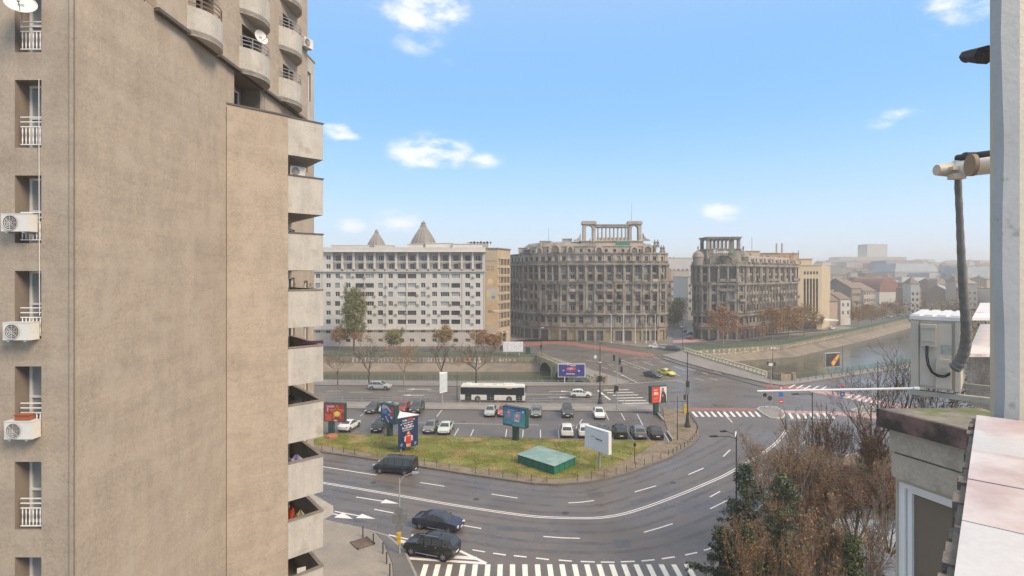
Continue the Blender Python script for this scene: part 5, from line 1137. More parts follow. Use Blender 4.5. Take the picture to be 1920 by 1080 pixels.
# ---- second ornate building
off = (90, 215, 0)
o2 = thing('ornate_quay_block', 'weathered ornate block with round-arched gable and little colonnaded rooftop pavilion', 'building', off)
f1 = [(71.5, 217), (67.2, 204.5), (68.9, 200.4), (71.2, 199.4)]; f2 = [(71.2, 199.4), (80.8, 198)]; f3 = [(80.8, 198), (84.5, 199.5), (123, 236)]
full = f1+f2[1:]+f3[1:]
facade(o2, off, f1, 2.8, [(8.9, 20.2, [(10.2, 2.6, 1.5, .4), (13.9, 2.5, 1.5, .4), (17.2, 2.2, 1.4, .4)]), (20.2, 26.8, [(21.0, 2.3, 1.4, .4), (24.0, 2.0, 1.4, .4)]), (4.8, 8.9, [(5.8, 2.2, 1.6, .4)])], 21, colz=[(20.6, 26.5, .35, 1)], pilz=[(9.0, 20.0, .6, .4)])
facade(o2, off, f2, 3.2, [(8.9, 20.2, [(10.2, 2.6, 1.7, .4), (13.6, 2.8, 1.9, .4), (17.4, 1.9, 1.6, .4)]), (20.2, 26.8, [(21.0, 5.0, 2.3, .4)]), (4.8, 8.9, [(5.6, 2.4, 2.0, .4)])], 22, colz=[(20.6, 26.5, .38, 1)], pilz=[(9.0, 20.0, .8, .45)])
facade(o2, off, f3, 2.9, [(8.9, 20.2, [(10.2, 2.4, 1.6, .4), (13.7, 2.4, 1.6, .4), (17.2, 2.1, 1.6, .4)]), (20.2, 26.8, [(21.0, 2.2, 1.6, .4), (24.0, 2.0, 1.6, .4)]), (4.8, 8.9, [(5.8, 2.2, 1.7, .4)])], 23, colz=[(20.6, 26.5, .34, 2)], pilz=[(9.0, 20.0, .5, .35)])
rs3 = random.Random(15)
for a, b in zip(full, full[1:]):
    ln = math.hypot(b[0]-a[0], b[1]-a[1]); u = ((b[0]-a[0])/ln, (b[1]-a[1])/ln); n = max(1, int(ln/3.2)); bw = ln/n; mb = MB(); hs = [((k+.12)*bw, (k+.88)*bw, .1, 3.5) for k in range(n)]
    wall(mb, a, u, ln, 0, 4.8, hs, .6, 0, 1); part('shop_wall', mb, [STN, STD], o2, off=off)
    for h_ in hs: place_window(o2, off, a, u, (h_[0]+h_[1])/2, h_[2], h_[1]-h_[0], 3.4, .57, window_mesh(round(h_[1]-h_[0], 1), 3.4, 'si%d' % (q_ := rs3.randint(0, 6)), 2, 1, shc[q_], SHOP), 'shop_window')
for z0_, z1_, p_ in ((4.5, 4.85, .5), (8.5, 9.05, .8), (19.9, 20.5, .7), (26.6, 27.2, .9), (13.2, 13.4, .15), (16.8, 17.0, .15)):
    mb = MB(); band(mb, full, z0_, z1_, p_); part('cornice', mb, STN, o2, off=off)
for z_ in (8.35, 19.75, 26.4): dentils(o2, off, full, z_, .28, .8, .35)
balustrade(o2, off, full, 27.2, .8); balustrade(o2, off, full, 9.05, .7)
cc = (93, 222); ins = lambda d: [(p[0]+(cc[0]-p[0])*d, p[1]+(cc[1]-p[1])*d) for p in full]
mb = MB(); a_ = ins(.04); b_ = ins(.24); loft(mb, a_, 27.2, b_, 30.6); mb.poly([(*p, 30.6) for p in b_]+[(108, 238, 30.6), (78, 226, 30.6)]); part('mansard_roof', mb, ROOFZ, o2, off=off)
mb = MB(); mb.prism(ins(.05)+[(118, 244), (77, 230)], 0, 27.25, bot=False); part('core', mb, STD, o2, off=off)
arch_gable(o2, off, 76, 197.9, 27.2, 9.4, 4.4, STN, R(-8)); mb = MB(); mb.box(76, 197.6, 29.3, 2.0, .3, 1.7); part('window', mb, GLASS, o2, off=off)
for i in range(6): 
    t = .18+i*.145; x = 84.5+(123-84.5)*t; y = 199.5+(236-199.5)*t; arch_gable(o2, off, x, y+.2, 28.0, 3.2, 2.3, STL, R(43))
cx, cy = 77.0, 204.5                                                     # rooftop colonnade
mb = MB(); mb.box(cx, cy, 29.9, 12.5, 9, 5.6); mb.box(cx, cy, 32.75, 13.0, 9.5, .3); part('pavilion_base', mb, STN, o2, off=off)
for i in range(8): put('column', column_mesh(.3, 3.6, STN, 'p2'), o2, (cx-5.1+i*10.2/7-off[0], cy-3.8-off[1], 32.85))
for i in range(8): put('column', column_mesh(.3, 3.6, STN, 'p2'), o2, (cx-5.1+i*10.2/7-off[0], cy+2.8-off[1], 32.85))
mb = MB(); mb.box(cx, cy-.5, 36.7, 12.2, 8.6, .5); mb.box(cx, cy-.5, 37.1, 12.8, 9.2, .35); part('entablature', mb, STN, o2, off=off)
for sx_ in (-5.6, 5.6):
    mb = MB(); mb.box(cx+sx_, cy-3.8, 34.7, .9, .9, 3.6); mb.box(cx+sx_, cy+2.8, 34.7, .9, .9, 3.6); part('pavilion_pier', mb, STN, o2, off=off)
for x, y in ((68.0, 201.3), (85.2, 203.0)): mb = MB(); mb.lathe([(1.9, 26.9), (1.9, 29.8), (2.1, 29.9), (2.0, 30.3), (1.6, 31.4), (.8, 32.1), (.25, 32.4), (.2, 33), (.35, 33.4), (.01, 34.2)], x, y, 14); part('corner_turret', mb, STN, o2, off=off)
# roof sign: white raised letters and a green emblem; the writing is too blurred in the photo to read
for i, (a, h) in enumerate(((0, 1.15), (1.15, .75), (1.95, .75), (2.7, .75), (3.45, .75), (4.05, 1.1), (4.5, .75), (5.15, .75))):
    mb = MB(); x = 72.3+a*.93; wd = .78 if i == 0 else (.2 if i == 5 else .48)
    if i in (1, 4, 5): mb.box(x+wd*.1, 197.0, 31.2+h/2, .2, .12, h)
    elif i == 0: mb.box(x, 197.0, 31.2+h/2, .22, .12, h); mb.box(x+.4, 197.0, 31.2+h-.1, .6, .12, .2); mb.box(x+.4, 197.0, 31.3, .6, .12, .2)
    else: mb.lathe([(.2, -.06), (.34, -.06), (.34, .06), (.2, .06)], n=10); mb.v = [(x+a2*.85, 197.0+c2_, 31.2+.36+b2) for a2, b2, c2_ in mb.v]
    part('sign_letter', mb, mat('sign_white', (.8, .8, .78), .4, 0, 1), o2, off=off)
mb = MB(); mb.lathe([(.01, -.1), (.8, -.1), (.8, .1), (.01, .1)], n=14); mb.v = [(79.0+a2, 197.0+c2_, 31.8+b2) for a2, b2, c2_ in mb.v]; part('sign_emblem', mb, mat('sign_green', (.10, .24, .16), .5, .1, 1), o2, off=off)
mb = MB()
for x in (72.5, 75, 77.5, 79.5): mb.tube((x, 197.1, 29.5), (x, 197.1, 31.6), .06, .06, 4)
part('sign_frame', mb, IRON, o2, off=off)
# ---- beige building and peach roofs behind
off = (125, 245, 0); BE = mat('beige_render', (.50, .40, .27), .85, .1, .2, .1, streak=.1, fine=.05); PEACH = mat('peach_render', (.46, .30, .20), .85, .12, .2, .1)
be = thing('beige_modern_block', 'smooth beige block with tall vertical fins beside the quay trees', 'building', off)
A_ = (121.5, 234.); B_ = (132.8, 236.2); ln = math.hypot(B_[0]-A_[0], B_[1]-A_[1]); u = ((B_[0]-A_[0])/ln, (B_[1]-A_[1])/ln)
mb = MB(); fx = [(2.7+i*1.5, 3.7+i*1.5, 6.5, 21.8) for i in range(5)]; sw_ = [(2.8+i*1.5, 3.7+i*1.5, 23.6, 24.9) for i in range(5)]
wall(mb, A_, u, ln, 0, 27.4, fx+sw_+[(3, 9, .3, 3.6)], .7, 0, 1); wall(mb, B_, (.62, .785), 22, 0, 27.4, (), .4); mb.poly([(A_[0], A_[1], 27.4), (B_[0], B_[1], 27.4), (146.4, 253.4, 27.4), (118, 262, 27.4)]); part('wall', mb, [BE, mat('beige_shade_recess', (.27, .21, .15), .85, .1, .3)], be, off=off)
for h_ in fx: place_window(be, off, A_, u, (h_[0]+h_[1])/2, h_[2], 1.0, 15.3, .68, window_mesh(1.0, 15.3, 'bf', 1, 5, BRN, GLASS))
for h_ in sw_: place_window(be, off, A_, u, (h_[0]+h_[1])/2, h_[2], .9, 1.3, .5, window_mesh(.9, 1.3, 'bs', 2, 1, BRN, GLASS))
place_window(be, off, A_, u, 6, .3, 6, 3.3, .6, window_mesh(6, 3.3, 'bd', 4, 1, BRN, SHOP), 'shop_window')
mb = MB(); band(mb, [A_, B_], 27.4, 27.8, .3, inner=2); part('roof_edge', mb, BE, be, off=off); mb = MB(); mb.box(128, 230, 4.6, 13, 7, .5, R(12)); part('entrance_canopy', mb, WHITEM, be, off=off)
for i, (x0_, x1_, z0_, z1_, y_) in enumerate(((118.5, 134, 27.4, 30.5, 246), (112, 131, 30, 33.2, 252), (104, 116, 28, 32.8, 240), (98, 107, 28, 33.6, 238))):
    mb = MB(); hs = [(1.5+k*2.6, 2.7+k*2.6, z1_-2.2, z1_-1.0) for k in range(int((x1_-x0_)/2.6)-1)]; wall(mb, (x0_, y_), (1, 0), x1_-x0_, z0_, z1_, hs, .3, 0, 0); mb.box((x0_+x1_)/2, y_+4.3, (z0_+z1_)/2, x1_-x0_, 8, z1_-z0_); mb.box((x0_+x1_)/2, y_+4, z1_+.12, x1_-x0_+.6, 8.8, .24)
    p_ = part('penthouse', mb, BE if i % 3 == 0 else PEACH, be, off=off)
for x, y, z, h, r in ((104.5, 240, 33.6, 6, .08), (121, 252, 33.2, 4.6, .4), (123.5, 252, 33.2, 4.6, .4), (130, 250, 30.5, 4, .12), (127.5, 250, 30.5, 3.4, .12)):
    mb = MB(); mb.tube((x, y, z), (x, y, z+h), r, r*.9, 8); part('chimney' if r > .2 else 'antenna', mb, STL if r > .2 else IRON, be, off=off)
# ---- domes behind the white block
for px_, top, wd, lab in ((706, 433, 38, 'smaller ribbed dome poking above the white block roof'), (794, 417, 53, 'larger ribbed dome with knobbed lantern above the white block roof')):
    Yd = 238.; X, zt_ = XZ(px_, top, Yd); Rd = wd/2*Yd/F; H = zt_-32.0; d = thing('ribbed_dome', lab, 'dome', (X, Yd, 0), group='domes of the palace behind the white block')
    pf = [(Rd, 0), (Rd*.98, H*.12), (Rd*.90, H*.26), (Rd*.75, H*.41), (Rd*.55, H*.56), (Rd*.34, H*.70), (Rd*.18, H*.80)]
    mb = MB(); mb.lathe([(r, z+33.) for r, z in pf], n=28); part('dome_shell', mb, mat('dome_glass', (.20, .18, .155), .5, .15, .8, 0), d, smooth=60)
    mb = MB(); mb.lathe([(Rd*.22, 33+H*.78), (Rd*.24, 33+H*.80), (Rd*.2, 33+H*.84), (Rd*.15, 33+H*.86), (Rd*.17, 33+H*.91), (Rd*.08, 33+H*.95), (.01, 33+H*.985)], n=12); part('lantern', mb, STN, d)
    rb = MB(); rb.path([(r+.06, 0, z+33.) for r, z in pf], .14, 4); rm = rb.mesh('rib', mat('dome_rib', (.36, .33, .28), .7, .1, 2))
    for k in range(20): put('rib', rm, d, (0, 0, 0), k*math.pi/10)
    mb = MB(); mb.lathe([(Rd*1.08, 0), (Rd*1.08, 32.8), (Rd*1.12, 33.1), (Rd, 33.2)], n=28); part('drum', mb, STL, d)
# ------------------------------------------------------------------ bridge
off = (13, 139, 0); YST = mat('yellowish_stone', (.36, .31, .20), .85, .2, .8, .3, streak=.25, fine=.12)
br = thing('bridge', 'low yellowish stone bridge with round arches over the canal', 'bridge', off)
LA, LB = (7.9, 157.6), (17.9, 119.6); ln = math.hypot(LB[0]-LA[0], LB[1]-LA[1]); u = ((LB[0]-LA[0])/ln, (LB[1]-LA[1])/ln); nx, ny = u[1], -u[0]   # outward (left) normal
def bp(s, z, d=0): return (LA[0]+u[0]*s+nx*d, LA[1]+u[1]*s+ny*d, z)
if nx > 0: nx, ny = -nx, -ny
def arch_z(s, a, b): t = (s-(a+b)/2)/((b-a)/2); return -4.2+3.55*math.sqrt(max(0, 1-t*t)) if abs(t) < 1 else -4.2
spans = [(1.2, 12.2), (14.0, 25.2), (27.0, 38.2)]
mb = MB(); sf = MB()
ss = sorted({0, ln, *[a+(b-a)*i/14 for a, b in spans for i in range(15)]})
for s0, s1 in zip(ss, ss[1:]):
    m_ = (s0+s1)/2; sp_ = [x for x in spans if x[0] < m_ < x[1]]
    z0a, z0b = (arch_z(s0, *sp_[0]), arch_z(s1, *sp_[0])) if sp_ else (-4.2, -4.2)
    mb.poly([bp(s0, z0a, .35), bp(s1, z0b, .35), bp(s1, .25, .35), bp(s0, .25, .35)])
    mb.poly([bp(s0, .25, .35), bp(s1, .25, .35), bp(s1, .25, .0), bp(s0, .25, .0)])
    if sp_: sf.poly([bp(s0, z0a, .35), bp(s1, z0b, .35), bp(s1, z0b, -44), bp(s0, z0a, -44)])
part('spandrel_wall', mb, YST, br, off=off); part('arch_vault', sf, mat('vault_concrete', (.16, .13, .10), .9, .2, .5, .2), br, off=off)
for s in (.6, 13.1, 26.1, 38.7):
    mb = MB(); mb.box(*bp(s, -2.2, -21.5), 1.7, 44.5, 4.0, math.atan2(u[1], u[0])); part('pier', mb, YST, br, off=off)
for s in (.6, 13.1, 26.1, 38.7): mb = MB(); mb.box(*bp(s, -1.6, .55), 1.5, .6, 4.6, math.atan2(u[1], u[0])); part('pier_face', mb, YST, br, off=off)
def parapet(parent, off_, pts, h, m, step=1.6, wd=.22, rail=.18, arr=.3):
    pm = MB().box(0, 0, h/2, wd, wd*.9, h).mesh('parapet_post', m)
    for a, b in zip(pts, pts[1:]):
        ln = math.hypot(b[0]-a[0], b[1]-a[1]); uu = ((b[0]-a[0])/ln, (b[1]-a[1])/ln); k = max(1, int(round(ln/step))); rz = math.atan2(uu[1], uu[0])
        for i in range(k+1): put('parapet_post', pm, parent, (a[0]+uu[0]*i*ln/k-off_[0], a[1]+uu[1]*i*ln/k-off_[1], .13), rz)
        mb = MB(); mb.box((a[0]+b[0])/2, (a[1]+b[1])/2, h+.13, ln+.1, wd*1.25, rail, rz); mb.box((a[0]+b[0])/2, (a[1]+b[1])/2, .26, ln+.1, wd*1.2, .24, rz); part('parapet_rail', mb, m, parent, off=off_)
parapet(br, off, [bp(-.5, 0, .1)[:2], bp(39.6, 0, .1)[:2]], 1.05, YST, 1.45)
RP = px((1284, 660), (1330, 674.5), (1390, 692), (1437, 707))
parapet(br, off, RP, 1.1, mat('pale_stone_parapet', (.52, .48, .33), .8, .2, .8, .3, streak=.2), 1.75, .34, .2)
for (a, b, h) in ((1452, 714, 1.5), (1477, 713.5, 1.5)): pass
g = px((1443, 711), (1466, 715), (1488, 714))
mb = MB()
for a, b in zip(g, g[1:]): para(mb, a, b, .1, 1.45, .4)
for q in g: mb.box(q[0], q[1], .95, .7, .7, 1.75)
part('end_wall', mb, mat('stained_stone', (.30, .24, .17), .85, .35, .9, .4, streak=.3), br, off=off)
g = px((1117, 717), (1128, 719), (1136, 719.5)); mb = MB()
for a, b in zip(g, g[1:]): para(mb, a, b, .1, 1.4, .4)
for q in g: mb.box(q[0], q[1], .95, .6, .6, 1.7)
part('end_wall', mb, mat('stained_stone', (.3, .24, .17)), br, off=off)
# ------------------------------------------------------------------ fences
def fence(name, label, pts, h, m, step=2.0, rails=(1.0, .15), bars=0., r=.035, z=.12, postw=.08, cat='fence'):
    c = pts[len(pts)//2]; o_ = (c[0], c[1], 0); t = thing(name, label, cat, o_); pm = MB().box(0, 0, h/2, postw, postw, h).mesh('post', m)
    bb = MB(); rr = MB()
    for a, b in zip(pts, pts[1:]):
        ln = math.hypot(b[0]-a[0], b[1]-a[1]); uu = ((b[0]-a[0])/ln, (b[1]-a[1])/ln); k = max(1, int(round(ln/step))); rz = math.atan2(uu[1], uu[0])
        for i in range(k): put('post', pm, t, (a[0]+uu[0]*i*ln/k-o_[0], a[1]+uu[1]*i*ln/k-o_[1], z), rz)
        for q in rails: rr.tube((a[0], a[1], z+h*q), (b[0], b[1], z+h*q), r, r, 4)
        if bars:
            kk = int(ln/bars)
            for i in range(kk): s = (i+.5)*ln/kk; bb.tube((a[0]+uu[0]*s, a[1]+uu[1]*s, z+h*rails[-1]), (a[0]+uu[0]*s, a[1]+uu[1]*s, z+h*rails[0]), .014, .014, 3, cap=False)
    part('rail', rr, m, t, off=o_)
    if bars: o = part('bars', bb, m, t, off=o_); o['kind'] = 'stuff'
    return t
fence('canal_fence', 'green railing along the far canal edge below the white block', [(-62, 158.9), (-30, 158.2), (7, 157.9)], 1.15, GREENF, 2.2, (1, .1), .16)
fence('canal_fence', 'green railing on the near canal edge beside the bus road', [(-60, 124.6), (-46, 123.3), (-10, 121.6), (17, 120.1)], 1.1, GREENF, 2.2, (1, .1), .16)
fence('pavement_railing', 'thin grey railing on the kerb between canal pavement and bus road', px((560, 720.8), (700, 721.5), (900, 722.8), (1135, 722.3)), .95, GREYM, 3.2, (1, .5), r=.025)
fence('median_railing', 'low grey railing along the median behind the bus', px((560, 753.6), (606, 755.2), (900, 757.2), (1205, 759.2)), .95, GREYM, 3.4, (1, .55), r=.02)
fence('canal_fence', 'green railing on top of the graffiti wall along the right far bank', [(54, 170.2), G2(1470, 645.6), G2(1600, 620.6), G2(1705, 596.6), (330, 471)], 1.2, GREENF, 2.5, (1, .1), .2)
fence('canal_fence', 'green railing along the right near bank behind the dark phone billboard', [G2(1492, 711.5), G2(1600, 697), G2(1700, 682.5), G2(1850, 661)], 1.15, GREENF, 2.4, (1, .1), .18)
fence('pavement_railing', 'dark railing on the kerb of the right near bank pavement', px((1500, 716), (1600, 702.5), (1700, 689.5), (1850, 668)), .95, IRON, 2.6, (1, .5), r=.025)
BOL = MB(); BOL.tube((0, 0, 0), (0, 0, .85), .055, .05, 8); BOL.lathe([(.06, .85), (.07, .9), (.04, .97), (.005, 1.0)], n=8); bolm = BOL.mesh('bollard', IRON)
for i, p in enumerate(((680.5, 1010), (700, 1024), (718, 1041), (725, 1060), (731, 1083))):
    g = G2(*p); tag(put('bollard', bolm, None, (g[0], g[1], .12)), 'dark bollard on the tan corner pavement, %s' % ('nearest the tree pit', 'next after the tree pit one', 'in the middle of its row', 'second nearest the viewer', 'nearest the viewer at the frame bottom')[i], 'bollard', 'bollards edging the tan corner pavement')
stk = MB(); stk.box(0, 0, .38, .05, .05, .76); stm = stk.mesh('fence_post', IRON)
il = smooth(isl_edge[1:12], 3); acc = 0; last = None; kf = 0
tot = []
for a, b in zip(il, il[1:]):
    ln = math.hypot(b[0]-a[0], b[1]-a[1]); s = 0
    while acc+ln-s >= 1.75: s += 1.75-acc; acc = 0; tot.append((a[0]+(b[0]-a[0])*s/ln, a[1]+(b[1]-a[1])*s/ln))
    acc += ln-s
for i, p in enumerate(tot):
    if i in (7, 15, 22): continue
    q = (p[0]+(0-p[0])*.0, p[1]+.55); tag(put('edge_post', stm, None, (q[0], q[1], .12), random.random()), 'rusty iron post on the curved island kerb, %s from the left' % ORD(i+1), 'post', 'iron posts round the grass island')
fence('island_railing', 'low dark railing round the right tip of the grass island', px((1262, 852), (1290, 836), (1305, 818), (1308, 805), (1299, 790), (1288, 777)), .6, IRON, 1.3, (1,), r=.015)
for x, y, lab in ((680, 1022, 'tree pit'),):
    g = G2(x, y); t = thing('tree_pit', 'square planter kerb filled with brown leaves on the tan corner pavement', 'tree pit', (*g, .12), R(40)); mb = MB()
    for a, b, c, d in ((-.75, 0, .1, 1.6), (.75, 0, .1, 1.6), (0, -.75, 1.6, .1), (0, .75, 1.6, .1)): mb.box(a, b, .06, c, d, .14)
    part('edging', mb, KERBD, t); mb = MB(); mb.box(0, 0, .04, 1.45, 1.45, .05); part('soil', mb, SOIL, t)
# ------------------------------------------------------------------ kiosk: the green low shed
off = (4.2, 68, .12); KF, KL, KR_, KB = (4.95, 64.1), (.55, 68.45), (7.95, 67.55), (3.5, 71.95)
KG = mat('kiosk_green_steel', (.012, .13, .085), .5, .12, 1.5, .1); sh = thing('green_shed', 'low green panelled steel shed with pale green flat roof on the grass', 'shed', off)
def lerp2(a, b, t): return (a[0]+(b[0]-a[0])*t, a[1]+(b[1]-a[1])*t)
cen = ((KF[0]+KB[0])/2, (KF[1]+KB[1])/2); sc_ = lambda p, k: (cen[0]+(p[0]-cen[0])*k, cen[1]+(p[1]-cen[1])*k)
mb = MB(); mb.prism([sc_(p, .92) for p in (KF, KR_, KB, KL)], .12, 1.1); part('body', mb, KG, sh, off=off)
mb = MB(); rp = [sc_(p, 1.0) for p in (KF, KR_, KB, KL)]; mb.prism(rp, 1.13, 1.2, top=False); mb.v += [(*cen, 1.34)]; k = len(mb.v)-1
for i in range(4): mb.f.append((4+i, 4+(i+1) % 4, k)); mb.m.append(1)
part('roof', mb, [KG, mat('pale_green_roof', (.20, .30, .26), .5, .12, .8, .1, rvar=.12, stain=((.28, .36, .33), .8, .5, .65))], sh, off=off)
for a, b, n in ((KL, KF, 5), (KF, KR_, 4)):
    a, b = sc_(a, .93), sc_(b, .93); rz = math.atan2(b[1]-a[1], b[0]-a[0]); l_ = math.hypot(b[0]-a[0], b[1]-a[1])
    for i in range(n):
        p = lerp2(a, b, (i+.5)/n); mb = MB(); mb.box(p[0], p[1], .62, l_/n-.16, .05, .78, rz)
        pn = part('panel', mb, mat('kiosk_panel', (.02, .17, .11), .5, .15, 2), sh, off=off)
        for j in range(4): mb = MB(); mb.box(p[0]+math.sin(rz)*.03, p[1]-math.cos(rz)*.03, .38+j*.16, l_/n-.3, .02, .03, rz); part('slat', mb, KG, pn, off=off)
    for i in range(n+1): p = lerp2(a, b, i/n); mb = MB(); mb.box(p[0], p[1], .62, .1, .1, 1.0, rz); part('corner_post', mb, KG, sh, off=off)
for p in tot[:0]: pass
# ------------------------------------------------------------------ billboards
PW = mat('poster_white', (.72, .71, .72), .35, .03, .6, 0); PRINT = {}
def pm_(c): 
    if c not in PRINT: PRINT[c] = mat('print_%d' % len(PRINT), c, .4, .32, 1.6, 0, fine=.2)
    return PRINT[c]
def board(label, x, y, w_, zb, h, rz, d, frame, face, posts, postm, prints=(), cat='billboard', postr=.3, fw=.12):
    t = thing('billboard', label, cat, (x, y, .1), R(rz)); z = zb-.1
    mb = MB(); mb.box(0, 0, z+h/2, w_, d, h); part('panel', mb, frame, t)
    mb = MB(); mb.box(0, -d/2-.01, z+h/2, w_-2*fw, .02, h-2*fw); f = part('poster', mb, face, t)
    for i, (c, pts) in enumerate(prints):
        mb = MB(); mb.poly([(-w_/2+fw+a*(w_-2*fw), -d/2-.024-.004*i, z+fw+b*(h-2*fw)) for a, b in pts]); put('print', mb.mesh('print', pm_(c)), f)
    for px_ in posts: mb = MB(); mb.box(px_, 0, z/2, postr, postr*.8, z+.02); part('post', mb, postm, t)
    return t
def rect(a, b, c, d): return [(a, b), (c, b), (c, d), (a, d)]
def star(cx, cy, r, r2=.45, n=5, asp=1.): return [(cx+(r if i % 2 == 0 else r*r2)*math.sin(math.pi*i/n)*asp, cy+(r if i % 2 == 0 else r*r2)*math.cos(math.pi*i/n)) for i in range(2*n)]
def circ(cx, cy, r, asp=1., n=12): return [(cx+r*asp*math.cos(2*math.pi*i/n), cy+r*math.sin(2*math.pi*i/n)) for i in range(n)]
def words(x0, x1, y0, y1, n, c, rs=random.Random(3), slope=0.):
    out = []; x = x0; k = 0
    while x < x1-.01 and k < n:
        wd = (x1-x0)/n; hh = (y1-y0)*(1 if k % 3 == 0 else .72); s = slope*(x-x0)
        if rs.random() < .5: out += [(c, [(x, y0+s), (x+wd*.3, y0+s), (x+wd*.3, y0+hh+s), (x, y0+hh+s)]), (c, [(x+wd*.3, y0+s), (x+wd*.75, y0+s), (x+wd*.75, y0+hh*.3+s), (x+wd*.3, y0+hh*.3+s)])]
        else: out += [(c, circ(x+wd*.38, y0+hh/2+s, hh/2, wd*.36/(hh/2)))]
        x += wd; k += 1
    return out
Wc, Yc = (.75, .74, .76), (.75, .55, .10)
x, y = G2(623, 817); st = star(.62, .5, .5, .42, asp=.8)
board('red poster box with a glowing golden star on a thick green post', x+.45, y, 3.3, 2.1, 2.75, -10, .55, GREENM, pm_((.30, .035, .03)), (-.6,), GREENM,
      [((.60, .30, .10), star(.64, .52, .46, .45, asp=.85)), ((.36, .05, .035), star(.64, .52, .39, .45, asp=.85)), (Yc, star(.64, .42, .2, .6, 8)), ((.50, .08, .04), rect(.02, .0, .35, .4)), ((.45, .30, .42), rect(.12, .78, .5, .9)), ((.55, .3, .38), rect(.12, .55, .2, .78)), ((.65, .55, .4), [(.45, .0), (.7, .0), (.6, .08), (.52, .08)])], postr=.75)
g = G2(622, 822); clutter('orange_base', 'faded orange concrete footing at the red star poster box', 'footing', (g[0], g[1], .1), MB().lathe([(.9, 0), (.85, .35), (.6, .5), (.01, .5)], n=8), mat('orange_concrete', (.36, .13, .06), .8, .2, 3))
x, y = G2(731, 819)
board('blue and red poster box on the green post beside the black hatchback', x, y, 3.3, 2.1, 2.7, -40, .7, GREENM, pm_((.035, .07, .22)), (0,), GREENM,
      [((.55, .48, .48), [(0, .72), (.15, .98), (.45, .95), (.85, .6), (.8, .5), (.4, .8), (.15, .7)]), ((.40, .09, .11), [(.45, .97), (.98, .97), (.98, .35), (.62, .45), (.8, .75)]), ((.12, .26, .52), rect(.08, .45, .45, .7)), ((.62, .55, .55), [(.3, .3), (.38, .33), (.62, .0), (.52, .0)]), ((.5, .5, .55), star(.6, .45, .1)), (Wc, rect(.7, .25, .85, .38)), (Wc, circ(.12, .1, .05))], postr=.75)
x, y = G2(967, 827)
board('light blue poster box with two pink figures on the green post', x, y, 3.9, 2.1, 2.75, -34, .75, GREENM, pm_((.07, .30, .42)), (0,), GREENM,
      [((.04, .14, .33), rect(0, .78, 1, 1)), ((.45, .42, .60), rect(.2, .84, .55, .88)), (Wc, rect(.6, .78, .8, .81)), ((.62, .62, .68), circ(.9, .85, .07, .7)), ((.60, .18, .28), [(.2, .35), (.32, .35), (.34, .7), (.26, .82), (.18, .7)]), ((.65, .60, .6), circ(.25, .75, .06, .8)), ((.55, .30, .42), [(.5, .3), (.76, .3), (.78, .68), (.63, .76), (.5, .66)]), (Wc, rect(.52, .26, .74, .34)), ((.62, .55, .45), circ(.63, .6, .08, .8)), ((.10, .36, .36), [(.4, 0), (1, 0), (1, .12), (.75, .25), (.5, .15)]), ((.06, .10, .12), rect(0, 0, .42, .07))], postr=.75)
x, y = G2(1228, 777)
board('red poster box showing a long-haired woman on a dark post', x+.5, y, 3.05, 2.0, 2.85, 17, .9, GREENM, pm_((.60, .06, .035)), (-.4,), mat('dark_green_post', (.02, .05, .045), .5, .1, 2),
      [((.70, .66, .62), [(.55, 1), (1, 1), (1, 0), (.5, 0), (.56, .5)]), ((.06, .03, .03), [(.56, .0), (.98, .0), (.95, .45), (.83, .68), (.78, .9), (.72, .94), (.66, .85), (.62, .5)]), ((.50, .32, .28), circ(.73, .76, .07, .8)), ((.55, .45, .42), rect(.7, .35, .76, .5)), ((.03, .06, .05), rect(.62, 0, .74, .28)), ((.85, .42, .30), rect(.12, .78, .36, .84)), ((.75, .55, .38), rect(.12, .5, .4, .68)), ((.75, .3, .2), rect(.12, .26, .34, .30))], postr=.75)
x, y = G2(1072, 719)
board('purple blue billboard in a white frame at the canal bridge', x, y+.4, 5.9, 1.3, 2.9, 0, .2, WHITEM, pm_((.05, .05, .20)), (-1.5,), WHITEM,
      [((.26, .05, .10), circ(.5, .6, .2, 1.0)), ((.50, .10, .12), circ(.5, .65, .13, 1.2)), ((.55, .18, .25), circ(.38, .65, .1, .7)), ((.55, .35, .42), star(.48, .65, .1)), (Wc, rect(.44, .87, .66, .92)), (Wc, rect(.30, .2, .63, .25)), ((.45, .42, .55), circ(.19, .5, .07, .5)), (Wc, star(.78, .47, .09, .4, asp=.6)), ((.4, .35, .5), circ(.36, .95, .06, .5)), ((.10, .06, .10), rect(.3, 0, .7, .12))], postr=.16)
x, y = G2(962, 670)
board('blank white billboard on the far canal bank', x, y+2.0, 5.8, 1.3, 2.9, 0, .2, WHITEM, pm_((.70, .68, .68)), (-2.0, 1.8), WHITEM, (), postr=.16)
x, y = G2(1560, 696)
board('dark billboard with an orange phone beside the right canal', x, y, 4.6, 1.1, 3.4, 18, .5, mat('grey_board', (.42, .44, .42), .6, .1, 1), pm_((.035, .03, .03)), (-1.4, 1.4), GREENF,
      [((.55, .24, .03), [(.42, .10), (.55, .0), (.98, .72), (.96, .9), (.86, .92), (.36, .3)]), ((.72, .42, .10), [(.46, .14), (.54, .08), (.92, .74), (.86, .84), (.42, .28)]), ((.30, .12, .03), rect(.62, .42, .74, .52)), ((.18, .10, .06), rect(.05, .80, .4, .84)), ((.15, .09, .06), rect(.05, .7, .3, .73))], postr=.14)
x, y = G2(1121, 879)
wb_ = board('white tilted advertising panel with a faint script logo on one grey post', x, y, 3.9, 2.2, 2.7, -52, .5, WHITEM, PW, (.25,), GREYM, [], postr=.2)
mb = MB()                                                                            # script-like mark: a flourish and a thick word stroke
def stroke(mb, pts, wd, m=0):
    for a, b in zip(pts, pts[1:]): mb.poly([(a[0], -.275, a[1]-wd), (b[0], -.275, b[1]-wd), (b[0], -.275, b[1]+wd), (a[0], -.275, a[1]+wd)], m)
zc = 3.55
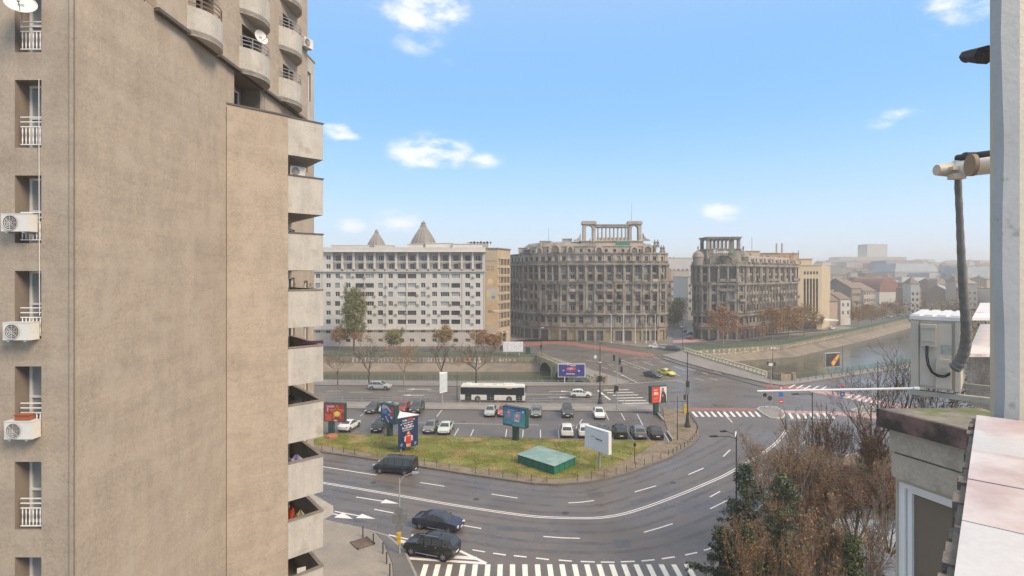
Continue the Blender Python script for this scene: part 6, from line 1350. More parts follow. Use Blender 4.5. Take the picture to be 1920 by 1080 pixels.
stroke(mb, [(-.95, zc-.05), (-.85, zc+.16), (-.55, zc+.24), (-.2, zc+.16), (.1, zc+.06)], .035); stroke(mb, [(-.1, zc+.02), (.5, zc+.02), (.95, zc-.02)], .085); stroke(mb, [(-.9, zc-.2), (-.6, zc-.1), (-.3, zc-.14)], .012); stroke(mb, [(.1, zc-.22), (.95, zc-.24)], .012)
part('print', mb, pm_((.14, .13, .14)), wb_)
mb = MB(); stroke(mb, [(-.1, 4.62), (1.2, 4.6)], .02); part('print', mb, pm_((.2, .3, .22)), wb_)
# large navy prism
off = (-14.1, 73.6, .12); t = thing('advertising_prism', 'large navy three-sided advertising tower with a red costumed figure printed on it', 'billboard', off)
T0, T1, T2 = (-14.85, 71.8), (-12.55, 73.6), (-15.25, 75.0)
mb = MB(); mb.prism([T0, T1, T2], .75, 4.75, 0); part('panel', mb, mat('navy_print', (.018, .035, .085), .35, .3, .6, 0), t, off=off)
mb = MB(); mb.prism([(T0[0]-.05, T0[1]-.05), (T1[0]+.08, T1[1]), (T2[0]-.04, T2[1]+.06)], 4.75, 4.86); part('top_sheet', mb, WHITEM, t, off=off)
mb = MB(); mb.tube((-14.1, 73.6, .1), (-14.1, 73.6, .8), .18, .18, 8); mb.tube((-14.6, 72.4, .1), (-14.6, 72.4, .8), .09, .09, 6); mb.tube((-13, 73.6, .1), (-13, 73.6, .8), .09, .09, 6); part('post', mb, GREYM, t, off=off)
L_ = math.hypot(T1[0]-T0[0], T1[1]-T0[1]); rzp = math.atan2(T1[1]-T0[1], T1[0]-T0[0])
sx_ = lambda a: a; pr = words(.22, .45, .87, .935, 5, Wc)+[((.42, .05, .05), rect(.47, .875, .74, .945))]+words(.22, .76, .785, .83, 11, Wc, slope=.06)+words(.30, .72, .70, .76, 7, Wc, slope=.06)+words(.20, .78, .61, .69, 9, (.72, .62, .70), slope=.06)+words(.22, .70, .55, .59, 10, Wc, slope=.06)+[((.50, .04, .03), [(.38, .12), (.62, .12), (.66, .38), (.58, .46), (.42, .46), (.36, .38)]), ((.22, .10, .06), circ(.5, .48, .075, 1.3)), ((.60, .35, .25), circ(.5, .47, .045, 1.3)), (Wc, rect(.44, .37, .56, .39)), ((.55, .5, .58), [(.30, .2), (.36, .2), (.38, .4), (.30, .36)]), ((.5, .5, .55), [(.64, .2), (.72, .2), (.72, .36), (.62, .4)]), ((.55, .28, .18), [(.4, .02), (.6, .02), (.62, .12), (.38, .12)]), ((.14, .22, .38), circ(.16, .12, .06, 1)), ((.14, .22, .38), circ(.84, .10, .06, 1)), (Wc, circ(.78, .90, .02, 1.4)), (Wc, circ(.14, .78, .02, 1.4))]
for i, (c, pts) in enumerate(pr): mb = MB(); mb.poly([(T0[0]-off[0]+math.cos(rzp)*a*L_+math.sin(rzp)*(.012+.001*i), T0[1]-off[1]+math.sin(rzp)*a*L_-math.cos(rzp)*(.012+.001*i), .63+b*4.0) for a, b in pts]); put('print', mb.mesh('print', pm_(c)), t)
off = (-13, 100, .1); x, y = G2(829, 757); t = thing('advertising_prism', 'narrow white three-sided advertising pillar behind the bus road median', 'billboard', (x, y, .1), R(55))
mb = MB(); mb.prism([(-1.0, -.35), (1.0, -.35), (0, .7)], 2.0, 5.6); part('panel', mb, WHITEM, t); mb = MB(); mb.box(0, -.37, 3.8, 1.8, .02, 3.2); part('poster', mb, mat('pale_poster', (.5, .55, .55), .4, .15, 1), t); mb = MB(); mb.tube((0, 0, 0), (0, 0, 2.0), .12, .12, 8); part('post', mb, GREYM, t)
# ------------------------------------------------------------------ lamps, signals, poles
def lamp(label, x, y, h, arms, m=IRON, base=False, name='street_lamp', rz=0., z=.12, r=.07):
    t = thing(name, label, 'street lamp', (x, y, z), R(rz)); mb = MB(); mb.tube((0, 0, 0), (0, 0, h), r*1.3, r*.7, 8); part('pole', mb, m, t)
    if base: mb = MB(); mb.lathe([(.45, 0), (.42, .3), (.28, .7), (.2, 1.4), (.14, 2.2), (.01, 2.2)], n=10); part('base', mb, m, t)
    for dx, dz, ln in arms:
        mb = MB(); pts = [(0, 0, h-.4), (dx*.35, 0, h+dz*.6-.1), (dx, 0, h+dz)]; mb.path(pts, .04, 5, 0); part('arm', mb, m, t)
        mb = MB(); s = 1 if dx > 0 else -1; mb.box(dx+s*ln/2, 0, h+dz, ln, .28, .12); mb.box(dx+s*ln*.3, 0, h+dz+.07, ln*.5, .2, .06); hd = part('lamp_head', mb, m, t)
        mb = MB(); mb.box(dx+s*ln/2, 0, h+dz-.07, ln*.7, .2, .03); put('lens', mb.mesh('lens', PLATE), hd)
    return t
def disc(parent, name, r, x, y, z, m, rz=0., n=16, th=.03): mb = MB(); mb.lathe([(.005, 0), (r, 0), (r, th), (.005, th)], n=n); return put(name, mb.mesh(name, m), parent, (x, y, z), rot=(R(90), 0, rz))
SIGNB = mat('sign_back_grey', (.17, .175, .18), .6, .1, 3); BLUE = mat('sign_blue', (.02, .12, .42), .4, .05, 3); SRED = mat('sign_red', (.52, .03, .03), .4, .05, 3); SWH = mat('sign_face_white', (.72, .72, .70), .4, .03, 3); YEL = mat('signal_yellow', (.62, .40, .02), .5, .08, 3)
x, y = G2(749, 1040)
t = lamp('tall grey street lamp at the corner with four grey sign backs on its pole', x, y, 6.3, [(1.05, .45, .55)], GREYM)
put('sign_back', MB().mesh('x', SIGNB) if 0 else boxm((.62, .03, .75), SIGNB), t, (-.28, -.1, 2.9)); put('sign_back', boxm((.62, .03, .75), SIGNB), t, (.38, -.1, 2.95)); disc(t, 'sign_back', .34, 0, -.1, 3.6, SIGNB); disc(t, 'sign_back', .34, 0, -.1, 2.25, SIGNB)
mb = MB(); mb.box(-.05, -.08, 1.55, .34, .3, .4); mb.box(-.02, -.05, 1.1, .26, .2, .6); mb.tube((-.05, -.1, 1.75), (-.05, -.3, 1.75), .1, .12, 8); part('yellow_box', mb, YEL, t)
lamp('black twin arm street lamp standing in the garden trees', 22.4, 55.0, 7.4, [(-1.9, -.15, .75), (-1.0, .35, .6)], IRON)
lamp('black twin arm lamp left of the bare tree on the far garden edge', 36.8, 67.5, 9.0, [(-1.7, -.25, .8), (-1.0, .25, .6)], IRON)
def tall_pole(label, px_, py_, h, base=True, extras=(), name='ornate_pole', cat='pole', m=IRON, r=.1):
    x, y = G2(px_, py_); t = thing(name, label, cat, (x, y, .12)); mb = MB(); mb.tube((0, 0, 0), (0, 0, h), r*1.2, r*.55, 8); part('shaft', mb, m, t)
    if base: mb = MB(); mb.lathe([(.5, 0), (.46, .3), (.3, .8), (.22, 1.5), (.14, 2.3), (.01, 2.3)], n=10); part('base', mb, m, t)
    for k, dx, z, w_, h_, mm in extras: put(k, boxm((w_, .22, h_), mm), t, (dx, -.12, z))
    return t
t = tall_pole('tall black pole with flared foot and signal boxes on the island tip', 1289, 802, 11.6, extras=(('signal_box', 0, 6.6, .5, .9, IRON), ('signal_box', 0, 5.6, .55, 1.1, SIGNB), ('traffic_light', -.45, 4.6, .3, .8, IRON)))
tall_pole('tall black pole with flared foot rising behind the right garden', 1646, 812, 10.6, extras=())
t = tall_pole('slim black post with a crossbar carrying signals on the sandy tip', 1270, 827, 6.2, base=False, r=.06); mb = MB(); mb.box(.2, 0, 5.5, 2.5, .05, .05); mb.box(-.45, 0, 5.2, .04, .04, .6); mb.box(.7, 0, 5.2, .04, .04, .6); part('crossbar', mb, IRON, t)
tall_pole('tall pole at the bridge corner with dark signal boxes', 1125, 758, 11.0, extras=(('traffic_light', -.25, 4.6, .3, .9, IRON), ('traffic_light', .25, 4.5, .3, .9, IRON), ('bracket', 0, 7.5, .5, .12, WHITEM)))
t = tall_pole('grey signal mast with three traffic lights at the plaza crossing', 1157, 768, 9.2, base=False, m=GREYM, extras=(('traffic_light', -.55, 8.9, .34, 1.0, IRON), ('traffic_light', .45, 8.3, .34, 1.0, IRON), ('traffic_light', .75, 6.9, .34, 1.0, IRON), ('traffic_light', -.15, 3.6, .7, .9, IRON), ('traffic_light', -.45, 3.1, .3, .6, IRON)))
tall_pole('dark bus stop post left of the bus', 857, 754, 5.6, base=False, r=.07)
tall_pole('thin grey pole behind the purple billboard', 1116, 727, 9.6, base=False, r=.05, m=GREYM, extras=(('sign', 0, 6.3, .5, .6, SWH),))
tall_pole('dark lamp pole at the far bridge corner', 1015, 668, 8.2, base=False, r=.09, extras=(('lamp_head', .3, 8.1, .8, .15, WHITEM), ('signal_box', -.1, 2.6, .6, 1.2, IRON)))
t = tall_pole('grey signal pole with white camera box at the right bridge end', 1446, 723.5, 4.6, base=False, m=GREYM, extras=(('camera_box', -.2, 4.4, .8, .5, SWH), ('traffic_light', .7, 4.5, .3, .8, IRON), ('traffic_light', -.8, 4.7, .3, .6, IRON)))
tall_pole('ornate lamp post over the right canal wall', 1449, 712, 7.0, base=False, extras=(('lamp_head', -.35, 7.0, .35, .35, SWH), ('lamp_head', .35, 7.0, .35, .35, SWH)), m=mat('rusty_post', (.10, .05, .045), .7, .3, 3))
tall_pole('slim pole right of the phone billboard', 1580, 703, 7.0, base=False, r=.05)
tall_pole('tall lamp pole near the ochre block', 936, 660, 12.5, base=False, m=GREYM, extras=(('lamp_head', -1.0, 12.4, 2.0, .2, SWH),), r=.08)
tall_pole('lamp pole beside the curved corner of the ornate block', 1280, 650, 9.0, base=False, extras=(('arm', -.4, 8.9, 1.6, .12, IRON),), r=.07)
for i, px_ in enumerate((1146, 1169, 1191, 1211.5, 1228.5)):
    x, y = G2(px_, 643.5); mb = MB(); mb.lathe([(.3, 0), (.3, .25), (.10, .3), (.09, 9.4), (.14, 9.5), (.01, 9.7)], n=8)
    tag(put('flagpole', mb.mesh('flagpole', WHITEM), None, (x, y, .12)), 'white flagpole before the ornate block, %s from the left' % ('first', 'second', 'third', 'fourth', 'fifth')[i], 'flagpole', 'row of white flagpoles')
def sign(label, px_, py_, h, heads, m=GREYM, z=.1):
    x, y = G2(px_, py_); t = thing('road_sign', label, 'road sign', (x, y, z)); mb = MB(); mb.tube((0, 0, 0), (0, 0, h), .045, .045, 6); part('pole', mb, m, t)
    for k, hz, r, mm in heads:
        if k == 'round': disc(t, 'sign_plate', r, 0, -.06, hz, mm)
        elif k == 'tri': disc(t, 'sign_plate', r, 0, -.06, hz, mm, n=3)
        elif k == 'square': put('sign_plate', boxm((r*2, .03, r*2), mm), t, (0, -.07, hz))
    return t
t = sign('no entry style round sign with a white bar on the traffic island', 1443, 768, 3.6, [('round', 3.3, .38, SRED), ('round', 1.9, .42, IRON)]); put('bar', boxm((.5, .02, .12), SWH), t, (0, -.1, 3.3))
sign('single dark round sign at the left end of the traffic island', 1434, 766, 2.6, [('round', 2.3, .36, IRON)])
t = sign('yield triangle above a blue square crossing sign on the island', 1464, 771, 4.1, [('tri', 3.9, .5, SRED), ('square', 2.8, .36, BLUE), ('round', 1.6, .4, SRED)]); put('bar', boxm((.45, .02, .14), SWH), t, (0, -.1, 1.6)); disc(t, 'sign_face', .28, 0, -.085, 3.9, SWH, n=3)
t = sign('blue square crossing sign under a red yield triangle right of the island', 1579, 782, 5.0, [('tri', 4.8, .5, SRED), ('square', 3.7, .4, BLUE)]); disc(t, 'sign_face', .22, 0, -.09, 3.7, SWH, n=3)
t = sign('blue pedestrian crossing sign at the bottom edge by the dark conifer', 1357, 1118, 2.9, [('square', 2.55, .36, BLUE)], z=.1); disc(t, 'sign_face', .24, 0, -.09, 2.55, SWH, n=3)
sign('dark small sign standing on the grass right of the white panel', 1190, 870, 2.6, [('square', 2.3, .18, IRON)], m=IRON)
x, y = G2(1285, 776); clutter('yellow_signal_cabinet', 'yellow signal cabinet at the foot of the tall black pole', 'cabinet', (x, y, .12), MB().box(0, 0, .55, .5, .4, 1.1).box(0, -.1, 1.25, .4, .3, .4), YEL)
x, y = G2(1092, 637); clutter('green_kiosk', 'small rounded green kiosk before the ornate block', 'kiosk', (x, y, .12), MB().lathe([(1.1, 0), (1.1, 2.0), (1.25, 2.1), (1.1, 2.5), (.5, 2.9), (.01, 3.0)], n=12), mat('kiosk_faded_green', (.18, .33, .20), .6, .15, 2))
x, y = G2(990, 664); clutter('green_bin', 'green container by the blank billboard', 'container', (x, y, .12), MB().box(0, 0, .9, 1.3, 1.1, 1.8).box(0, 0, 1.85, 1.4, 1.2, .12), GREENM)
# log barriers on the sandy tip
for a, b, lab in (((1231, 775), (1244, 790), 'concrete curb log behind the red poster box'), ((1251, 812), (1262, 828), 'concrete curb log beside the last black sedan')):
    p, q = G2(*a), G2(*b); mb = MB(); mb.box(0, 0, .14, math.hypot(q[0]-p[0], q[1]-p[1]), .28, .28); tag(put('kerb_log', mb.mesh('kerb_log', KERB), None, ((p[0]+q[0])/2, (p[1]+q[1])/2, .12), math.atan2(q[1]-p[1], q[0]-p[0])), lab, 'barrier')
# graffiti: flat paint on the canal walls
rsg = random.Random(2); GC = [(.55, .50, .38), (.50, .42, .18), (.45, .42, .40), (.25, .22, .2), (.55, .25, .12), (.4, .46, .42), (.15, .40, .12)]
mb = MB(); mats_ = [mat('graffiti_%d' % i, c, .8, .2, 1, 0) for i, c in enumerate(GC)]
def graf(mb, A, B, s0, s1, z0, z1, idx, d=.03):
    ln = math.hypot(B[0]-A[0], B[1]-A[1]); uu = ((B[0]-A[0])/ln, (B[1]-A[1])/ln); P = lambda s, z: (A[0]+uu[0]*s+uu[1]*d, A[1]+uu[1]*s-uu[0]*d, z)
    d += .12; s = s0
    while s < s1:
        wd = rsg.uniform(.5, 1.4)*(1+(z1-z0 > 1.6)); sk = rsg.uniform(-.3, .3); za, zb_ = z0+rsg.uniform(0, .3), z1-rsg.uniform(0, .3)
        mb.poly([P(s, za), P(s+wd*.35, za), P(s+wd*.35+sk, zb_), P(s+sk, zb_)], rsg.choice(idx)); 
        if rsg.random() < .6: mb.poly([P(s+wd*.3, za+.1), P(s+wd*.9, za+.1), P(s+wd*.9, za+.4), P(s+wd*.3, za+.4)], rsg.choice(idx))
        s += wd
graf(mb, (-60, 158.5), (7.9, 157.6), 14, 44, -1.7, -.25, [0, 2, 3, 5, 2]); graf(mb, (-60, 158.5), (7.9, 157.6), 46, 52, -1.8, -.15, [4, 4, 0, 5], .05)
graf(mb, (-60, 158.5), (7.9, 157.6), 54, 61, -1.5, -.4, [2, 3, 0]); graf(mb, (-60, 158.5), (7.9, 157.6), 61.5, 66, -1.3, -.5, [6], .05)
g1, g2 = (53, 169.8), G2(1470, 646)
graf(mb, g1, g2, 4, 30, -2.0, -.1, [0, 1, 1, 0, 0]); graf(mb, g1, g2, 5, 28, -1.6, -.5, [3, 3], .06)
graf(mb, g1, g2, 31, 40, -1.5, -.4, [2, 5, 4]); g3 = G2(1600, 621); graf(mb, g2, g3, 1, 55, -1.3, -.4, [2, 5, 0, 4])
o = struct('canal_wall_graffiti', mb, mats_)
# ------------------------------------------------------------------ trees
BARK = mat('tree_bark', (.085, .065, .05), .9, .3, 3, .3); BARKP = mat('pale_bark', (.24, .20, .155), .9, .25, 3, .3); TWIG = mat('brown_twig', (.19, .13, .09), .9, .3, 3, 0); BARKD = mat('dark_bark', (.035, .028, .022), .9, .3, 3, .3)
def grow(rs, h, lv, spread, up, trunk=.3, ratio=.72, kids=3, r0=None, wig=.16, lean=(0, 0), lmin=.25, limbs=5, limb=.30):
    segs = []; tips = []
    r0 = r0 or h*.015
    def rec(p, d, L, r, k):
        n = 4; q = p
        for i in range(n):
            d = d+np.array([rs.uniform(-wig, wig), rs.uniform(-wig, wig), rs.uniform(-wig, wig)*.6+up*.10]); d /= np.linalg.norm(d)
            e = q+d*(L/n); ra = r*(1-.5*i/n); rb = r*(1-.5*(i+1)/n); segs.append((q, e, ra, rb, k)); q = e
            if k >= lv-2: tips.append((q, k))
            if k < lv and i >= 1 and rs.random() < .8: side(q, d, L, rb, k)
        if k < lv:
            for j in range(kids-1): side(q, d, L, r*.7, k, .6)
    def side(q, d, L, r, k, f=1.):
        a = rs.uniform(0, 6.283); s = spread*rs.uniform(.6, 1.3)*f; u = np.cross(d, (0, 0, 1.)) if abs(d[2]) < .95 else np.array([1., 0, 0]); u = u/np.linalg.norm(u); v = np.cross(d, u)
        nd = d*math.cos(s)+(u*math.cos(a)+v*math.sin(a))*math.sin(s); nd[2] += up*.25; nd /= np.linalg.norm(nd)
        l2 = L*ratio*rs.uniform(.7, 1.1)
        if l2 > lmin: rec(q, nd, l2, max(.005, r*.62), k+1)
    p = np.zeros(3); th = h*trunk; n = 4; r = r0
    for i in range(n): e = np.array([lean[0]*(i+1)/n*th+rs.uniform(-.01, .01)*h, lean[1]*(i+1)/n*th+rs.uniform(-.01, .01)*h, th*(i+1)/n]); segs.append((p, e, r0*(1.15-.12*i), r0*(1.03-.12*i), 0)); p = e
    a0 = rs.uniform(0, 6.28)
    for i in range(limbs):
        a = a0+i*6.283/limbs+rs.uniform(-.3, .3); s = spread*rs.uniform(.75, 1.25) if i else .12
        pp = p if i < 3 else segs[2][1]*.4+p*.6
        rec(pp, np.array([math.cos(a)*math.sin(s), math.sin(a)*math.sin(s), math.cos(s)]), h*limb*rs.uniform(.85, 1.2), r0*.55, 1)
    return segs, tips
def seg_mesh(segs, mats, name='trunk', rmin=.012, midf=None):
    A = np.array([s[0] for s in segs]); B = np.array([s[1] for s in segs]); ra = np.maximum(rmin, np.array([s[2] for s in segs])); rb = np.maximum(rmin, np.array([s[3] for s in segs]))
    D = B-A; ln = np.linalg.norm(D, axis=1, keepdims=True); D = D/np.maximum(ln, 1e-6); ref = np.where(np.abs(D[:, 2:3]) < .9, np.array([[0, 0, 1.]]), np.array([[1., 0, 0]]))
    U = np.cross(D, ref); U /= np.linalg.norm(U, axis=1, keepdims=True); W = np.cross(D, U); V = []
    out = []; F_ = []
    big = ra > .05
    for sel, n in ((~big, 3), (big, 7)):
        a, b, u, w_, r1, r2 = A[sel], B[sel], U[sel], W[sel], ra[sel], rb[sel]; k = len(a)
        if not k: continue
        t = np.arange(n)*2*np.pi/n; c, s = np.cos(t)[None, :, None], np.sin(t)[None, :, None]
        va = a[:, None]+(u[:, None]*c+w_[:, None]*s)*r1[:, None, None]; vb = b[:, None]+(u[:, None]*c+w_[:, None]*s)*r2[:, None, None]
        base = sum(len(x) for x in out); out.append(np.concatenate([va, vb], 1).reshape(-1, 3))
        i = np.arange(n); f = np.stack([i, i+n, (i+1) % n+n, (i+1) % n], 1)[None]+(np.arange(k)*2*n)[:, None, None]+base; F_.append(f.reshape(-1, 4))
    me = npmesh(name, np.concatenate(out), np.concatenate(F_), mats); me.shade_smooth(); return me
def leaf_mesh(pts, size, mats, name='crown', jit=.2, weights=None, flat=0.):
    """leaf-sized quads at the given points, two or three tones mixed at random"""
    P = np.array(pts); n = len(P); P = P+NR.normal(0, jit, (n, 3)); a = NR.normal(0, 1, (n, 3)); a /= np.linalg.norm(a, axis=1, keepdims=True); b = np.cross(a, NR.normal(0, 1, (n, 3))); b /= np.linalg.norm(b, axis=1, keepdims=True)
    s = size*NR.uniform(.5, 1.3, (n, 1)); a *= s; b *= s*.6; V = np.stack([P-a, P-b*.9, P+a, P+b], 1).reshape(-1, 3)
    return npmesh(name, V, np.arange(4*n).reshape(-1, 4), mats, NR.choice(len(mats), n, p=weights) if len(mats) > 1 else None)
LF = lambda n, c: mat('leaf_'+n, c, .8, .3, .6, 0)
OR1, OR2, OR3 = LF('russet', (.26, .085, .03)), LF('orange_brown', (.32, .14, .045)), LF('ochre', (.25, .16, .055))
GR1, GR2, GR3 = LF('olive', (.15, .155, .04)), LF('yellow_green', (.23, .21, .06)), LF('grey_green', (.15, .155, .07))
DG1, DG2, DG3 = LF('dark_needle', (.032, .05, .025)), LF('mid_needle', (.06, .085, .038)), LF('blue_needle', (.09, .12, .095))
def tree(label, x, y, h, kind='bare', seed=1, group=None, z=.1, name='bare_tree', nleaf=0, leaf=.12, mats=None, lv=4, spread=.6, up=.5, trunk=.3, bark=BARK, wd=1., cat='tree', rmin=.012, jit=.25, kids=2, ratio=.62, clump=None, r0=None, lean=(0, 0), vol=0., z0=.3, limbs=5, limb=.30, lmin=.25):
    rs = random.Random(seed); t = thing(name, label, cat, (x, y, z), 0, group); segs, tips = grow(rs, h, lv, spread, up, trunk, ratio=ratio, kids=kids, r0=r0, lean=lean, limbs=limbs, limb=limb, lmin=lmin)
    mz = sorted(s[1][2] for s in segs)[int(len(segs)*.995)]; mxr = sorted(math.hypot(s[1][0], s[1][1]) for s in segs)[int(len(segs)*.97)]; k = h/mz; kr = k if wd is None else wd/mxr
    def S3(p): f = min(1, max(0, p[2]/(h*trunk)-.3)); q = 1+(kr-1)*f; return np.array([p[0]*q, p[1]*q, p[2]*k])
    segs = [(S3(s[0]), S3(s[1]), s[2], s[3], s[4]) for s in segs]; tips = [(S3(p), q) for p, q in tips]
    put('trunk', seg_mesh(segs, bark, rmin=rmin), t)
    if nleaf:
        P = [tips[rs.randrange(len(tips))][0] for _ in range(int(nleaf*(1-vol)))]
        if vol:
            nc = max(8, int(nleaf*vol/55)); zc = h*(1+z0)/2; hz_ = h*(1-z0)/2
            for _ in range(nc):
                while True:
                    a = np.array([rs.uniform(-1, 1), rs.uniform(-1, 1), rs.uniform(-1, 1)])
                    if .25 < np.dot(a, a) < 1: break
                tp = 1-.35*max(0, a[2]); c = np.array([a[0]*wd*.88*tp, a[1]*wd*.88*tp, zc+a[2]*hz_*.92]); sg = wd*.13*rs.uniform(.6, 1.4)
                for __ in range(55): P.append(c+np.array([rs.gauss(0, sg), rs.gauss(0, sg), rs.gauss(0, sg*.7)]))
        put('crown', leaf_mesh(P, leaf, mats, jit=jit, weights=clump), t)
    return t
def P_(px_, py_): return G2(px_, py_)
# ---- far bank, before the white block
x, y = P_(664, 657); tree('tall green poplar-like tree before the left end of the white block', x, y, 20.0, seed=3, name='poplar_tree', nleaf=13000, leaf=.24, mats=[GR1, GR2, GR3], lv=4, spread=.40, up=.9, trunk=.2, wd=4.0, jit=.3, rmin=.02, bark=BARK, clump=[.45, .3, .25], vol=.75, z0=.13, limbs=7, limb=.4)
FT = 'autumn trees along the far canal road'
for i, (a, b, top, nl, ms, wd, lab) in enumerate(((636, 658, 612, 2200, [OR3, OR2], 3.2, 'thin yellow-brown tree left of the tall green tree'), (738, 660, 616, 3000, [GR2, OR3, GR3], 3.3, 'rounded olive-yellow tree right of the tall green tree'), (834, 660, 610, 2600, [OR3, OR2, GR2], 3.3, 'sparse ochre tree before the middle of the white block'),
                                   (676, 662, 622, 300, [OR1], 2.6, 'small bare reddish tree right beside the tall green tree'), (904, 662, 620, 2200, [OR3, OR2], 3.4, 'ochre tree at the right end of the white block'), (927, 664, 626, 1500, [OR3, OR2], 2.4, 'thin ochre tree before the mural'))):
    x, y = P_(a, b); h = (b-top)*y/F; tree(lab, x, y, h, seed=20+i, group=FT, name='autumn_tree', nleaf=nl, leaf=.22, mats=ms, lv=4, spread=.65, up=.5, wd=wd, rmin=.02, jit=.3, bark=BARKP, vol=.6 if nl > 1000 else 0, z0=.3)
NT = 'bare trees on the near canal pavement'
for i, (a, b, top, nl, wd, lab, bk) in enumerate(((692, 724, 640, 120, 4.6, 'dark forked bare tree left of the silver SUV road spot', BARKD), (758, 725, 645, 900, 5.0, 'pale bare tree with a few tan leaves right of the silver SUV', BARKP), (828, 725, 628, 60, 5.2, 'bare tree rising behind the narrow white advertising pillar', BARKD), (893, 724, 628, 260, 5.2, 'bare tree behind the bus', BARKD), (633, 723, 660, 60, 3.4, 'small dim bare tree near the tower edge', BARK))):
    x, y = P_(a, b); h = (b-top)*y/F; tree(lab, x, y, h, seed=40+i*3, group=NT, nleaf=nl, leaf=.14, mats=[OR3, OR2], lv=4, spread=.72, up=.35, wd=wd, rmin=.016, trunk=.30, bark=bk, jit=.2)
# ---- right far bank
QT = 'autumn trees along the right quay'
for i, (a, b, top, nl, wd, ms, lab) in enumerate(((1356, 651, 574, 3600, 5.4, [OR2, OR1, OR3], 'orange-brown tree before the round gable of the quay block'), (1448, 640, 578, 4200, 5.2, [OR2, OR3], 'orange tree left of the pair before the quay block flank'), (1478, 636, 574, 4200, 6.0, [OR2, OR3], 'wide orange tree in the middle before the quay block flank'), (1508, 632, 570, 4200, 6.2, [OR3, OR2, GR2], 'golden tree before the beige finned block'),
                                                  (1424, 644, 606, 300, 3.4, [OR1], 'small bare tree between the orange trees'), (1386, 645, 604, 260, 3.2, [OR1], 'small bare tree right of the gable tree'), (1540, 622, 592, 700, 4.0, [OR1, OR2], 'thin reddish tree by the entrance canopy'))):
    x, y = P_(a, b); h = (b-top)*y/F; tree(lab, x, y, h, seed=60+i, group=QT, name='autumn_tree', nleaf=nl, leaf=.26, mats=ms, lv=4, spread=.7, up=.4, wd=wd, rmin=.025, jit=.35, bark=BARKP, trunk=.28, vol=.65 if nl > 1000 else 0, z0=.26)
protoq = [o for o in C.objects if o.name.startswith('autumn_tree') and o.get('group') == QT][:4]
spots = [(1610, 613, 1.0), (1634, 607, .95), (1655, 601, 1.0), (1676, 596, 1.05), (1697, 591, 1.1), (1722, 586, 1.2), (1748, 581, 1.2), (1590, 606, .9), (1626, 598, .95), (1660, 590, 1.), (1690, 583, 1.), (1780, 578, 1.3), (1815, 574, 1.3), (1600, 600, .8), (1735, 574, 1.2)]
QN = ['first', 'second', 'third', 'fourth', 'fifth', 'sixth', 'seventh', 'eighth', 'ninth', 'tenth', 'eleventh', 'twelfth', 'thirteenth', 'fourteenth', 'fifteenth']
for i, (a, b, s) in enumerate(spots):
    x, y = P_(a, b); o = dup(protoq[i % 4], (x, y, .1), i*1.3, 'russet tree far along the right quay road, %s counted outward from the beige block' % QN[i]); o.scale = (s*.72, s*.72, s*.62)
for i, (a, b, top, lab) in enumerate(((1272, 606, 556, 'dark green tree on the left side of the street between the two ornate blocks'), (1262, 612, 574, 'lower dark bush-like tree hugging the corner of the ornate block'))):
    x, y = P_(a, b); tree(lab, x, y, (b-top)*y/F, seed=80+i, name='street_tree', nleaf=2600, leaf=.35, mats=[GR1, LF('dim_green', (.05, .07, .03))], lv=3, spread=.6, up=.5, wd=4.2, rmin=.03, jit=.5, vol=.7, z0=.1)
# ---- near right: bare tree behind the outdoor unit, olive tree at its right
tree('big bare tree reaching up behind the beige air conditioner', 34.5, 47.5, 18.0, seed=101, nleaf=500, leaf=.07, mats=[OR1, OR2], lv=5, spread=.6, up=.45, wd=7.4, rmin=.012, trunk=.3, bark=BARKD, jit=.2, ratio=.64, limbs=7)
tree('smaller bare tree just left of the air conditioner by the quay fence', 40.5, 62, 14.5, seed=103, nleaf=0, lv=5, spread=.62, up=.4, wd=6.2, rmin=.014, trunk=.28, bark=BARK, ratio=.64, limbs=6)
tree('tall olive yellow tree glimpsed between air conditioner and jamb', 37.0, 40.5, 21.5, seed=105, name='olive_tree', nleaf=26000, leaf=.10, mats=[LF('olive_yellow', (.22, .19, .05)), GR1, OR3], lv=4, spread=.5, up=.6, wd=4.6, jit=.4, trunk=.2, bark=BARKP, vol=.5, z0=.2)
tree('broad olive brown tree low behind the mossy bay roof', 31.5, 33.5, 15.5, seed=107, name='olive_tree', nleaf=16000, leaf=.09, mats=[LF('olive_yellow', (.22, .19, .05)), GR1, OR1], lv=4, spread=.55, up=.5, wd=4.0, jit=.4, trunk=.22, bark=BARKP, vol=.5, z0=.15)
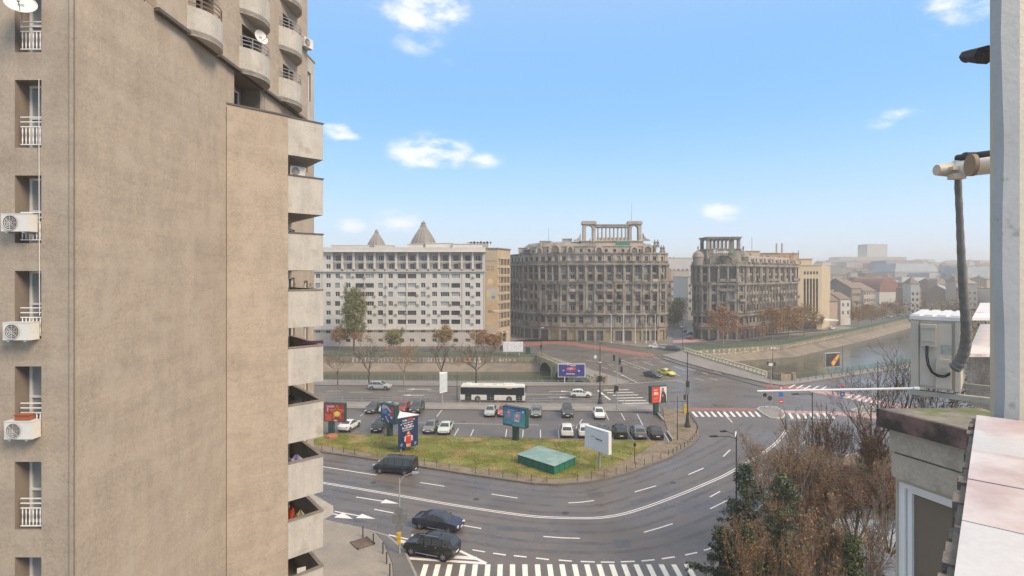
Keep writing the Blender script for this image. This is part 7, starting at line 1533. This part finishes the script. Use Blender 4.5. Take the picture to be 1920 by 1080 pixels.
# ---- near right garden
BT = 'russet twiggy trees in the garden'
for i, (a, Y, top, nl, wd, ms, lab, bk, s_) in enumerate((
        (1452, 42, 812, 2600, 3.3, [OR1, OR2], 'pale twigged russet tree nearest the road in the garden', BARKP, 201),
        (1560, 47, 772, 2200, 3.8, [OR1, OR2], 'tall bare forked tree with scattered leaves at the garden centre', BARK, 202),
        (1500, 44, 800, 2400, 2.8, [OR1, OR2], 'russet tree directly left of the tall forked tree', BARKP, 203),
        (1645, 50, 790, 2600, 3.6, [OR1, OR2], 'russet tree against the corner of the mossy bay', BARK, 204),
        (1600, 42, 845, 2600, 3.4, [OR1, OR2, OR1], 'broad russet leafed tree in front of the red tiled roof', BARKP, 210),
        (1665, 40, 872, 2200, 2.8, [OR1, OR2], 'russet leafed tree pressed against the bay window wall', BARK, 211),
        (1530, 43, 850, 3600, 2.8, [OR1, OR2, OR1], 'russet tree in the middle of the garden mass', BARKP, 212),
        (1480, 37.5, 900, 1700, 3.2, [OR1, OR2, OR3], 'dense rust brown shrubby tree low in the garden left', TWIG, 205),
        (1560, 36, 965, 1000, 2.6, [OR1, OR2, OR3], 'rust brown tree low in the garden beside the white roof', TWIG, 206),
        (1640, 37, 905, 900, 3.4, [OR1, OR3], 'pale limbed bare tree over the white flat roof', BARKP, 207),
        (1425, 34, 985, 1300, 2.2, [OR1, OR2, OR3], 'rust coloured bush at the bottom of the garden, left of centre', TWIG, 208),
        (1520, 33, 1000, 1000, 2.3, [OR1, OR2, OR3], 'rust coloured bush at the bottom centre of the garden', TWIG, 209))):
    X, zt_ = XZ(a, top, Y); tree(lab, X, Y, zt_-.1, seed=s_, group=BT, name='russet_tree', nleaf=nl, leaf=.068, mats=ms+[OR3], r0=(zt_*.021 if bk is BARKP else None), lv=5, spread=.58 if i < 7 else .7, up=.4, wd=wd, rmin=.009, trunk=.28 if i < 7 else .14, bark=bk, jit=.12, ratio=.66, kids=3 if i < 7 else 2, limbs=6 if i < 7 else 8, lmin=.2)
# conifers with drooping tiers
def conifer(label, X, Y, h, wd, seed, mats, n=9000, lean=.0, z=.1):
    rs = random.Random(seed); t = thing('conifer_tree', label, 'tree', (X, Y, z), 0, 'dark conifers in the garden'); segs = [(np.array([0, 0, 0.]), np.array([lean, 0, h]), h*.014, .02, 0)]; tp = []
    k = int(h*7)
    for i in range(k):
        f = (i+.5)/k; zz = h*(.12+.86*f); ln = wd*(1-f)**.75*rs.uniform(.55, 1.15)+.15; a = rs.uniform(0, 6.283); p = np.array([lean*f, 0, zz]); d = np.array([math.cos(a), math.sin(a), rs.uniform(-.1, .25)])
        for j in range(4):
            e = p+d*ln/4; d = d+np.array([rs.uniform(-.15, .15), rs.uniform(-.15, .15), -.06]); segs.append((p, e, .03*(1-j/5), .02*(1-j/5), 1)); p = e
            for _ in range(5): q = p+np.array([rs.uniform(-.3, .3), rs.uniform(-.3, .3), rs.uniform(-.16, .1)])*(1.1-.15*j); tp.append(q); segs.append((p, q, .010, .006, 2))
    put('trunk', seg_mesh(segs, BARK, rmin=.008), t); P = [tp[rs.randrange(len(tp))] for _ in range(n)]; put('crown', leaf_mesh(P, .085, mats, jit=.10), t); return t
for a, Y, top, wd, sd, ms, n, lab in ((1395, 40, 868, 2.6, 1, [DG2, DG3, DG1], 12000, 'grey-green pine topmost at the road edge of the garden'), (1358, 37.5, 990, 2.5, 2, [DG1, DG2], 9000, 'dark green conifer at the bottom left corner of the garden'), (1468, 37, 885, 3.1, 3, [DG3, GR3, DG2], 11000, 'bluish long needled pine behind the pale twigs'),
                                   (1405, 36, 985, 2.4, 4, [DG1, DG2, GR1], 9000, 'dark conifer between the corner conifer and the rust bushes'), (1600, 34, 1005, 1.6, 5, [DG1, GR1, DG2], 7000, 'dark green conifer at the foot of the white roof'), (1548, 44, 905, 1.1, 6, [GR1, LF('moss_green', (.09, .12, .02)), DG2], 7000, 'small bright mossy green conical bush near the red roof'), (1625, 52, 815, 2.0, 7, [GR1, OR3, GR3], 8000, 'olive conical tree behind the red tiled roof')):
    X, zt_ = XZ(a, top, Y); conifer(lab, X, Y, zt_-.1, wd, sd, ms, n)
# low undergrowth
V = []; 
for i in range(30000):
    x = random.uniform(13, 44); y = random.uniform(28, 66)
    if not inside((x, y), gard): continue
    if (24.5 < x < 34 and 33 < y < 57): continue
    a = random.uniform(0, 6.28); q = random.uniform(.04, .1); z = .13+random.random()**3*.5
    V += [(x+q*math.cos(a+t), y+q*math.sin(a+t), z+random.uniform(-.04, .06)) for t in (0, 2.1, 4.2)]
o = put('ground_litter', npmesh('ground_litter', V, np.arange(len(V)).reshape(-1, 3), [OR1, OR2, GR1], NR.choice(3, len(V)//3, p=[.45, .35, .2]))); o['kind'] = 'stuff'
# ------------------------------------------------------------------ garden houses
def house(name, label, x0, y0, w_, d, h, wm, rm, roof='gable', rh=2., rz=0., wins=(), cat='house', group=None, win=(1.1, 1.4), z0=0., tiles=False, detail=True, rows=None, cols=None):
    t = thing(name, label, cat, (x0, y0, z0), R(rz), group); mb = MB(); hs = []
    if rows:
        cols = cols or max(1, int(w_/3.2)); bw = w_/cols
        for r_ in rows:
            for k in range(cols): hs.append(((k+.5)*bw-win[0]/2, (k+.5)*bw+win[0]/2, r_, r_+win[1]))
    wall(mb, (-w_/2, -d/2), (1, 0), w_, 0, h, hs, .25); wall(mb, (w_/2, -d/2), (0, 1), d, 0, h); wall(mb, (w_/2, d/2), (-1, 0), w_, 0, h); wall(mb, (-w_/2, d/2), (0, -1), d, 0, h)
    if roof == 'gable': mb.poly([(-w_/2, -d/2, h), (-w_/2, 0, h+rh), (-w_/2, d/2, h)][::-1]); mb.poly([(w_/2, -d/2, h), (w_/2, 0, h+rh), (w_/2, d/2, h)])
    part('wall', mb, wm, t)
    for a, b, c, d_ in hs: place_window(t, (0, 0, 0), (-w_/2, -d/2), (1, 0), (a+b)/2, c, b-a, d_-c, .23, window_mesh(b-a, d_-c, 'hs%d' % (int(a*10) % 3), 2, 1, (UPVC, BRN, SHADEW)[int(a*10) % 3], GLASS))
    mb = MB(); e = .35
    if roof == 'gable':
        k = (d/2+e)/(d/2); zl = h+rh-rh*k
        for s in (-1, 1): q = [(-w_/2-e, s*(d/2+e), zl), (w_/2+e, s*(d/2+e), zl), (w_/2+e, 0, h+rh), (-w_/2-e, 0, h+rh)]; mb.add(q+[(a, b, c-.14) for a, b, c in q], [(0, 1, 2, 3), (7, 6, 5, 4), (0, 4, 5, 1), (1, 5, 6, 2), (2, 6, 7, 3), (3, 7, 4, 0)])
    elif roof == 'hip':
        r_ = min(w_, d)/2; b0 = [(-w_/2-e, -d/2-e, h-.1), (w_/2+e, -d/2-e, h-.1), (w_/2+e, d/2+e, h-.1), (-w_/2-e, d/2+e, h-.1)]; ra, rb_ = (-(w_/2-r_*.95), 0, h+rh), ((w_/2-r_*.95), 0, h+rh)
        mb.add(b0+[ra, rb_], [(0, 1, 5, 4), (1, 2, 5), (2, 3, 4, 5), (3, 0, 4), (3, 2, 1, 0)])
    elif roof == 'mansard':
        b0 = [(-w_/2-.2, -d/2-.2), (w_/2+.2, -d/2-.2), (w_/2+.2, d/2+.2), (-w_/2-.2, d/2+.2)]; mb.prism(b0, h, h+.25); k = .86; mb.add([(*p, h+.25) for p in b0]+[(p[0]*k, p[1]*k, h+rh) for p in b0], [(0, 1, 5, 4), (1, 2, 6, 5), (2, 3, 7, 6), (3, 0, 4, 7), (4, 5, 6, 7)])
    elif roof == 'arch':
        n = 12; pf = [(-w_/2*math.cos(math.pi*i/n), h+rh*math.sin(math.pi*i/n)) for i in range(n+1)]; vs = [(a, -d/2-.2, b) for a, b in pf]+[(a, d/2, b) for a, b in pf]; mb.add(vs, [(i, i+1, n+2+i, n+1+i) for i in range(n)]+[tuple(range(n+1))[::-1]])
    else:
        mb.prism([(-w_/2-.2, -d/2-.2), (w_/2+.2, -d/2-.2), (w_/2+.2, d/2+.2), (-w_/2-.2, d/2+.2)], h, h+.35)
    rf = part('roof', mb, rm, t)
    if detail:
        rr_ = random.Random(int(x0*7+y0)); 
        for i in range(2): mb = MB(); cx_ = rr_.uniform(-.35, .35)*w_; mb.box(cx_, rr_.uniform(-.1, .2)*d, h+(rh if roof != 'flat' else .5)+.25, .9, .7, 1.5); put('chimney', mb.mesh('chimney', STL), rf)
    return t
RT = mat('red_roof_tiles', (.20, .085, .055), .8, .25, 2.5, .4, fine=.3); WTF = mat('white_flat_roof', (.50, .50, .51), .45, .15, .8, .1, stain=((.36, .35, .36), .6, .5, .7)); WWL = mat('house_white_wall', (.50, .49, .47), .8, .1, .8, .2)
hh = house('garden_house', 'low house with red tiled roof half hidden by the garden trees', 31.2, 52.5, 8.5, 8, 3.4, WWL, RT, 'gable', 2.0, rz=-6, detail=False)
mb = MB()
for r_ in range(12):
    f = r_/12; y_ = -4.3+4.3*f; zz = 3.26+2.14*f
    mb.box(0, y_+.16, zz+.10, 9.1, .36, .035)
part('tile_course', mb, RT, hh)
house('garden_annex', 'white flat-roofed annex in the garden under pale bare branches', 29.4, 40.6, 7.6, 9.5, 2.9, WWL, WTF, 'flat', 0, rz=-4, detail=False)
# ------------------------------------------------------------------ the city beyond
WC = [mat('far_wall_cream', (.42, .37, .30), .85, .12, .15, 0), mat('far_wall_grey', (.34, .32, .29), .85, .12, .15, 0), mat('far_wall_peach', (.42, .32, .24), .85, .12, .15, 0), mat('far_wall_white', (.52, .49, .44), .85, .1, .15, 0), mat('far_wall_brown', (.27, .21, .165), .85, .15, .15, 0)]
RC = [mat('far_roof_grey', (.20, .20, .20), .7, .15, .2, 0), mat('far_roof_brown', (.20, .145, .11), .8, .15, .2, 0), mat('far_roof_zinc', (.30, .33, .36), .6, .15, .2, 0), mat('far_roof_red', (.24, .115, .08), .8, .15, .2, 0), mat('far_roof_tan', (.30, .25, .20), .8, .15, .2, 0)]
def fh(lab, xa, xb, top, Y, wi, ri, roof='gable', rh=3., d=14., rz=0., rows=None, name='house', win=(1.2, 1.7), cols=None, detail=True, cat='building'):
    X0, zt_ = XZ(xa, top, Y); X1, _ = XZ(xb, top, Y); h = max(3, zt_-(0 if roof in ('flat',) else rh))
    return house(name, lab, (X0+X1)/2, Y+d/2, (X1-X0)/max(.5, math.cos(R(rz))), d, h, WC[wi], RC[ri], roof, rh, rz, cat=cat, rows=rows, win=win, cols=cols, detail=detail)
fh('low peach blank wall with brown roof right of the beige block', 1540, 1567, 545, 252, 2, 1, 'gable', 4.5, 16, 8, detail=False)
fh('narrow white house end beside the low peach wall', 1566, 1590, 548, 256, 3, 1, 'gable', 3, 12, 20, rows=(5, 8.6), cols=2)
fh('grey building with brown roof higher behind the low peach wall', 1540, 1582, 500, 330, 1, 0, 'mansard', 5, 20, 0, rows=(8, 12, 16), cols=5)
fh('brown old house with steep roof in the quay row', 1582, 1606, 522, 290, 4, 1, 'gable', 5, 18, 25, rows=(4, 8, 12), cols=4)
fh('cream old house with steep roof in the quay row', 1604, 1636, 530, 315, 0, 1, 'gable', 4.5, 18, 25, rows=(4, 8, 12), cols=5)
fh('white building with a big rounded roof end beyond the quay trees', 1637, 1682, 520, 345, 3, 3, 'arch', 9, 22, 15, detail=False)
bpart = C.objects.get('house')
fh('long classical building with rows of windows beyond the quay trees', 1684, 1742, 520, 385, 0, 2, 'mansard', 6, 26, 8, rows=(4, 9.5), cols=12, win=(1.7, 4.0))
fh('grey zinc roofed palace behind the classical building', 1672, 1760, 494, 520, 1, 2, 'mansard', 8, 30, 6, rows=(6, 11, 17), cols=16, win=(2, 3))
fh('green-grey roofed block with white dormers', 1660, 1735, 488, 600, 1, 0, 'mansard', 7, 30, 0, rows=(10, 20), cols=14, win=(2.2, 3))
fh('wide old building with blue-grey roof beside the jamb', 1742, 1800, 512, 420, 0, 2, 'mansard', 7, 26, 0, rows=(5, 10, 15), cols=9, win=(1.8, 3))
fh('cream building with glassy curved roof right of the bare hose', 1815, 1862, 500, 400, 3, 2, 'mansard', 8, 26, 0, rows=(5, 10, 15), cols=7, win=(1.8, 3))
fh('red brown building end between quay roofs', 1752, 1782, 522, 370, 4, 3, 'gable', 3, 16, 0, rows=(5, 9, 13), cols=5)
fh('very large pale block alone on the misty skyline', 1626, 1664, 458, 1450, 3, 4, 'flat', 0, 40, detail=False)
fh('long low red ended building on the misty skyline', 1574, 1700, 482, 1200, 1, 4, 'flat', 0, 40, detail=False)
fh('pale block filling the gap at the end of the side street', 1252, 1300, 484, 470, 3, 4, 'flat', 0, 30, rows=(14, 20, 26), cols=6, win=(2, 2.6))
fh('broad cream block lower at the end of the side street', 1258, 1292, 508, 360, 0, 4, 'flat', 0, 20, rows=(8, 13, 18), cols=5, win=(1.6, 2.2))
fh('brown red gabled house on the left of the side street', 1244, 1266, 502, 262, 4, 3, 'gable', 6, 22, -10, rows=(5, 9, 13, 17), cols=3)
fh('white narrow building on the right of the side street', 1290, 1304, 520, 285, 3, 4, 'flat', 0, 26, 0, rows=(5, 9, 13, 17), cols=2)
rs = random.Random(71)
for i in range(34):
    xa_ = 1580+i*8.6+rs.uniform(-4, 4); wd_ = rs.uniform(9, 19); Y_ = rs.uniform(300, 425); f_ = (xa_-1580)/290; top_ = rs.uniform(518, 548)-6*f_
    if xa_ < 1690 and Y_ < 350: Y_ += 60
    wi = rs.randrange(5); ri = rs.randrange(5); rf = rs.choice(['gable', 'hip', 'gable', 'mansard', 'flat']); hg = EYE-(top_-HZ)*Y_/F
    fh('%s old-town house, %s %s roof, above the quay trees, %s from the left' % (['cream', 'grey', 'peach', 'white', 'brown'][wi], {'gable': 'pitched', 'hip': 'hipped', 'mansard': 'mansard', 'flat': 'flat'}[rf], ['grey', 'brown', 'zinc', 'red', 'tan'][ri], ORD(i+1)), xa_, xa_+wd_, top_, Y_, wi, ri, rf, rs.uniform(2, 4), 11, rs.uniform(-25, 30), rows=tuple(k for k in (2.5, 5.8, 9.0, 12.2) if k+1.8 < hg-3.5) or None, cols=max(2, int(wd_*Y_/F/2.6)), win=(1.1, 1.6), name='old_town_house')
rs = random.Random(33); n_ = 0
POS = ['near', 'middle', 'far']
tone = ['cream', 'grey', 'peach', 'white', 'brown']; rt = ['grey', 'brown', 'zinc', 'red', 'tan']; rfn = {'gable': 'pitched', 'hip': 'hipped', 'mansard': 'mansard', 'flat': 'flat'}
for Y, t0, t1, wpx, xa in ((430, 512, 530, (16, 30), 1545), (520, 504, 518, (14, 28), 1545), (640, 496, 508, (12, 26), 1545), (780, 491, 500, (12, 24), 1540), (980, 486, 494, (14, 34), 1535)):
    x = xa; ix = 0
    while x < 1905:
        ix += 1
        wd = rs.uniform(*wpx); top = rs.uniform(t0, t1); wi = rs.randrange(5); ri = rs.randrange(5); rf = rs.choice(['gable', 'mansard', 'flat', 'hip', 'flat']); hg = EYE-(top-HZ)*Y/F
        rows = tuple(4+3.6*k for k in range(int((hg-6)/3.6))) if Y < 700 else None
        if rows: rows = rows[-3:]
        fh('%s building, %s %s roof, %s from the left in the %s city row' % (tone[wi], rfn[rf], rt[ri], ORD(ix), {430: 'nearest', 520: 'second', 640: 'third', 780: 'fourth', 980: 'farthest'}[Y]), x, x+wd, top, Y+rs.uniform(-25, 25), wi, ri, rf, rs.uniform(3, 6), 16, rs.uniform(-20, 20), rows=rows, cols=max(2, int(wd*Y/F/4)), win=(1.5, 2.0), name='city_building', detail=Y < 700)
        n_ += 1; x += wd*rs.uniform(.8, 1.25)
# distant tree masses between the roofs
for k, (X0, X1, Yb, zt_) in enumerate(((150, 300, 300, 11), (210, 380, 400, 12), (260, 480, 520, 13))):
    P = []
    for i in range(60):
        cx_ = random.uniform(X0, X1); cy_ = Yb+random.uniform(-12, 12); hh_ = random.uniform(.6, 1)*zt_
        for j in range(90): a = random.gauss(0, 2.4); P.append((cx_+a, cy_+random.gauss(0, 2.4), max(1, hh_*.62+random.gauss(0, hh_*.17))))
    o = put('distant_trees', leaf_mesh(P, .7, [LF('far_russet', (.20, .11, .06)), GR1, LF('far_brown', (.14, .095, .06))], name='distant_trees', jit=.6)); o['kind'] = 'stuff'
# far hazy plain rise
mb = MB(); n = 40
for i in range(n):
    a0 = -1900+i*110; a1 = a0+110; z0 = 24+14*math.sin(i*.7)**2+6*math.sin(i*2.1); z1 = 24+14*math.sin((i+1)*.7)**2+6*math.sin((i+1)*2.1)
    mb.poly([(a0, 1500, 0), (a1, 1500, 0), (a1, 1650, z1), (a0, 1650, z0)]); mb.poly([(a0, 1650, z0), (a1, 1650, z1), (a1, 1900, 0), (a0, 1900, 0)])
struct('far_city_rise', mb, mat('far_city_haze', (.25, .23, .2), .9, .25, .03, 0))
# ------------------------------------------------------------------ haze
HZD = .0008
mb = MB(); mb.box(250, 950, 27, 4400, 2400, 64)
hz = put('haze', mb.mesh('haze', None) if 0 else mb.mesh('haze', bpy.data.materials.new('haze'))); hz['kind'] = 'stuff'
m = hz.data.materials[0]; m.use_nodes = True; t = m.node_tree; t.nodes.clear(); v = t.nodes.new('ShaderNodeVolumePrincipled'); v.inputs['Color'].default_value = (1.0, .93, .86, 1); v.inputs['Density'].default_value = HZD; v.inputs['Anisotropy'].default_value = .2
o_ = t.nodes.new('ShaderNodeOutputMaterial'); t.links.new(v.outputs[0], o_.inputs['Volume'])
